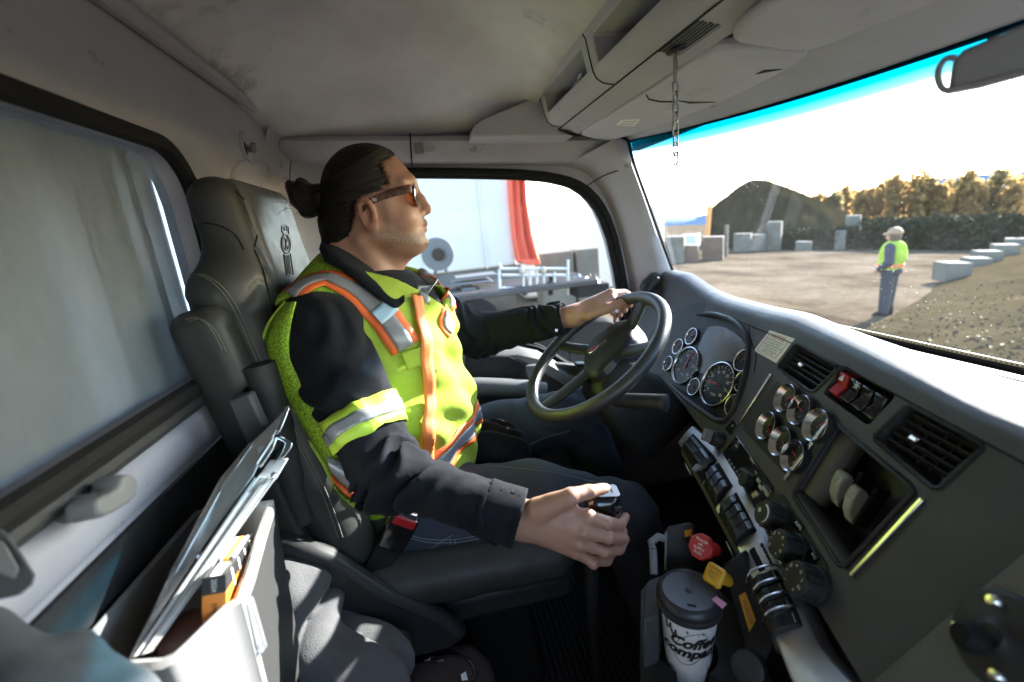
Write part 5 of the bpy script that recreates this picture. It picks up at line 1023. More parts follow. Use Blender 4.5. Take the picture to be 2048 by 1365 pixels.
# ================================================================ driver seat
seat = thing('driver_seat', 'dark grey leather driver seat with an embossed crest and folded armrest', 'seat', (-.15, 1.05, -1.13))
tl = math.radians(7); SR = np.array([(math.cos(tl), 0, math.sin(tl)), (0, 1, 0), (-math.sin(tl), 0, math.cos(tl))])
def sback(P):
    y = np.abs(P[..., 1] - 1.05)
    hd = rbox(P, (-.338, 1.05, .005), (.042, .190, .128), .04, SR)
    mid = rbox(P, (-.346, 1.05, -.20), (.046, .245, .18), .045, SR); low = rbox(P, (-.315, 1.05, -.42), (.060, .250, .22), .05, SR)
    d = smin(smin(hd, mid, .07), low, .05)
    for s in (-1, 1):
        b = chain(P, [(-.325, 1.05 + s * .20, -.10), (-.295, 1.05 + s * .222, -.24), (-.262, 1.05 + s * .225, -.42), (-.235, 1.05 + s * .225, -.58)], [.022, .042, .055, .055]); d = smin(d, b, .03)
        d = smax(d, -caps(P, (-.262 - .018, 1.05 + s * .166, .10), (-.292, 1.05 + s * .166, -.03), .005), .008)          # welt beside the headrest
    gr = np.abs(P[..., 2] - (.0 - .75 * np.abs(y - .19) - .052)) + np.maximum(0, .155 - y) * 2
    return d + .004 * np.exp(-(gr / .006) ** 2)
soft('backrest', sback, (-.48, .74, -.68), (-.15, 1.36, .20), .006, MATS['leather'], seat, sm=2)
fr = lambda P: rbox(P, (-.330, 1.05, .002), (.042, .156, .130), .035, SR)
soft('headrest_face', lambda P: smax(fr(P), -(P @ SR[0].astype(np.float32) + .318), .006), (-.40, .85, -.16), (-.24, 1.25, .16), .006, MATS['leather_worn'], seat, sm=2)
ins = lambda P: smax(rbox(P, (-.305, 1.05, -.30), (.04, .15, .26), .035, SR), -(P @ SR[0].astype(np.float32) + .335), .01)
soft('back_insert', ins, (-.40, .85, -.62), (-.2, 1.25, .0), .006, MATS['leather_worn'], seat, sm=1)
cush = lambda P: union([rbox(P, (-.02, 1.05, -.695), (.245, .245, .055), .05), caps(P, (-.19, .80, -.665), (.17, .815, -.69), .055), caps(P, (-.19, 1.30, -.665), (.17, 1.285, -.69), .055), caps(P, (.20, .88, -.70), (.20, 1.22, -.70), .055)], .03) + .0015 * np.sin(P[..., 0] * 55)
soft('seat_cushion', cush, (-.33, .70, -.82), (.32, 1.40, -.58), .007, MATS['leather'], seat, sm=2)
g = G(); g.frame((0, 1.05, -.80), (1, 0, 0), (0, 1, 0), (0, 0, 1), .22, .22, .04, taper=1.05); g.build('cushion_pan', MATS['plastic_dark'], seat, bev=.02)
g = G(); g.frame((-.04, 1.05, -.97), (1, 0, 0), (0, 1, 0), (0, 0, 1), .19, .18, .14, taper=.8); g.build('pedestal', MATS['rubber'], seat, bev=.015)
svp = [(-.385, -.50), (-.36, -.47), (-.31, -.475), (-.24, -.53), (-.16, -.63), (-.06, -.72), (-.02, -.78), (-.06, -.80), (-.36, -.80)]
g = G(); g.prism([(a, .765, b) for a, b in svp], (0, -.035, 0), inset=.05); g.build('side_cover', MATS['dash_black'], seat, bev=.012, seg=3)
g = G(); g.lathe([(.0, .008), (.022, .008), (.027, .004), (.03, 0)], (-.16, .733, -.74), (0, -1, 0), 24); g.build('recline_knob', MATS['plastic_dark'], seat)
# double stitching on the near bolster
sb = world_mesh([o for o in seat.children if o.name == 'backrest'][0])
def stitch(pts, m='thread', r=.0012, name='stitching', step=None):
    P = cat([np.array(p) for p in pts], 60); Q = []
    for p in P:
        d = nrm(p); h = sb.ray_cast(Vector((0, 0, 0)), Vector(d))
        if h[0]: Q.append(np.array(h[0]) + np.array(h[1]) * .0008)
    g = G()
    if len(Q) > 3: g.tube(Q, r, 5)
    return g.build(name, MATS[m], seat)
for off in (0, 9):
    stitch([at(a + off, b, y=.82) for a, b in [(374, 549), (405, 553), (440, 580), (470, 625), (500, 690), (530, 760), (570, 840), (612, 920), (650, 1000), (676, 1075)]])
stitch([at(a, b, y=.85) for a, b in [(404, 446), (440, 452), (470, 470), (488, 500)]], 'rubber', .0013, 'welt')
stitch([at(a, b, y=.85) for a, b in [(470, 383), (497, 410), (512, 440), (514, 470), (508, 495)]], 'rubber', .0013, 'welt')
stitch([at(a, b, y=.85) for a, b in [(508, 500), (525, 540), (537, 590), (546, 640), (552, 700)]], 'rubber', .0016, 'welt')
# embossed crest on the headrest: crown, oval with figure, barred tail
hb2 = world_mesh([o for o in seat.children if o.name == 'headrest_face'][0])
def emb(a, b):
    d = nrm(ray(a, b)); h = hb2.ray_cast(Vector((0, 0, 0)), Vector(d)); return (np.array(h[0]) + np.array(h[1]) * .001) if h[0] else at(a, b, y=1.05)
g = G()
for P in ([(563, 452), (563, 462), (567, 470), (577, 469), (576, 454), (569, 451)], [(567, 454), (568, 462)], [(572, 454), (573, 462)]): g.tube([emb(*p) for p in P], 0.0010, 5)
g.tube([emb(571 + 9 * math.cos(a) + 1.5 * math.sin(a), 489 + 19 * math.sin(a)) for a in np.linspace(0, 6.283, 26, endpoint=False)], 0.0011, 6, closed=True)
g.tube([emb(571 + 6 * math.cos(a) + 1 * math.sin(a), 488 + 14 * math.sin(a)) for a in np.linspace(0, 6.283, 22, endpoint=False)], 0.0007, 5, closed=True)
g.tube([emb(*p) for p in [(569, 477), (571, 489), (570, 500)]], 0.0011, 5); g.tube([emb(*p) for p in [(574, 478), (571, 488), (575, 499)]], 0.0010, 5)
g.tube([emb(*p) for p in [(567, 509), (573, 552), (580, 553), (586, 550), (580, 508)]], 0.0011, 5)
for k in (0, 1, 2): g.tube([emb(570.5 + k * 3, 511), emb(575 + k * 3, 549)], 0.0008, 5)
g.build('embossed_crest', MATS['leather_worn'], seat)
# armrest folded up beside the backrest
AR = frame3((.985, 0, .17), (-.17, 0, 1))
af = lambda P: smax(rbox(P, (-.334, .790, -.315), (.043, .036, .240), .030, AR), -rbox(P, (-.285, .772, -.37), (.022, .045, .16), .014, AR), .008)
aro = soft('armrest', af, (-.48, .66, -.66), (-.2, .92, -.04), .006, MATS['leather'], seat, sm=2)
sb = world_mesh(aro)
for off in (0, 8): stitch([at(a + off, b + off * .4, y=.72) for a, b in [(372, 640), (392, 636), (415, 650), (432, 676), (444, 700)]])
g = G(); g.tube([(-.300, .785, -.18), (-.296, .785, -.27), (-.288, .785, -.48)], [.026, .028, .026], 12); g.build('armrest_core', MATS['plastic_dark'], seat)
A_, B_ = at(482, 790, y=.715), at(522, 880, y=.715); g = G(); g.frame((A_ + B_) / 2, nrm(B_ - A_), nrm(np.cross(nrm(B_ - A_), (0, 1, 0))), (0, 1, 0), np.linalg.norm(B_ - A_) / 2, .017, .012, taper=1.); g.build('armrest_latch', MATS['dash_grey'], seat, bev=.004)
# ================================================================ the driver
mat('shirt_black', (.0085, .009, .0115), .9, spec=.08, sheen=.03, bump=(900, .35), fold=(26, .55, .006), noise=(18, (.016, .017, .021), .3))
mat('denim', (.034, .043, .060), .9, spec=.1, bump=(1100, .5), fold=(22, .5, .006), noise=(10, (.062, .072, .092), .25), sheen=.05)
mat('lime_mesh', (.33, .50, .03), .75, noise=(60, (.28, .44, .025), .3))
def skin_mat():
    m = bpy.data.materials.new('skin'); m.use_nodes = True; t = m.node_tree; L = t.links.new; p = t.nodes['Principled BSDF']; MATS['skin'] = m
    tc = t.nodes.new('ShaderNodeTexCoord')
    def nz(s, d=4): n = t.nodes.new('ShaderNodeTexNoise'); n.inputs['Scale'].default_value = s; n.inputs['Detail'].default_value = d; L(tc.outputs['Object'], n.inputs[0]); return n.outputs[0]
    def mx(f, a, b):
        x = t.nodes.new('ShaderNodeMix'); x.data_type = 'RGBA'
        (L(f, x.inputs[0]) if not isinstance(f, float) else setattr(x.inputs[0], 'default_value', f))
        for s, v in ((6, a), (7, b)):
            if isinstance(v, tuple): x.inputs[s].default_value = (*v, 1)
            else: L(v, x.inputs[s])
        return x.outputs[2]
    def attr(n): a = t.nodes.new('ShaderNodeAttribute'); a.attribute_name = n; return a.outputs['Fac']
    base = mx(nz(28), (.36, .185, .125), (.43, .245, .17)); base = mx(attr('lips'), base, (.27, .105, .085)); base = mx(attr('flush'), base, (.40, .155, .105))
    st = t.nodes.new('ShaderNodeMapRange'); st.inputs[1].default_value = .42; st.inputs[2].default_value = .66; L(nz(900, 2), st.inputs[0])
    ml = t.nodes.new('ShaderNodeMath'); ml.operation = 'MULTIPLY'; ml.use_clamp = True; st.inputs[4].default_value = 2.0; L(st.outputs[0], ml.inputs[0]); L(attr('beard'), ml.inputs[1])
    base = mx(ml.outputs[0], base, (.085, .05, .03)); base = mx(attr('nail'), base, (.62, .42, .34)); L(base, p.inputs['Base Color'])
    p.inputs['Roughness'].default_value = .48; p.inputs['Subsurface Weight'].default_value = .12; p.inputs['Subsurface Radius'].default_value = (.012, .005, .003); p.inputs['Subsurface Scale'].default_value = .5
    b = t.nodes.new('ShaderNodeBump'); b.inputs['Strength'].default_value = .25; b.inputs['Distance'].default_value = .001; L(nz(260, 4), b.inputs['Height']); L(b.outputs[0], p.inputs['Normal'])
skin_mat()
man = thing('person', 'driver with a dark hair bun, sunglasses and lime safety vest over a black shirt', 'person', (-.10, 1.05, -.62))
HY = 1.05
def h(px, py): return at(px, py, y=HY)
def hy(px, py, dy): q = at(px, py, y=HY + dy); return q
# head: profile points are read on the face's middle plane
def head(P):
    y = P[..., 1] - HY
    d = ell(P, (-.102, HY, .098), (.094, .074, .092))
    d = smin(d, ell(P, (-.072, HY, .052), (.066, .064, .088)), .03)                       # face mass
    d = smin(d, ell(P, (-.052, HY, -.002), (.050, .050, .040)), .03)                      # jaw
    ch = h(853, 484); d = smin(d, ell(P, ch + (-.013, 0, .001), (.017, .022, .015)), .018)
    for s in (-1, 1):
        d = smin(d, caps(P, (-.098, HY + s * .058, .008), (-.030, HY + s * .026, -.020), .020, .017), .03)    # jaw line
        d = smin(d, ell(P, (-.040, HY + s * .044, .040), (.024, .022, .022)), .025)       # cheek
        d = smin(d, ell(P, (-.088, HY + s * .062, .068), (.03, .014, .03)), .02)
        d = smax(d, -ell(P, (-.008, HY + s * .031, .078), (.017, .019, .012)), .012)      # eye socket
        d = smin(d, ell(P, (-.0265, HY + s * .031, .077), (.0125, .0145, .0115)), .004)     # lid over the eyeball
        d = smin(d, ell(P, h(850, 427) + (-.013, s * .0140, .0), (.0115, .0080, .0078)), .006)   # nostril wing
        d = smax(d, -ell(P, h(850, 432) + (-.007, s * .007, -.0035), (.006, .0035, .003)), .002)
    bw = h(832, 362); d = smin(d, chain(P, [bw + (-.028, -.052, -.006), bw + (-.013, -.025, .0), bw + (-.011, 0, -.003), bw + (-.013, .025, 0), bw + (-.028, .052, -.006)], [.008, .010, .009, .010, .008], .01), .014)
    n0, n1 = h(838, 382), h(861, 418); d = smin(d, chain(P, [n0 + (-.010, 0, .004), (n0 + n1) / 2 + (-.0095, 0, .001), n1 + (-.0115, 0, .0005)], [.0085, .0100, .0135], .008), .009)
    d = smin(d, ell(P, h(846, 438) + (-.013, 0, -.001), (.012, .024, .016)), .014)       # muzzle
    lp = h(854, 446); d = smin(d, chain(P, [lp + (-.019, -.022, -.004), lp + (-.0075, -.008, .0), lp + (-.0075, .008, 0), lp + (-.019, .022, -.004)], [.003, .0075, .0075, .003], .006), .003)
    ll = h(854, 458.5); d = smin(d, chain(P, [ll + (-.018, -.020, .003), ll + (-.0085, -.007, -.0), ll + (-.0085, .007, 0), ll + (-.018, .02, .003)], [.003, .0080, .0080, .003], .006), .003)
    mo = h(849, 452); d = smax(d, -chain(P, [mo + (-.024, -.027, -.0015), mo + (-.010, -.013, .0005), mo + (-.001, 0, 0), mo + (-.010, .013, .0005), mo + (-.024, .027, -.0015)], [.0012, .0018, .0024, .0018, .0012], .003), .002)
    d = smax(d, -ell(P, h(862, 470) + (-.004, 0, 0), (.0085, .018, .005)), .006); d = smax(d, -ell(P, h(862, 435) + (-.004, 0, 0), (.006, .010, .004)), .005)
    # neck and the soft underside of the chin
    nk = smin(caps(P, (-.130, HY, .02), (-.155, HY, -.15), .053, .060), caps(P, (-.058, HY, -.002), (-.112, HY, -.10), .028, .040), .03)
    nk = smin(nk, caps(P, (-.16, HY, .02), (-.185, HY, -.10), .05, .06), .03)
    d = smin(d, nk, .028)
    for s in (-1, 1): d = smin(d, caps(P, (-.13, HY + s * .056, .0), (-.085, HY + s * .02, -.13), .012, .012), .025)
    return d
def ear(P, s):
    c = at(737, 431, y=HY + s * .078); c = np.array((c[0], HY + s * .078, c[2])); R = frame3((.95, s * .30, -.1), (-.18, s * .12, 1)); q = (P - c) @ R.T.astype(np.float32)
    pl_ = ell(q, (0, 0, 0), (.0175, .0075, .033)); pl_ = smin(pl_, ell(q, (.006, 0, -.026), (.0085, .0065, .010)), .008)
    hx_ = [(.010, .006 * -s * 0, .012), (.006, 0, .027), (-.006, 0, .031), (-.0155, 0, .020), (-.0165, 0, .002), (-.010, 0, -.016), (-.001, 0, -.027)]
    rim = chain(q, [np.array(a) + (0, s * -.0 + .0035 * s, 0) for a in hx_], [.0026, .0034, .0036, .0038, .0036, .0032, .003], .003)
    d = smin(smax(pl_, -ell(q, (-.001, s * .009, .004), (.0115, .0105, .020)), .003), rim, .003)
    d = smin(d, chain(q, [(-.008, .002 * s, .014), (-.009, .003 * s, 0), (-.003, .002 * s, -.012)], [.0025, .003, .0025], .003), .003)
    return smin(d, ell(q, (.0125, .001 * s, -.006), (.004, .005, .006)), .004)
# hands -----------------------------------------------------------------------
def fingers(P, chains, k=.0045):
    return union([chain(P, pts, rad, .003) for pts, rad in chains], k)
def pt(px, py, y): return at(px, py, y=y)
R_wr = pt(1046, 1038, .632); R_wr2 = pt(1000, 1028, .645)
RF = dict(index=[pt(1176, 1034, .592), pt(1214, 1046, .585), pt(1240, 1050, .606), pt(1252, 1034, .628)],
          middle=[pt(1166, 1062, .586), pt(1216, 1074, .580), pt(1244, 1076, .602), pt(1246, 1062, .628)],
          ring=[pt(1160, 1086, .586), pt(1208, 1101, .581), pt(1238, 1099, .600), pt(1252, 1078, .632)],
          pinky=[pt(1152, 1104, .592), pt(1186, 1124, .585), pt(1214, 1122, .600), pt(1228, 1104, .620)],
          thumb=[pt(1086, 1018, .606), pt(1140, 994, .592), pt(1178, 984, .600), pt(1211, 977, .618)])
RFr = dict(index=[.0125, .0108, .0098, .0075], middle=[.0125, .0108, .0098, .0075], ring=[.0120, .0104, .0094, .0074], pinky=[.0108, .0092, .0084, .0066], thumb=[.0165, .0138, .0118, .0088])
RFr = {k: [x * .93 for x in v] for k, v in RFr.items()}
def handR(P):
    f = fingers(P, [(RF[k], RFr[k]) for k in RF], .0018)
    bk = union([caps(P, R_wr, RF['index'][0], .023, .0125), caps(P, R_wr, RF['middle'][0], .023, .0125), caps(P, R_wr + (0, .0, -.008), RF['ring'][0], .021, .012), caps(P, R_wr + (0, 0, -.013), RF['pinky'][0], .018, .0115), caps(P, pt(1076, 1020, .612), RF['thumb'][1], .020, .013), caps(P, pt(1130, 1030, .612), pt(1140, 1000, .606), .014, .010)], .014)
    ar = chain(P, [R_wr2, R_wr], [.030, .0265], .01); d = smin(smin(bk, ar, .02), f, .004)
    for k, nx_ in (('index', 'middle'), ('middle', 'ring'), ('ring', 'pinky')): 
        a = (RF[k][0] + RF[nx_][0]) / 2 + (.004, -.016, 0); b = (RF[k][1] + RF[nx_][1]) / 2 + (0, -.013, 0); d = smax(d, -caps(P, a, b, .0022, .0048), .003)
    for k in ('index', 'middle', 'ring', 'pinky'): d = smin(d, ell(P, RF[k][0] + (-.002, -.006, .001), (.0075, .0078, .0065)), .004); d = smin(d, ell(P, RF[k][1] + (0, -.003, 0), (.0088, .0095, .0092)), .003)
    return d + .0006 * vnoise(P, 90)
# left hand over the rim
rimA = min(np.linspace(0, 2 * math.pi, 400), key=lambda a: np.hypot(*(np.array([(CAM.T @ W(RR * math.cos(a), RR * math.sin(a)))[i] / (CAM.T @ W(RR * math.cos(a), RR * math.sin(a)))[2] * FPX for i in (0, 1)]) + (CX - 1238, CY - 606))))
def rimp(da, out=0., up=0.): a = rimA + da; D_ = SWX * math.cos(a) + SWY * math.sin(a); return SWC + D_ * (RR + out) + SWN * up
sgn = 1 if (CAM.T @ rimp(.1))[0] / (CAM.T @ rimp(.1))[2] > (CAM.T @ rimp(-.1))[0] / (CAM.T @ rimp(-.1))[2] else -1
L_wr = at(1146, 632, y=1.20); L_ar = at(1085, 645, y=1.235)
_dep = lambda q: float((CAM.T @ q)[2])
rc_ = rimp(0)
def lp_(px, py, dd=0.): return at(px, py, d=_dep(rc_) + dd)
LF = dict(index=[lp_(1222, 588, .012), lp_(1248, 586, .035), lp_(1264, 594, .052), lp_(1260, 612, .050)],
          middle=[lp_(1214, 594, .03), lp_(1240, 592, .055), lp_(1254, 604, .066), lp_(1250, 622, .056)],
          ring=[lp_(1206, 604, .045), lp_(1230, 604, .068), lp_(1244, 618, .072), lp_(1240, 632, .058)],
          pinky=[lp_(1198, 616, .055), lp_(1220, 620, .074), lp_(1232, 632, .074), lp_(1230, 642, .062)],
          thumb=[lp_(1176, 630, -.012), lp_(1214, 617, -.022), lp_(1242, 607, -.026), lp_(1266, 599, -.022)])
LFr = dict(index=[.0125, .0105, .0095, .0075], middle=[.0125, .0105, .0095, .0075], ring=[.012, .010, .009, .0072], pinky=[.011, .009, .008, .0065], thumb=[.016, .0135, .0118, .0092])
def handL(P):
    f = fingers(P, [(LF[k], LFr[k]) for k in LF], .003)
    bk = union([caps(P, L_wr, LF['index'][0], .024, .015), caps(P, L_wr, LF['middle'][0], .024, .015), caps(P, L_wr + (0, .006, -.004), LF['ring'][0], .022, .014), caps(P, L_wr + (0, .01, -.006), LF['pinky'][0], .02, .013), caps(P, L_wr + (.012, -.01, 0), LF['thumb'][1], .022, .014), caps(P, lp_(1196, 612, .0), lp_(1222, 600, .0), .020, .016)], .014)
    return smin(smin(bk, caps(P, L_ar, L_wr, .030, .026), .02), f, .005)
# body under the clothes
SHR, ELR = np.array((-.212, .848, -.15)), pt(776, 950, .715); SHL, ELL_ = np.array((-.112, 1.272, -.15)), np.array((.12, 1.36, -.315))
TW = math.radians(16)                                  # his chest is turned a little towards the passenger side
def unturn(P): q = P - np.array((-.12, HY, 0), np.float32); return np.stack([q[..., 0] * math.cos(TW) - q[..., 1] * math.sin(TW) - .12, q[..., 0] * math.sin(TW) + q[..., 1] * math.cos(TW) + HY, q[..., 2]], -1)
def torso(P, o=0., loc=False):
    if not loc: P = unturn(P)
    d = union([ell(P, (-.115, HY, -.40), (.148, .180, .17)), ell(P, (-.122, HY, -.22), (.142, .192, .16)), ell(P, (-.120, HY, -.53), (.150, .185, .11)),
               caps(P, (-.178, .89, -.142), (-.178, 1.21, -.142), .066), caps(P, (-.184, .98, -.122), (-.184, 1.12, -.122), .062)], .045)
    return d - o
legR = [(-.11, .925, -.605), (.149, .895, -.618), (.365, .885, -.690)]; shR = [(.365, .885, -.690), (.44, .89, -.90), (.48, .895, -1.06)]
legL = [(-.11, 1.175, -.605), (.148, 1.235, -.598), (.385, 1.245, -.578)]; shL = [(.385, 1.245, -.578), (.45, 1.25, -.80), (.52, 1.255, -1.04)]
def body(P):
    d = smin(head(P), torso(P, -.02), .03)
    for s in (-1, 1): d = smin(d, ear(P, s), .004)
    d = smin(d, chain(P, [SHR, ELR, R_wr2], [.045, .030, .028], .02), .02); d = smin(d, chain(P, [SHL, ELL_, L_ar], [.045, .030, .028], .02), .02)
    d = smin(d, chain(P, legR, [.085, .075, .058], .03), .04); d = smin(d, chain(P, legL, [.085, .075, .058], .03), .04); d = smin(d, chain(P, shR, [.055, .05, .04], .02), .02); d = smin(d, chain(P, shL, [.055, .05, .04], .02), .02)
    return smin(smin(d, handR(P), .004), handL(P), .004)
def g_lips(V): c = h(853, 452); return np.exp(-(((V - c) / (.010, .019, .0095)) ** 2).sum(1) ** 2) * (V[:, 0] > c[0] - .016)
def g_beard(V):
    c = h(848, 485); jaw = np.clip(1.15 - np.abs((V[:, 2] + .012 - (-.02 - V[:, 0]) * .30) / .026), 0, 1) * np.clip((V[:, 0] + .105) / .02, 0, 1) * (np.abs(V[:, 1] - HY) < .09)
    chin = np.exp(-(((V - c) / (.03, .03, .017)) ** 2).sum(1)); mus = .55 * np.exp(-(((V - h(848, 438)) / (.018, .026, .006)) ** 2).sum(1))
    side = np.clip(1 - np.abs((V[:, 0] + .073) / .012), 0, 1) * np.clip((.085 - V[:, 2]) / .02, 0, 1) * (V[:, 2] > -.02) * (V[:, 0] > -.1)
    return np.clip(np.maximum.reduce([jaw * .9, chin, mus, side * .9]), 0, 1) * (V[:, 2] > -.055) * (V[:, 2] < .1)
def g_flush(V):
    e = at(737, 431, y=HY - .078); r = .6 * np.exp(-(((V - e) / (.03, .03, .045)) ** 2).sum(1)); r = np.maximum(r, .45 * np.exp(-(((V - h(856, 418)) / (.016, .02, .015)) ** 2).sum(1)))
    for F in (RF, LF):
        for k in F:
            r = np.maximum(r, .5 * np.exp(-(((V - F[k][3]) / .016) ** 2).sum(1))); r = np.maximum(r, .35 * np.exp(-(((V - F[k][0]) / .014) ** 2).sum(1))); r = np.maximum(r, .4 * np.exp(-(((V - F[k][1]) / .012) ** 2).sum(1)))
    return r
def g_nail(V):
    r = np.zeros(len(V))
    for F, o in ((RF, (.0, -.005, .006)), (LF, (.0, -.0085, .003))):
        r = np.maximum(r, .8 * (np.linalg.norm((V - F['thumb'][3] - np.array(o)) / (.0085, .0065, .0065), axis=1) < 1))
    return r
bo = soft('body', body, (-.36, .55, -1.12), (.62, 1.48, .22), .0027, MATS['skin'], man, dict(lips=g_lips, beard=g_beard, flush=g_flush, nail=g_nail), sm=1)
# hair: cap pulled back, bun, brows
hair = mat('hair_black', (.006, .005, .0045), .42, spec=.22, bump=(60, .8), stretch=(1.2, 14, 14), noise=(30, (.016, .012, .010), .3))
def poly2(X, Z, pts):
    """signed distance to a closed outline in the side view"""
    d = np.full(X.shape, 1e9); sg_ = np.ones(X.shape); n = len(pts)
    for i in range(n):
        (ax_, az_), (bx_, bz_) = pts[i], pts[i - 1]; ex_, ez_ = bx_ - ax_, bz_ - az_; wx_, wz_ = X - ax_, Z - az_; t = np.clip((wx_ * ex_ + wz_ * ez_) / (ex_ * ex_ + ez_ * ez_), 0, 1)
        d = np.minimum(d, (wx_ - ex_ * t) ** 2 + (wz_ - ez_ * t) ** 2); c1, c2, c3 = Z >= az_, Z < bz_, ex_ * wz_ > ez_ * wx_
        sg_ = np.where((c1 & c2 & c3) | (~c1 & ~c2 & ~c3), -sg_, sg_)
    return np.sqrt(d) * sg_
HL = [(790, 300), (778, 311), (765, 319), (761, 330), (770, 345), (777, 360), (774, 374), (760, 386), (742, 393), (718, 398), (709, 412), (708, 430), (704, 458), (694, 486), (680, 512), (650, 522), (600, 500), (560, 300), (690, 190), (800, 250)]
HLp = [(q[0], q[2]) for q in (at(a, b, y=HY - .068) for a, b in HL)]
def hcap(P):
    sk = smin(ell(P, (-.103, HY, .098), (.0985, .079, .0985)), ell(P, (-.145, HY, .052), (.060, .064, .07)), .03)
    sk = smin(sk, caps(P, (-.165, HY, .03), (-.175, HY, -.035), .052, .046), .03)
    sk = smin(sk, ell(P, (-.085, HY, .075), (.055, .0735, .05)), .02)
    d = smax(sk, poly2(P[..., 0], P[..., 2], HLp) * .8 + .002 * vnoise(P, 160), .012)
    st = .0010 * np.sin(np.arctan2(P[..., 1] - HY, P[..., 2] - .06) * 46 + 3 * vnoise(P, 14)); return d + st
hro = soft('hair', hcap, (-.25, .93, -.10), (.02, 1.17, .215), .0034, hair, man, sm=1)
bc = h(601, 396)
bun = lambda P: union([ell(P, bc + (.013, 0, .012), (.018, .034, .030), frame3((1, 0, .35), (-.35, 0, 1))), ell(P, bc + (-.004, -.004, .0), (.0145, .033, .038), frame3((1, 0, .30), (-.3, 0, 1))), ell(P, bc + (.020, .002, -.018), (.019, .03, .024)), caps(P, bc + (.005, 0, -.002), h(640, 398), .028, .032), ell(P, bc + (.008, .0, -.030), (.017, .026, .014))], .005) + .0014 * np.sin(70 * P[..., 1] + 60 * P[..., 2] + 4 * vnoise(P, 30)) * 1.0
soft('hair_bun', bun, bc - .09, bc + .09, .003, hair, man)
hg = G(); r3 = np.random.default_rng(12); hs = world_mesh(hro)
for k in range(260):                                   # single hairs combed back towards the bun
    z0 = r3.uniform(.05, .19); xs_ = np.linspace(r3.uniform(-.06, -.02), r3.uniform(-.17, -.11), 9); P = []
    for j, xx in enumerate(xs_):
        f = j / 8; p = Vector((xx, HY - .12, z0 + (.07 - z0) * f * .55)); hit = hs.ray_cast(Vector((xx, HY - .3, p.z)), Vector((0, 1, 0)))
        if hit[0]: P.append(np.array(hit[0]) + np.array(hit[1]) * (.0012 + .0018 * r3.random() * math.sin(math.pi * f)))
    if len(P) > 4: hg.tube(P, .0004, 3, caps=False)
HLq = [at(a, b, y=HY - .068) for a, b in HL[1:14]]
for k in range(420):                                   # short hairs feathering the hairline
    i = r3.integers(0, len(HLq) - 1); f = r3.random(); p = HLq[i] * (1 - f) + HLq[i + 1] * f; ip = Vector((p[0] - .004 - .006 * r3.random(), HY - .3, p[2])); hit_ = hs.ray_cast(ip, Vector((0, 1, 0)))
    if hit_[0] is None: continue
    a = np.array(hit_[0]); dirv = nrm((p[0] - a[0] + .010 * r3.random() + .003, 0, (p[2] - a[2]) + .006 * r3.normal())); L_ = .006 + .010 * r3.random(); hg.tube([a + (0, -.0005, 0), a + dirv * L_ * .6 + (0, -.0006, 0), a + dirv * L_ + (0, .0012, 0)], [.00035, .0003, .0001], 3, caps=False)
for k in range(30):                                    # wisps at the nape and round the bun
    a = r3.uniform(0, 6.28); s = bc + np.array((.02 * math.cos(a), -.03, .03 * math.sin(a))) if k % 2 else np.array((-.20 + r3.uniform(-.01, .02), HY - .03, -.03 + r3.uniform(-.02, .03))); d = r3.normal(size=3) * .007; hg.tube([s, s + d + (-.004, -.004, .002), s + d * 1.9 + (-.01, 0, .0)], .0003, 3, caps=False)
stuff(hg.build('loose_hairs', mat('hair_strand', (.020, .016, .013), .45, spec=.3), man))
g = G(); bw = h(832, 361)
for s in (-1, 1): g.tube([bw + (-.036, s * .0545, -.006), bw + (-.020, s * .0455, .001), bw + (-.007, s * .030, .003), bw + (-.002, s * .013, -.001)], [.0016, .0036, .0042, .003], 7, flat=.6)
g.build('eyebrow', hair, man)
for s in (-1, 1): g = G(); g.lathe([(.0, .0118), (.006, .0102), (.0102, .006), (.0118, 0), (.0102, -.006), (0, -.0118)], (-.0262, HY + s * .031, .077), (1, 0, 0), 20); g.build('eye', mat('eye_white', (.7, .68, .64), .2), man)
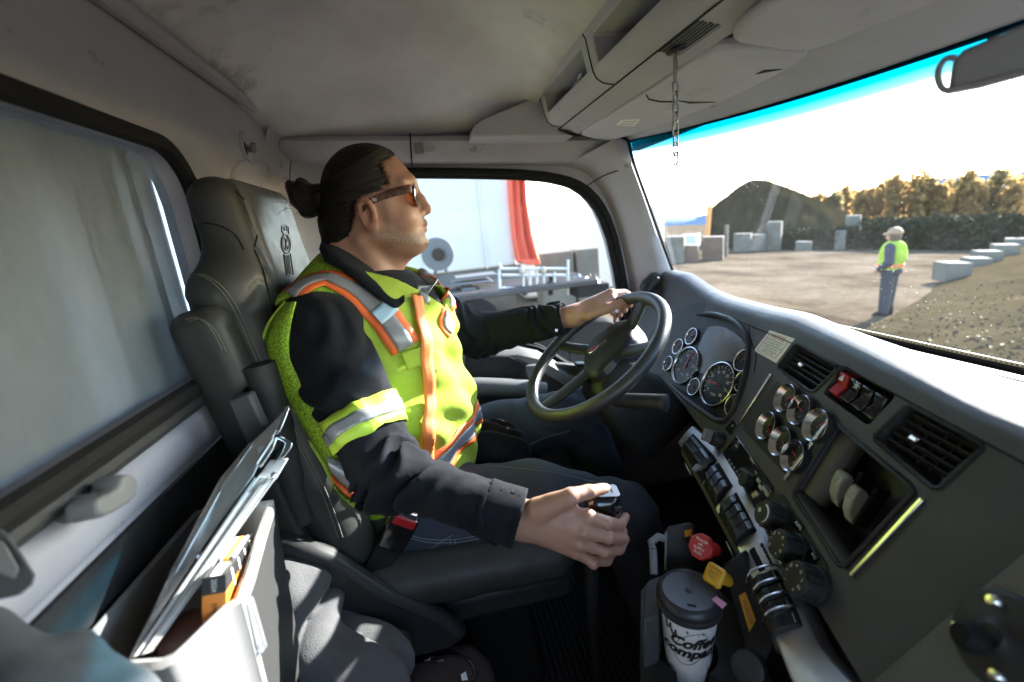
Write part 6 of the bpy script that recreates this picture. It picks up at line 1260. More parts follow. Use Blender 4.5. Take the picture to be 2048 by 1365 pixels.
# sunglasses: brown mottled frame, amber lenses
mat('tortoise', (.035, .012, .008), .3, spec=.25, noise=(120, (.12, .05, .028), .12))
sg = thing('sunglasses', 'brown tortoiseshell sunglasses worn by the driver', 'sunglasses', h(838, 395))
lx0 = h(838, 393); lens = glass('amber_lens', (.40, .16, .05), .0, refl=1.6)
for s in (-1, 1):
    P = []
    for a in np.linspace(0, 2 * math.pi, 26, endpoint=False):
        yy, zz = .0295 * np.sign(math.cos(a)) * abs(math.cos(a)) ** .75, .0205 * np.sign(math.sin(a)) * abs(math.sin(a)) ** .8
        P.append(np.array((lx0[0] - .004 - .20 * (abs(yy + .030)) ** 1.25 + .10 * zz * 0, HY + s * (.034 + yy), lx0[2] - .0 + zz - .002)))
    g = G(); g.tube(P, .0022, 7, closed=True); g.build('lens_rim', MATS['tortoise'], sg)
    g = G(); c = sum(P) / len(P); g.add([c + (.003, 0, 0)] + P, [(0, 1 + i, 1 + (i + 1) % 26) for i in range(26)]); g.build('lens', lens, sg, smooth=60)
    q = HY + s * .0705; T = [(lx0[0] - .012, HY + s * .064, lx0[2] + .012), (lx0[0] - .020, q, lx0[2] + .010), (lx0[0] - .055, HY + s * .0775, lx0[2] + .004), (-.098, HY + s * .0835, .073), (-.114, HY + s * .082, .060)]
    g = G(); Pc = cat(T, 20); R = []
    for i, p in enumerate(Pc): t = i / 19; hh = .0085 - .0040 * abs(t - .35); R.append([p + (0, s * .0016, hh), p + (0, s * .0022, 0), p + (0, s * .0016, -hh), p + (0, -s * .0012, -hh), p + (0, -s * .0012, hh)])
    g.loft(R); g.build('temple', MATS['tortoise'], sg, smooth=50)
    c = cat(T, 20)[13]; g = G(); g.frame(c + (0, s * .0024, 0), (1, 0, -.15), (0, 1, 0), (0, 0, 1), .0045, .0006, .003); g.build('temple_badge', MATS['steel'], sg)
g = G(); g.tube([lx0 + (-.004, -.008, .006), lx0 + (.001, 0, .009), lx0 + (-.004, .008, .006)], .0022, 8); g.build('bridge', MATS['tortoise'], sg)
# shirt --------------------------------------------------------------------
def arm_folds(P, pts, amp):
    d = 0; a, b, c = [np.array(p, np.float32) for p in pts]; t1 = nrm(b - a).astype(np.float32); t2 = nrm(c - b).astype(np.float32)
    s1 = (P - a) @ t1; L1 = np.linalg.norm(b - a); s2 = (P - b) @ t2; w = np.exp(-((P - b) ** 2).sum(-1) / .085 ** 2)
    w2 = np.clip(s2 / .05, 0, 1) * np.exp(-((P - c) ** 2).sum(-1) / .13 ** 2); up = np.exp(-((P - a - (b - a) * .45) ** 2).sum(-1) / .12 ** 2)
    n = vnoise(P, 16); n2 = vnoise(P + 5, 9)
    msk = np.clip(.75 + 1.3 * vnoise(P + 11, 12), .1, 1.4); f = np.sin((s1 * .7 + s2 * .5) * 118 + 11 * n + 6 * n2) * w * msk + np.sin(s2 * 95 + 12 * n + 5 * n2) * w2 * .7 * msk + np.sin(s1 * 60 + 12 * n2 + 40 * P[..., 1]) * up * .6
    return amp * (f + .6 * n2)
CUF_R = R_wr2 + (R_wr - R_wr2) * .8; CUF_L = L_wr + (L_ar - L_wr) * .28
def shirt(P):
    tor = torso(P, .006)
    aR = chain(P, [SHR, ELR, CUF_R], [.073, .056, .043], .03); aL = chain(P, [SHL, ELL_, CUF_L], [.082, .066, .042], .03)
    aR = aR + arm_folds(P, (SHR, ELR, CUF_R), .0155); aL = aL + arm_folds(P, (SHL, ELL_, CUF_L), .0115)
    aR = smax(aR, (P - CUF_R) @ nrm(CUF_R - ELR).astype(np.float32), .004); aL = smax(aL, (P - CUF_L) @ nrm(CUF_L - ELL_).astype(np.float32), .004)
    d = smin(smin(tor, aR, .025), aL, .025)
    d = smax(d, -caps(P, CUF_R - .03 * nrm(CUF_R - ELR), CUF_R + .06 * nrm(CUF_R - ELR), .036), .003); d = smax(d, -caps(P, CUF_L - .03 * nrm(CUF_L - ELL_), CUF_L + .06 * nrm(CUF_L - ELL_), .033), .003)
    return smax(d, -caps(P, (-.15, HY, -.10), (-.12, HY, .05), .058), .01)
so_ = soft('shirt', shirt, (-.36, .58, -.72), (.48, 1.48, .02), .0048, MATS['shirt_black'], man, sm=1)
# cuffs and collar as their own bands of cloth
def cuff(C_, E_, r, wid, name):
    ax = nrm(C_ - E_).astype(np.float32); f = lambda P: smax(np.abs(caps(P, C_ - ax * .3, C_ + ax * .3, r) + .001 + .0012 * vnoise(P, 40)) - .0022, np.abs((P - C_) @ ax + wid / 2 - .004) - wid / 2, .002)
    soft(name, f, C_ - .12, C_ + .12, .003, MATS['shirt_black'], man, sm=1)
cuff(CUF_R, ELR, .0465, .062, 'cuff'); cuff(CUF_L, ELL_, .043, .066, 'cuff')
cb = (CUF_L + at(1141, 651, y=1.19)) / 2; q = at(1113, 661, y=1.155); g = G(); g.lathe([(0, .002), (.004, .002), (.005, 0)], at(1113, 661, d=_dep(CUF_L) - .045), -nrm(ray(1113, 661)), 14); g.build('snap_button', MATS['chrome'], man)
# trousers and boots
def jeans(P):
    d = union([chain(P, legR, [.108, .094, .076], .03), chain(P, legL, [.108, .094, .078], .03), chain(P, shR, [.076, .074, .07], .03), chain(P, shL, [.078, .074, .07], .03), ell(P, (-.11, HY, -.58), (.15, .205, .10))], .035)
    n = vnoise(P, 11); kn = np.exp(-((P - np.array(legR[2])) ** 2).sum(-1) / .13 ** 2) + np.exp(-((P - np.array(legL[2])) ** 2).sum(-1) / .13 ** 2); hp_w = np.exp(-((P - np.array((-.02, HY, -.58))) ** 2).sum(-1) / .16 ** 2)
    return d + .004 * n + .004 * np.sin(P[..., 0] * 95 + 6 * n) * hp_w + .004 * np.sin((P[..., 2] + P[..., 0]) * 80 + 6 * n) * kn
jo = soft('jeans', jeans, (-.32, .75, -1.10), (.62, 1.40, -.42), .006, MATS['denim'], man, sm=1)
for s, (a, b) in enumerate((((.47, .895, -1.075), (.60, .90, -1.095)), ((.52, 1.255, -1.07), (.66, 1.26, -1.06)))): soft('boot', lambda P: union([caps(P, a, b, .052, .045), caps(P, a, np.array(a) + (-.01, 0, .08), .052)], .02), np.array(a) - .15, np.array(b) + .15, .01, MATS['rubber'], man)
# ---- things laid on cloth
def hit(bv, px, py, y=None):
    d = Vector(nrm(ray(px, py))); h_ = bv.ray_cast(Vector((0, 0, 0)), d); return (np.array(h_[0]), np.array(h_[1])) if h_[0] else (None, None)
def ribbon(name, pts, bv, w, lift, m, parent, n=40, cols=5, side=None, closed=False, thick=.0012, core=None):
    core = np.array((-.12, HY, -.32)) if core is None and bv is globals().get('vb') else core
    def drop(Q):          # outer surface under a point, seen from the middle of the body
        o_ = nrm(Q - core); h_ = bv.ray_cast(Vector(core + o_ * .45), Vector(-o_)); return (h_[0], h_[1]) if h_[0] is not None else (None, None)
    P = cat([np.array(p) for p in pts], n, closed); g = G(); R = []
    for i in range(n):
        T = nrm(P[(i + 1) % n] - P[i - 1]) if closed or 0 < i < n - 1 else nrm(P[min(i + 1, n - 1)] - P[max(i - 1, 0)])
        c = bv.find_nearest(Vector(P[i]))
        if core is not None:
            c_ = drop(P[i]); c = c_ if c_[0] is not None else c
        nn = np.array(c[1]); nn = nn if side is None or np.dot(nn, side) > 0 else -nn; S = nrm(np.cross(T, nn)); row = []
        for k in range(cols):
            f = (k / (cols - 1) - .5) * w; q = np.array(c[0]) + S * f; c2 = bv.find_nearest(Vector(q), .03)
            if core is not None:
                c_ = drop(q); c2 = c_ if c_[0] is not None and np.linalg.norm(np.array(c_[0]) - q) < .04 else (None, None)
            q2 = np.array(c2[0]) if c2[0] else q; n2 = np.array(c2[1]) if c2[0] else nn; n2 = n2 if np.dot(n2, nn) > 0 else -n2
            row.append(q2 * .85 + q * .15 + n2 * lift)
        R.append(row)
    g.loft(R, closed=False, caps=False, wrap=closed); o = g.build(name, m if not isinstance(m, str) else MATS[m], parent, smooth=80)
    x = o.modifiers.new('t', 'SOLIDIFY'); x.thickness = thick; x.offset = 1; return o
shb = world_mesh(so_)
mat('tape_lime', (.50, .72, .06), .55); mat('tape_silver', (.34, .34, .35), .35, .25, noise=(90, (.26, .26, .27), .3)); mat('vest_orange', (.88, .17, .035), .55, noise=(80, (.8, .14, .03), .3))
def arm_ring(A, Bp, f, r):
    c = A + (Bp - A) * f; t = nrm(Bp - A); u = nrm(np.cross(t, (0, 1, 0))); v = np.cross(t, u); out = []
    for k in range(28): a = 2 * math.pi * k / 28; d = u * math.cos(a) + v * math.sin(a); h_ = shb.ray_cast(Vector(c + d * .16), Vector(-d)); out.append(np.array(h_[0]) if h_[0] is not None and (Vector(c) - h_[0]).length < .125 else c + d * r)
    return out
for A, Bp, f in ((SHR, ELR, .66), (SHL, ELL_, .38)):
    P = arm_ring(A, Bp, f, .085); 
    ribbon('sleeve_band', P, shb, .056, .0042, 'tape_lime', man, 56, closed=True); ribbon('sleeve_tape', P, shb, .022, .0062, 'tape_silver', man, 56, closed=True)
# ---- safety vest: a shell of cloth round the torso with big arm holes, V neck and loose folds
def vest_d(P):
    P = unturn(P)
    n = vnoise(P, 7); n2 = vnoise(P + 3, 15); fr_ = np.clip((P[..., 0] + .08) / .08, 0, 1)
    fold = .006 * n + .003 * n2 + fr_ * (.006 * np.sin(P[..., 1] * 60 + 5 * n + P[..., 2] * 16) + .004 * np.sin((P[..., 2] + P[..., 1] * .6) * 75 + 6 * n))
    bag = .014 * np.exp(-(((P - np.array((.04, HY + .02, -.40), np.float32)) / (.10, .14, .09)) ** 2).sum(-1)) + .012 * np.exp(-(((P - np.array((-.20, .85, -.46), np.float32)) / (.09, .08, .09)) ** 2).sum(-1))
    t = smin(torso(P, .016, True), ell(P, (-.205, HY, -.07), (.035, .085, .055)), .03) - fold - bag; d = np.abs(t) - .0064
    q = P - np.array((-.185, .84, -.255), np.float32); hole = np.sqrt((q[..., 0] / .112) ** 2 + (q[..., 2] / .170) ** 2) - 1; d = np.where(P[..., 1] < .945, smax(d, -hole * .09, .006), d)
    q = P - np.array((-.165, 1.26, -.225), np.float32); hole = np.sqrt((q[..., 0] / .105) ** 2 + (q[..., 2] / .17) ** 2) - 1; d = np.where(P[..., 1] > 1.15, smax(d, -hole * .09, .006), d)
    d = smax(d, -caps(P, (-.133, HY, -.15), (-.103, HY, .06), .098), .004)                                   # neck
    v = np.abs(P[..., 1] - HY) - np.clip((P[..., 2] + .20) * .72, -.05, .2); d = np.where(P[..., 0] > -.13, smax(d, -v, .004), d)
    return smax(d, -(P[..., 2] + .555 - .10 * np.clip(P[..., 0] + .08, -.2, .2)), .006)
mm = mat('lime_net', (.40, .62, .03), .75, noise=(300, (.12, .20, .01), .10))
vo = soft('vest', vest_d, (-.38, .76, -.68), (.20, 1.36, .03), .0046, [MATS['vest_lime'], mm], man, sm=1, mi=lambda C: (C[:, 0] < -.165) * 1)
vb = world_mesh(vo)
bb = world_mesh(bo)
CS = [((646, 486), (650, 512), 0, 0), ((656, 492), (660, 524), .045, .07), ((680, 500), (690, 542), .064, .095), ((710, 518), (722, 568), .068, .106), ((746, 545), (756, 596), .060, .102), ((777, 571), (787, 616), .040, .078), ((799, 587), (806, 604), .012, .034)]
def onb(bv, px, py, y, lift):
    q, n = hit(bv, px, py); return q + nrm(-ray(px, py)) * lift if q is not None and np.linalg.norm(q) > .8 and abs(q[1] - y) < .12 else at(px, py, y=y)
near = [(onb(bb, *t, HY - a, .003), onb(vb, *b, HY - c, .007)) for t, b, a, c in CS]
near[0] = tuple(np.array((p[0], HY, p[2])) for p in near[0])
mir = lambda p: np.array((p[0], 2 * HY - p[1], p[2]))
full = [(mir(t), mir(b)) for t, b in near[:0:-1]] + near
T_, B_2 = cat([t for t, b in full], 60), cat([b for t, b in full], 60); g = G(); R = []
for t, b in zip(T_, B_2):
    o = np.array((t[0] + .13, t[1] - HY, 0)); o = nrm(o) if np.linalg.norm(o) > 1e-4 else np.array((-1., 0, 0)); mid_ = (t + b) / 2
    R.append([b * .6 + t * .4 - o * .012 - (0, 0, .012), t - o * .003 - (0, 0, .002), t + (0, 0, .002) + o * .004, mid_ + o * .011 + (0, 0, .004), b + o * .006])
g.loft(R, closed=False, caps=False); o = g.build('collar', MATS['shirt_black'], man, smooth=80); x = o.modifiers.new('t', 'SOLIDIFY'); x.thickness = .0035; x.offset = 1
def onv(pts): 
    out = []
    for p in pts:
        q, n = hit(vb, *p); out.append(q if q is not None else at(p[0], p[1], y=.9))
    return out
nearS = [(583, 591), (611, 567), (650, 557), (681, 567), (717, 586), (748, 613), (769, 633), (789, 660), (812, 695)]
ribbon('shoulder_band', onv(nearS), vb, .062, .0018, 'vest_orange', man, 44, 7); ribbon('shoulder_tape', onv(nearS), vb, .032, .0036, 'tape_silver', man, 44, 5)
farS = [(850, 552), (866, 575), (884, 602), (897, 628), (904, 660)]
ribbon('shoulder_band', onv(farS), vb, .055, .0018, 'vest_orange', man, 30, 7); ribbon('shoulder_tape', onv(farS), vb, .03, .0036, 'tape_silver', man, 30, 5)
def vring(z0, n=72):
    out = []
    for k in range(n): 
        a = 2 * math.pi * k / n; d = np.array((math.cos(a), math.sin(a), 0)); c = np.array((-.10, HY, z0 + .05 * math.cos(a))); h_ = vb.ray_cast(Vector(c + d * .5), Vector(-d)); out.append(np.array(h_[0]) if h_[0] is not None else c + d * .2)
    return out
wr = vring(-.487); ribbon('waist_band', wr, vb, .064, .0018, 'vest_orange', man, 140, 7, closed=True); ribbon('waist_tape', wr, vb, .032, .0036, 'tape_silver', man, 140, 5, closed=True)
# loose mesh edge of the back panel standing out behind the arm, and the hem corner at the hip
mm = mat('lime_net', (.40, .62, .03), .75, noise=(300, (.12, .20, .01), .10))
oE = [(572, 604), (550, 630), (535, 655), (527, 690), (541, 745), (565, 800), (600, 855), (640, 915), (664, 960), (690, 995), (722, 1016), (765, 1008)]
iE = [(588, 603), (582, 628), (577, 658), (576, 705), (594, 755), (622, 810), (646, 850), (678, 900), (708, 935), (716, 955), (740, 975), (775, 985)]
oP = cat([at(a, b, y=.845 - .0085 * k) for k, (a, b) in enumerate(oE)], 44); iP = cat([at(a, b, y=.785 - .0028 * k) for k, (a, b) in enumerate(iE)], 44)
g = G(); g.loft([[o_, o_ * .66 + i_ * .34 + (.0, -.006, 0), o_ * .33 + i_ * .67 + (0, -.006, 0), i_] for o_, i_ in zip(oP, iP)], closed=False, caps=False); o = g.build('vest_side_net', mm, man, smooth=80); x = o.modifiers.new('t', 'SOLIDIFY'); x.thickness = .004
g = G(); g.tube(oP + np.array((0, -.002, 0)), .0032, 6); g.build('vest_piping', MATS['vest_lime'], man)
for nm_, m_, ca, cb in (('hem_tape', MATS['tape_silver'], [(652, 912), (690, 930), (732, 955), (776, 984)], [(664, 948), (692, 974), (724, 989), (772, 994)]), ('hem_band', MATS['vest_orange'], [(664, 948), (692, 974), (724, 989), (772, 994)], [(669, 968), (694, 993), (724, 1006), (769, 1003)]), ('hem_net', mm, [(669, 968), (694, 993), (724, 1006), (769, 1003)], [(675, 984), (697, 1006), (724, 1019), (765, 1012)])):
    PA, PB = cat([at(a, b, y=.750) for a, b in ca], 24), cat([at(a, b, y=.746) for a, b in cb], 24); g = G(); g.loft([[a, (a + b) / 2 + (0, -.004, 0), b] for a, b in zip(PA, PB)], closed=False, caps=False); o = g.build(nm_, m_, man, smooth=80); x = o.modifiers.new('t', 'SOLIDIFY'); x.thickness = .004
# pocket with a loose flap, radio strap buckle, collar microphone clip
pk = onv([(800, 712), (840, 702), (870, 716), (874, 736)])
ribbon('pocket_flap', onv([(806, 722), (832, 712), (858, 716), (874, 730)]), vb, .040, .006, 'vest_lime', man, 24, 6, thick=.003)
ribbon('tape_loop', onv([(752, 640), (768, 627), (782, 612)]), vb, .030, .007, mat('loop_blue', (.42, .62, .74), .6, bump=(400, .5)), man, 14, 5, thick=.002)
c, n = hit(vb, 846, 548); 
if c is not None: ribbon('tape_loop', onv([(838, 560), (850, 552), (864, 548)]), vb, .026, .007, 'tape_silver', man, 14, 5, thick=.002)
# shirt tail bunched at the lap
def tail(P):
    n = vnoise(P, 13); c = at(1000, 868, y=1.08)
    d = union([ell(P, c + (-.03, 0, -.02), (.09, .10, .045)), ell(P, c + (.0, -.05, -.05), (.06, .05, .04))], .03)
    return d + .008 * np.sin(P[..., 1] * 85 + 7 * n) + .005 * n
soft('shirt_tail', tail, at(1000, 868, y=1.08) - .16, at(1000, 868, y=1.08) + .16, .005, MATS['shirt_black'], man, sm=1)
# orange seat belt across the chest, its buckle beside the hip
sbt = thing('seat_belt', 'orange seat belt running from the driver shoulder to the black buckle at his hip', 'seat belt', at(800, 1040, y=.82))
bp_ = onv([(829, 596), (838, 650), (848, 720), (855, 790), (853, 850)]); q = [at(846, 905, y=.885), at(832, 950, y=.86)]
sm_ = G(); o = ribbon('shoulder_strap', bp_ + q, vb, .027, .009, mat('belt_orange', (.82, .22, .06), .6, bump=(700, .4)), sbt, 40, 4)
bA, bB, bC = at(826, 1006, y=.80), at(796, 1062, y=.80), at(742, 1160, y=.775); ax = nrm(bB - bA); nn_ = nrm(np.cross(ax, (0, 1, 0))); yv = nrm(np.cross(nn_, ax)); yv = yv if yv[1] < 0 else -yv
g = G(); g.frame(bA + ax * .035, nn_, ax, yv, .026, .010, .006); g.build('tongue', MATS['black_gloss'], sbt, bev=.003)
g = G(); g.frame(bB, nn_, ax, yv, .028, .038, .014); g.build('buckle', MATS['black_gloss'], sbt, bev=.005, seg=3)
g = G(); g.frame(bB - ax * .030 + yv * .0145, nn_, ax, yv, .022, .009, .003); g.build('release_button', MATS['red_plastic'], sbt, bev=.002)
g = G(); g.frame(bB - ax * .043 + yv * .008, nn_, ax, yv, .018, .008, .006); g.build('latch_plate', MATS['chrome'], sbt, bev=.002)
g = G(); g.loft([[p - nn_ * w + yv * .004, p + nn_ * w + yv * .004, p + nn_ * w - yv * .004, p - nn_ * w - yv * .004] for p, w in ((bB + ax * .036, .025), (bB * .4 + bC * .6, .024), (bC + ax * .04, .024))]); g.build('buckle_strap', MATS['rubber'], sbt, bev=.002)
g = G(); g.tube([at(870, 985, y=.86), bA + ax * .03 + (0, .0, .004)], .02, 8, flat=.1); g.build('lap_strap', MATS['belt_orange'], sbt)
# jeans: pocket, belt loop and seam stitching on the near hip
jb = world_mesh(jo); mat('denim_thread', (.16, .18, .2), .8)
for P in ([(720, 1062), (745, 1085), (735, 1100)], [(800, 1098), (840, 1112), (870, 1092), (905, 1070)], [(900, 1078), (902, 1118)], [(910, 1078), (912, 1120)], [(790, 1060), (850, 1078), (920, 1078), (1000, 1060)], [(795, 1066), (850, 1084), (920, 1084), (1000, 1066)], [(960, 930), (1100, 945), (1230, 975)], [(1035, 905), (1080, 880), (1140, 862)]):
    Q = []
    for p in cat([np.array((*p, 0.)) for p in P], 16):
        c, n = hit(jb, p[0], p[1])
        if c is not None and np.linalg.norm(c) < 1.6: Q.append(c + n * .0006)
    if len(Q) > 3: g = G(); g.tube(Q, .0011, 4); g.build('seam', MATS['denim_thread'], man)
# ================================================================ gear lever
gl = thing('gear_lever', 'tall black gear lever with a glossy knob held by the driver', 'gear lever', (.21, .655, -1.13))
kc = at(1205, 1008, y=.632); tx = nrm((.95, -.1, -.12)); 
kf = lambda P: smin(rbox(P, kc, (.030, .024, .026), .019, frame3(tx, (.15, -.12, 1))), caps(P, kc, kc + (-.004, .004, -.06), .016, .013), .012)
soft('knob', kf, kc - .1, kc + .08, .0035, MATS['black_gloss'], gl, sm=2)
KR = frame3(tx, (.15, -.12, 1)); g = G(); g.prism([kc + KR[2] * .0255 + KR[0] * (a + .004) + KR[1] * b for a, b in rrect(.020, .015, .006, 5)], KR[2] * .002); kp = g.build('shift_plate', MATS['brushed'], gl, bev=.0008)
for a in (-.008, 0, .008): g = G(); g.tube([kc + KR[2] * .028 + KR[0] * (a + .004) + KR[1] * b for b in (-.007, .007)], .0008, 5); g.build('shift_line', MATS['rubber'], kp)
g = G(); g.tube([kc + KR[2] * .028 + KR[0] * (a + .004) for a in (-.008, .008)], .0008, 5); g.build('shift_line', MATS['rubber'], kp)
g = G(); g.frame(kc + KR[0] * .018 - KR[1] * .022 + KR[2] * .008, KR[0], KR[1], KR[2], .006, .003, .004); g.build('splitter_switch', MATS['plastic_dark'], gl, bev=.001)
g = G(); g.tube(cat([kc + (-.004, .004, -.05), at(1184, 1130, y=.64), at(1186, 1240, y=.655), at(1196, 1345, y=.665), (.215, .67, -1.1)], 20), .011, 12); g.build('shaft', MATS['rubber'], gl)
g = G(); g.lathe([(.075, 0), (.07, .02), (.05, .04), (.055, .05), (.035, .075), (.02, .1)], (.215, .67, -1.13), (0, 0, 1), 20); g.build('boot', MATS['rubber'], gl)
# ================================================================ cup holder console, coffee cup, handset
co_t = at(1372, 1296, d=.692); zt = co_t[2]                              # console top level
cs = thing('cup_holder_console', 'dark plastic floor console with two cup wells beside the dashboard', 'console', (.33, .49, -1.13))
outl = [(1282, 1182), (1300, 1160), (1330, 1150), (1420, 1165), (1470, 1210), (1510, 1290), (1560, 1400), (1420, 1470), (1282, 1440), (1280, 1320)]
oz = [at(a, b, z=zt) for a, b in outl]
g = G(); g.prism([p - (0, 0, .42) for p in oz], (0, 0, .42)); cb_ = g.build('console_body', MATS['dash_black'], cs)
cupc = np.array((co_t[0], co_t[1], zt)); g = G(); g.lathe([(.043, -.05), (.047, .02)], cupc, (0, 0, 1), 36); cut(cb_, g)
c2 = at(1400, 1395, z=zt); g = G(); g.lathe([(.040, -.05), (.044, .02)], c2, (0, 0, 1), 36); cut(cb_, g)
x = cb_.modifiers.new('bevel', 'BEVEL'); x.width = .006; x.segments = 3; x.limit_method = 'ANGLE'; x.angle_limit = math.radians(50)
wall = [(1284, 1178), (1292, 1164), (1310, 1156), (1322, 1166), (1316, 1200), (1312, 1250), (1296, 1256), (1282, 1262)]
g = G(); wz = zt + .085; P = [at(a, b, z=wz) for a, b in [(1286, 1172), (1296, 1158), (1318, 1150), (1330, 1160), (1322, 1190), (1316, 1232), (1300, 1240), (1284, 1246)]]; g.prism([p - (0, 0, .12) for p in P], (0, 0, .12), inset=.08); g.build('side_wall', MATS['grey_plastic'] if 0 else MATS['dash_grey'], cs, bev=.008, seg=3)
g = G(); g.tube([at(1306, 1100, d=.72), at(1302, 1085, d=.73), at(1316, 1074, d=.735), at(1328, 1078, d=.735)], .006, 8); g.tube([at(1306, 1100, d=.72), at(1308, 1150, d=.70)], .006, 8); g.build('grab_loop', MATS['grey_plastic'], cs)
cup = thing('coffee_cup', 'white paper coffee cup with a black lid and script logo in the cup holder', 'cup', cupc - (0, 0, .03))
ctop = at(1378, 1182, d=.655); zl = ctop[2]; hC = zl - (zt - .035); ax = np.array((ctop[0] - cupc[0], ctop[1] - cupc[1], hC)); ax = nrm(ax * (.6, .6, 1)); b0 = np.array((ctop[0], ctop[1], zl)) - ax * hC
r0, r1 = .031, .0415
g = G(); g.lathe([(r0 * .96, 0), (r0, .003), (r1, hC - .012)], b0, ax, 48); g.build('paper_body', mat('cup_paper', (.82, .81, .78), .55, bump=(300, .15)), cup, smooth=60)
g = G(); L0 = b0 + ax * (hC - .022); g.lathe([(r1 * 1.0, 0), (r1 * 1.10, .001), (r1 * 1.11, .006), (r1 * 1.05, .008), (r1 * 1.05, .012), (r1 * 1.09, .013), (r1 * 1.09, .017), (r1 * .98, .024), (r1 * .90, .0255), (r1 * .88, .0235), (r1 * .60, .0225), (0, .0225)], L0, ax, 56); lid = g.build('lid', mat('lid_black', (.03, .03, .032), .38, bump=(500, .1)), cup, smooth=45)
LT = L0 + ax * .0226; vx = nrm(ray(1378, 1190)); cu = nrm(np.cross(vx, ax)); cv = np.cross(ax, cu); cv = cv if np.dot(cv, vx) > 0 else -cv     # cu right, cv away
g = G(); g.frame(LT - cv * .026 + cu * .004, cu, cv, ax, .006, .0022, .0006); g.build('sip_hole', MATS['rubber'], lid, bev=.0008)
g = G(); g.lathe([(0, .0006), (.001, .0006)], LT + cv * .012 + cu * .004, ax, 10); g.build('vent_hole', MATS['rubber'], lid)
g = G(); g.lathe([(0, .0007), (.004, .0006), (.0055, 0)], LT, ax, 20); g.build('lid_dimple', MATS['plastic_dark'], lid)
mat('faint_grey', (.12, .12, .125), .5)
sx = 'Graphic Packaging'
for k, chx in enumerate(sx):
    if chx == ' ': continue
    a = math.radians(118 - k * 6.6); D_ = cu * math.cos(a) + cv * math.sin(a); text('lid_lettering', chx, LT + D_ * .0305, cu * math.sin(a) - cv * math.cos(a), D_, .0052, MATS['faint_grey'], lid, .0004)
tg = G(); P = [LT - cv * .012 + cu * .030, LT - cv * .004 + cu * .036, LT - cv * .014 + cu * .049, LT - cv * .024 + cu * .043]; P = [p + ax * .004 for p in P]; tg.prism(P, ax * .0006); tag(tg.build('tea_tag', mat('tag_pink', (.75, .22, .33), .6, noise=(90, (.6, .3, .4), .2))), 'small pink paper tag lying over the lid of the coffee cup', 'tag')
# script logo wrapped on the cup
def wrap(name, s, h0, size, a0, m, shear=.25, bold=.0):
    c = bpy.data.curves.new('t', 'FONT'); c.body = s; c.size = size; c.align_x = 'CENTER'; c.align_y = 'CENTER'; c.shear = shear; c.offset = bold; c.resolution_u = 4; t = bpy.data.objects.new('t', c); COL.objects.link(t); bpy.context.view_layer.update()
    me = bpy.data.meshes.new_from_object(t.evaluated_get(bpy.context.evaluated_depsgraph_get())); bpy.data.objects.remove(t)
    b = bmesh.new(); b.from_mesh(me); bmesh.ops.subdivide_edges(b, edges=[e for e in b.edges if e.calc_length() > .004], cuts=2); b.to_mesh(me); b.free()
    for v in me.vertices:
        hh = h0 + v.co.y; r = r0 + (r1 - r0) * min(1, hh / (hC - .012)) + .0005; a = a0 + v.co.x / r; v.co = Vector(b0 + ax * hh + (-cv * math.cos(a) + cu * math.sin(a)) * r - np.array(cup['_w']))
    me.materials.clear(); me.materials.append(m); o = bpy.data.objects.new(name, me); COL.objects.link(o); o.parent = cup; o['_w'] = cup['_w']
ink = mat('ink_black', (.015, .015, .015), .6)
wrap('logo_lettering', 'Coffee', hC - .058, .026, .22, ink, .3, .0012); wrap('logo_lettering', 'company', hC - .077, .025, .14, ink, .3, .0012)
def cpt(a, hh, lift=.0006): r = r0 + (r1 - r0) * min(1, hh / (hC - .012)) + lift; return b0 + ax * hh + (-cv * math.cos(a) + cu * math.sin(a)) * r
g = G(); g.tube(cat([cpt(a, z + hC - .127) for a, z in [(-.88, .097), (-.78, .103), (-.80, .090), (-.72, .084), (-.62, .096), (-.60, .084), (-.50, .078), (-.42, .088), (-.40, .079), (-.30, .075)]], 40), .0016, 6, flat=.4); g.build('logo_script', ink, cup)
g = G(); g.tube([cpt(.12 + .62 * math.cos(t), hC - .068 + .030 * math.sin(t) + .012 * math.cos(t)) for t in np.linspace(0, 6.283, 60, endpoint=False)], .0004, 4, closed=True); g.build('logo_swirl', ink, cup)
for a, z, s in ((-.02, .096, .005), (.52, .094, .0045), (.36, .090, .002), (-.2, .045, .002), (.02, .040, .002), (.3, .038, .0025)):
    c = cpt(a, z + hC - .130); rn = nrm(c - b0 - ax * z); hx_ = nrm(np.cross(ax, rn)); g = G(); V = []
    for k in range(8): r = s if k % 2 == 0 else s * .25; t = k * math.pi / 4; V.append(c + hx_ * r * math.cos(t) * .7 + ax * r * math.sin(t) + rn * .0003)
    g.add(V, [tuple(range(8))]); g.build('logo_star', ink, cup, smooth=0)
hs_ = thing('radio_handset', 'black handheld device with a small yellow sticker standing behind the coffee cup', 'handset', at(1358, 1150, d=.74))
P = [at(a, b, d=.735) for a, b in [(1330, 1062), (1338, 1052), (1380, 1045), (1388, 1050), (1390, 1090), (1384, 1140), (1330, 1142)]]; Nv = nrm(ray(1358, 1095)); g = G(); g.prism(P, Nv * .022); g.build('case', MATS['black_gloss'] if 0 else MATS['plastic_dark'], hs_, bev=.004, seg=3)
g = G(); g.prism([at(a, b, d=.7335) for a, b in [(1369, 1062), (1384, 1058), (1384, 1072), (1370, 1075)]], -Nv * .0008); g.build('yellow_sticker', MATS['sticker_yellow'], hs_, smooth=0)
g = G(); g.tube([at(1332, 1066, d=.733), at(1331, 1140, d=.733)], .002, 6); g.build('edge_trim', MATS['grey_plastic'], hs_)
g = G(); g.lathe([(.02, 0), (.02, .02), (.016, .022), (0, .022)], at(1502, 1330, d=.60), nrm((-.7, -.5, .5)), 20); tag(g.build('rotary_dial', MATS['plastic_dark']), 'small black rotary dial low on the dashboard right of the cup holder', 'dial')
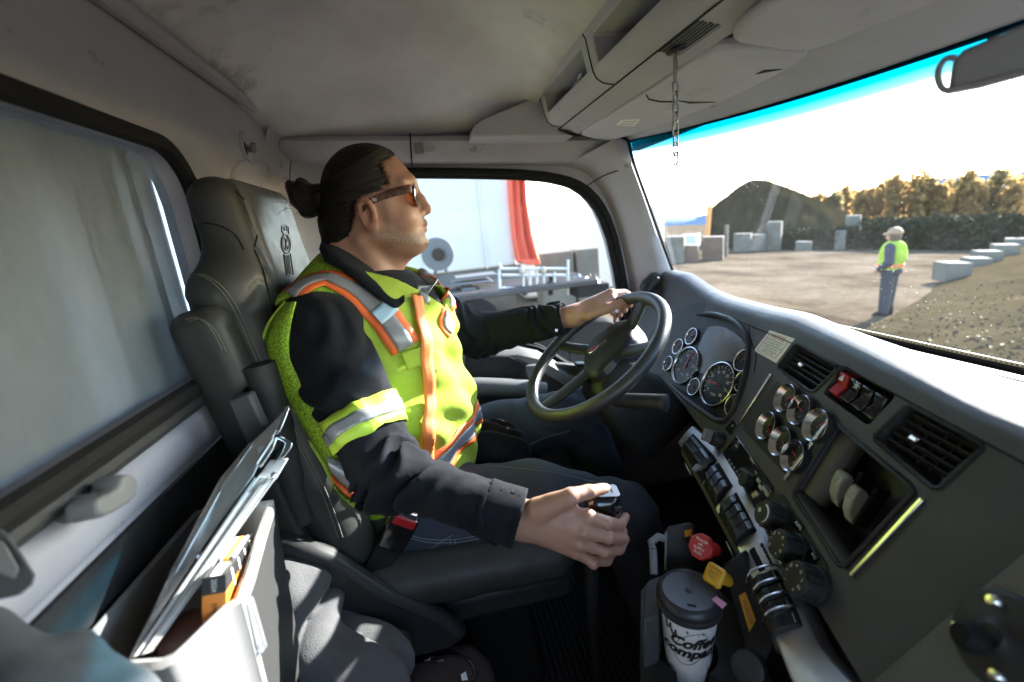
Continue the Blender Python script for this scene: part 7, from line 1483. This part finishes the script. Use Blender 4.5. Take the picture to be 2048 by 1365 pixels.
# ================================================================ rear left: bin, clipboard, guide book, jacket, bag
mat('bin_wall_shade', (.032, .032, .031), .6, spec=.2, bump=(600, .2))  # darker copy of the bin plastic: shade painted onto one wall
tub = thing('storage_bin', 'pale grey plastic document bin between the seats', 'bin', (-.3, .5, -.62))
zb = -.345
rimo = [at(a, b, z=zb) for a, b in [(236, 1325), (330, 1318), (400, 1250), (452, 1200), (478, 1186), (500, 1130), (524, 1050), (546, 985)]]
rim = [np.array(p) for p in rimo] + [np.array((-.385, rimo[-1][1] + .01, zb)), np.array((-.392, rimo[0][1], zb))]
R = resample(rim, 64) - np.array((0, 0, .012)); cI = R.mean(0); inn = [cI + (p - cI) * np.array((.86, .90, 1)) for p in R]; base = [cI + (p - cI) * .82 - (0, 0, .28) for p in R]; inb = [cI + (p - cI) * .74 - (0, 0, .27) for p in R]
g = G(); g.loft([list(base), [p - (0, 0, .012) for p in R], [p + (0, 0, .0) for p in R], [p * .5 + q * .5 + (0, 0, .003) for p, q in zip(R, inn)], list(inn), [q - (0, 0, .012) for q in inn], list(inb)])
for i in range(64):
    if R[i][1] > rimo[4][1] + .003 and R[i][0] > -.29: g.M[i] = 1  # wall towards the driver takes the painted shade colour
g.build('tub', [MATS['pale_plastic'], MATS['bin_wall_shade']], tub, smooth=50)
g = G(); A_, B_ = at(488, 1215, z=zb - .03), at(497, 1282, z=zb - .08); nb_ = nrm((.9, -.42, 0)); g.frame((A_ + B_) / 2 + nb_ * .012, nrm(np.cross(nb_, (0, 0, 1))), (0, 0, 1), nb_, .006, .035, .003); g.build('label_slot', glass('clip_clear', (.9, .92, .95), .2, (.8, .8, .8), 1.), tub, bev=.002)
# clipboard with paper
mat('page_grey', (.42, .41, .39), .8)
cbd = thing('clipboard', 'metal clipboard holding white sheets leaning in the document bin', 'clipboard', at(285, 1312, d=.43))
def cq(px, py): f = np.clip((1315 - py) / 500., 0, 1.1); return at(px, py, d=.43 + .21 * f)      # the near edge climbs away from the camera
wv = nrm(ray(440, 1090) + np.array((-.06, 0, -.05))); ne = [cq(264, 1316), cq(304, 1304), cq(557, 951), cq(514, 947)]
for k in range(14):
    a, b = k / 14, (k + .8) / 14; lo_ = [ne[0] + (ne[1] - ne[0]) * a, ne[0] + (ne[1] - ne[0]) * b]; hi_ = [ne[3] + (ne[2] - ne[3]) * b, ne[3] + (ne[2] - ne[3]) * a]; e = .96 + .04 * random.random()
    g = G(); hi2 = [lo_[1] + (hi_[0] - lo_[1]) * e, lo_[0] + (hi_[1] - lo_[0]) * e]; of = wv * random.uniform(0, .004); g.prism([lo_[0] + of, lo_[1] + of, hi2[0] + of, hi2[1] + of], wv * .17); g.build('paper_sheet', MATS['paper'] if k % 4 else MATS['page_grey'], cbd, smooth=0)
pb_ = [cq(256, 1322), cq(300, 1232), cq(338, 1150), cq(400, 1030), cq(440, 962), cq(496, 892), cq(545, 846), cq(576, 812), cq(580, 818), cq(560, 850), cq(530, 905), cq(508, 950), cq(400, 1104), cq(262, 1318)]
g = G(); g.prism(pb_, wv * .19); g.build('board', MATS['brushed'], cbd, bev=.002)
g = G(); g.prism([cq(a, b) - wv * .003 for a, b in [(338, 1168), (332, 1172), (336, 1150), (440, 958), (500, 884), (505, 892), (450, 968), (352, 1150)]], wv * .012); g.build('edge_rail', MATS['chrome'], cbd, bev=.0015)
g = G(); g.prism([cq(546, 912) + wv * .03, cq(584, 908) + wv * .03, cq(560, 950) + wv * .03, cq(520, 948) + wv * .03], wv * .12); g.build('note_pad', MATS['paper'], cbd, bev=.001)
g = G(); g.prism([cq(505, 912), cq(530, 876), cq(556, 872), cq(548, 898), cq(526, 932), cq(512, 934)], wv * .10); g.build('clip_base', MATS['chrome'], cbd, bev=.003, seg=3)
g = G(); g.prism([cq(548, 872) + wv * .01, cq(566, 868) + wv * .01, cq(588, 882) + wv * .01, cq(586, 892) + wv * .01, cq(572, 912) + wv * .01, cq(552, 922) + wv * .01, cq(566, 900) + wv * .01, cq(572, 884) + wv * .01], wv * .09); g.build('clip_lever', MATS['chrome'], cbd, bev=.002, seg=3)
g = G(); g.tube([cq(524, 902) - wv * .004, cq(524, 902) + wv * .11], .006, 10); g.tube([cq(512, 930) - wv * .006, cq(545, 880) - wv * .006], .0022, 8); g.build('clip_spring', MATS['steel'], cbd)
g = G(); g.prism([cq(550, 862), cq(562, 836), cq(572, 811), cq(579, 812), cq(574, 832), cq(560, 866)], wv * .02); g.build('hanging_tab', MATS['chrome'], cbd, bev=.002)
for a, b in ((398, 1110), (404, 1118), (547, 951)): g = G(); g.lathe([(0, .004), (.0035, .003), (.0045, 0)], cq(a, b), -wv, 12); g.build('rivet', MATS['chrome'], cbd)
# guide book with black and orange cover
bk_ = thing('guide_book', 'thick orange and black guide book standing in the document bin', 'book', at(405, 1235, d=.47))
T0 = at(407, 1157, d=.468); T1 = at(440, 1157, z=T0[2]); bk2 = at(500, 1068, d=.60); wS, hS, dS = .0185, .085, .135
bd_ = nrm(bk2 - T1); sx_ = nrm(T1 - T0); sx_ = nrm(sx_ - bd_ * np.dot(sx_, bd_)); up_ = np.cross(sx_, bd_); up_ = up_ if up_[2] > 0 else -up_
mat('book_orange', (.80, .25, .03), .5); mat('book_black', (.02, .02, .022), .45); mat('page_white', (.78, .77, .73), .8)
Zs = [(0, .018, 'book_black'), (.018, hS, 'book_orange')]
for a, b, m in Zs:
    for nm_, off in (('spine', 0), ):
        g = G(); o_ = T0 - up_ * a; g.prism([o_, o_ + sx_ * wS, o_ + sx_ * wS - up_ * (b - a), o_ - up_ * (b - a)], bd_ * .002); g.build('spine', MATS[m], bk_, smooth=0)
    for s_ in (0, 1): g = G(); o_ = T0 - up_ * a + sx_ * (wS * s_); g.prism([o_, o_ + bd_ * dS, o_ + bd_ * dS - up_ * (b - a), o_ - up_ * (b - a)], sx_ * (.0016 if s_ else -.0016)); g.build('cover', MATS[m], bk_, smooth=0)
g = G(); o_ = T0 - up_ * .004 + bd_ * .003 + sx_ * .002; g.prism([o_, o_ + sx_ * (wS - .004), o_ + sx_ * (wS - .004) + bd_ * (dS - .006), o_ + bd_ * (dS - .006)], -up_ * (hS - .01)); g.build('page_block', MATS['page_white'], bk_, smooth=0)
for k in range(5): g = G(); o_ = T0 + up_ * .0012 + sx_ * (wS * (.15 + .17 * k)) + bd_ * .05; g.prism([o_, o_ + sx_ * .0022, o_ + sx_ * .0022 + bd_ * (dS - .06), o_ + bd_ * (dS - .06)], -up_ * .004); g.build('tab_edge', MATS[('page_white', 'book_orange', 'sticker_yellow', 'faint_grey', 'page_white')[k]], bk_, smooth=0)
text('lettering', '2024', T0 + sx_ * wS * .5 - up_ * .009 - bd_ * .0003, -up_, sx_, .0066, MATS['white_print'], bk_, .0006) if np.dot(np.cross(-up_, sx_), bd_) < 0 else text('lettering', '2024', T0 + sx_ * wS * .5 - up_ * .021 - bd_ * .0003, up_, sx_ * 1, .0145, MATS['white_print'], bk_, .0006)
text('lettering', 'EMERGENCY', T0 + sx_ * wS * .5 - up_ * .046 - bd_ * .0003, -up_, sx_, .0066, MATS['book_black'], bk_, .0006) if np.dot(np.cross(-up_, sx_), bd_) < 0 else text('lettering', 'EMERGENCY', T0 + sx_ * wS * .5 - up_ * .092 - bd_ * .0003, up_, sx_, .0125, MATS['book_black'], bk_, .0006)
for k in range(4): g = G(); o_ = T0 + sx_ * (wS + .0018) - up_ * .002 + bd_ * (.02 + .03 * k); g.prism([o_, o_ + bd_ * .018 - up_ * .03, o_ + bd_ * .022 - up_ * .03, o_ + bd_ * .004], sx_ * .0004); g.build('cover_stripe', MATS['page_white'], bk_, smooth=0)
bl = at(372, 1262, d=.49); tag(soft('vinyl_pouch', lambda P: ell(P, bl + (-.004, .012, -.022), (.032, .032, .03)), bl - .1, bl + .08, .006, mat('brown_vinyl', (.20, .125, .10), .45)), 'round brown vinyl pouch sunk in the document bin', 'pouch')
# fleece jacket in a heap beside the seat
fle = mat('fleece', (.08, .08, .082), .95, spec=.08, sheen=.05, bump=(450, .7), noise=(60, (.10, .10, .102), .3))
jc = at(600, 1260, d=.80)
def fleece(P):
    n, n2 = vnoise(P, 6), vnoise(P + 9, 12); d = 1e9
    d = union([ell(P, at(590, 1215, d=.80), (.075, .09, .10)), ell(P, at(640, 1250, d=.82), (.05, .09, .10)), ell(P, at(560, 1320, d=.72), (.09, .08, .06)), ell(P, at(690, 1345, d=.76), (.07, .09, .05)), ell(P, at(620, 1390, d=.72), (.16, .12, .07))], .02)
    w = vnoise(P + 21, 4.0); f = np.abs(np.sin(7 * w + P[..., 0] * 15 + P[..., 1] * 12 - P[..., 2] * 8 + 1.2 * n)) 
    return d + .030 * (1 - f ** .45) - .006 + .004 * n2 + .004 * vnoise(P, 26)
tag(soft('fleece_jacket', fleece, jc - (.32, .28, .26), jc + (.36, .30, .22), .006, fle, sm=2), 'grey fleece jacket heaped on the floor beside the driver seat', 'jacket')
bg_ = thing('backpack', 'brown backpack with an open zip lying at the foot of the driver seat', 'bag', at(870, 1400, d=.86) - (0, 0, .1))
bgc = at(870, 1392, d=.84); bf = lambda P: rbox(P, bgc + (0, 0, -.06), (.115, .11, .075), .06) + .006 * vnoise(P, 12) + .003 * np.sin(P[..., 0] * 70 + 5 * vnoise(P, 9))
soft('bag_body', bf, bgc - (.2, .2, .2), bgc + (.2, .2, .1), .007, mat('bag_brown', (.06, .042, .036), .8, bump=(500, .5)), bg_, sm=1)
bgb = world_mesh([o for o in bg_.children][0])
zp = [hit(bgb, a, b)[0] for a, b in [(820, 1345), (850, 1322), (900, 1312), (935, 1320), (950, 1345), (945, 1362)]]; zp = [p for p in zp if p is not None]
if len(zp) > 2:
    g = G(); g.tube([p + (0, 0, .002) for p in cat(zp, 26)], .004, 6, flat=.5); g.build('zip_tape', MATS['rubber'], bg_)
    g = G(); 
    for p in cat(zp, 60): g.frame(p + (0, 0, .004), (1, 0, 0), (0, 1, 0), (0, 0, 1), .0016, .0024, .001)
    g.build('zip_teeth', MATS['steel'], bg_)
    for a, b in ((842, 1328), (868, 1330)):
        q = hit(bgb, a, b)[0]
        if q is not None: g = G(); g.tube([q + (0, 0, .006), q + (.008, -.004, .010), q + (.02, -.004, .010), q + (.022, .003, .007)], .0016, 6, closed=True); g.build('zip_pull', MATS['chrome'], bg_)
lab_ = [hit(bgb, a, b)[0] for a, b in [(922, 1352), (932, 1346), (936, 1362), (924, 1364)]]
if all(p is not None for p in lab_): g = G(); g.prism([p + (0, 0, .002) for p in lab_], (0, 0, .0012)); g.build('care_label', MATS['paper'], bg_)
# pale coat hook arm below the rear window
hk2 = thing('rear_wall_hook', 'grey plastic hook sticking out of the rear wall below the window', 'hook', at(235, 1010, x=XR))
hp0 = [(195, 1000), (212, 990), (242, 976), (244, 958), (256, 946), (272, 950), (279, 966), (276, 990), (262, 1006), (230, 1026), (208, 1036), (198, 1026)]
g = G(); g.prism([at(a, b, x=XR + .055) for a, b in hp0], (-.030, 0, 0), inset=-.04); g.build('hook_arm', MATS['grey_plastic'], hk2, bev=.006, seg=3)
g = G(); P = [at(a, b, x=XR + .04) for a, b in [(190, 985), (206, 985), (212, 1034), (200, 1036), (190, 1010)]]; g.prism(P, (-.042, 0, 0)); g.build('hook_base', MATS['grey_plastic'], hk2, bev=.004)
# passenger seat parts in the bottom left foreground
ps = thing('passenger_seat', 'pale grey edge of the passenger seat in the bottom left foreground', 'seat', at(100, 1365, d=.34) - (0, 0, .3))
fp = lambda a, b, dd=.33: at(a, b, d=dd)
pale = mat('seat_pale', (.085, .088, .09), .6, noise=(12, (.085, .087, .09), .3), bump=(600, .25))
g = G(); g.prism([fp(a, b, .36) for a, b in [(-120, 1030), (8, 1062), (40, 1100), (72, 1150), (66, 1170), (40, 1192), (0, 1200), (-140, 1180)]], nrm(ray(0, 1100)) * .03); g.build('belt_guide', pale, ps, bev=.006, seg=3)
g = G(); g.prism([fp(a, b, .357) for a, b in [(-40, 1072), (8, 1085), (38, 1138), (30, 1158), (-40, 1130)]], -nrm(ray(0, 1100)) * .003); g.build('guide_panel', MATS['hi_white'] if 0 else MATS['pale_plastic'], ps, bev=.003)
sf = lambda P: union([caps(P, fp(-60, 1290, .36), fp(100, 1430, .33), .028, .03), caps(P, fp(150, 1300, .37), fp(240, 1430, .34), .016, .02), caps(P, fp(60, 1450, .33), fp(200, 1470, .33), .04)], .015) + .0022 * vnoise(P, 40)
soft('seat_bolster', sf, fp(60, 1350) - .16, fp(60, 1350) + .17, .005, pale, ps, sm=2)

# closed lower half of the passenger door beside the camera, window open
pd_ = thing('passenger_door', 'grey passenger door below its open window, beside the camera', 'door', (.2, -.72, -1.1))
g = G(); g.box(-.42, 1.02, -.78, -.70, -1.15, -.34); g.build('door_panel', MATS['trim_grey'], pd_, bev=.02)
g = G(); g.box(-.42, 1.02, -.78, -.70, .16, .60); g.build('door_header', MATS['trim_grey'], pd_, bev=.02)
g = G(); g.box(-.42, -.14, -.78, -.70, -.337, .157); g.build('rear_pillar', MATS['trim_grey'], pd_, bev=.02)
g = G(); g.box(.60, 1.02, -.78, -.70, -.337, .157); g.build('front_pillar', MATS['trim_grey'], pd_, bev=.02)
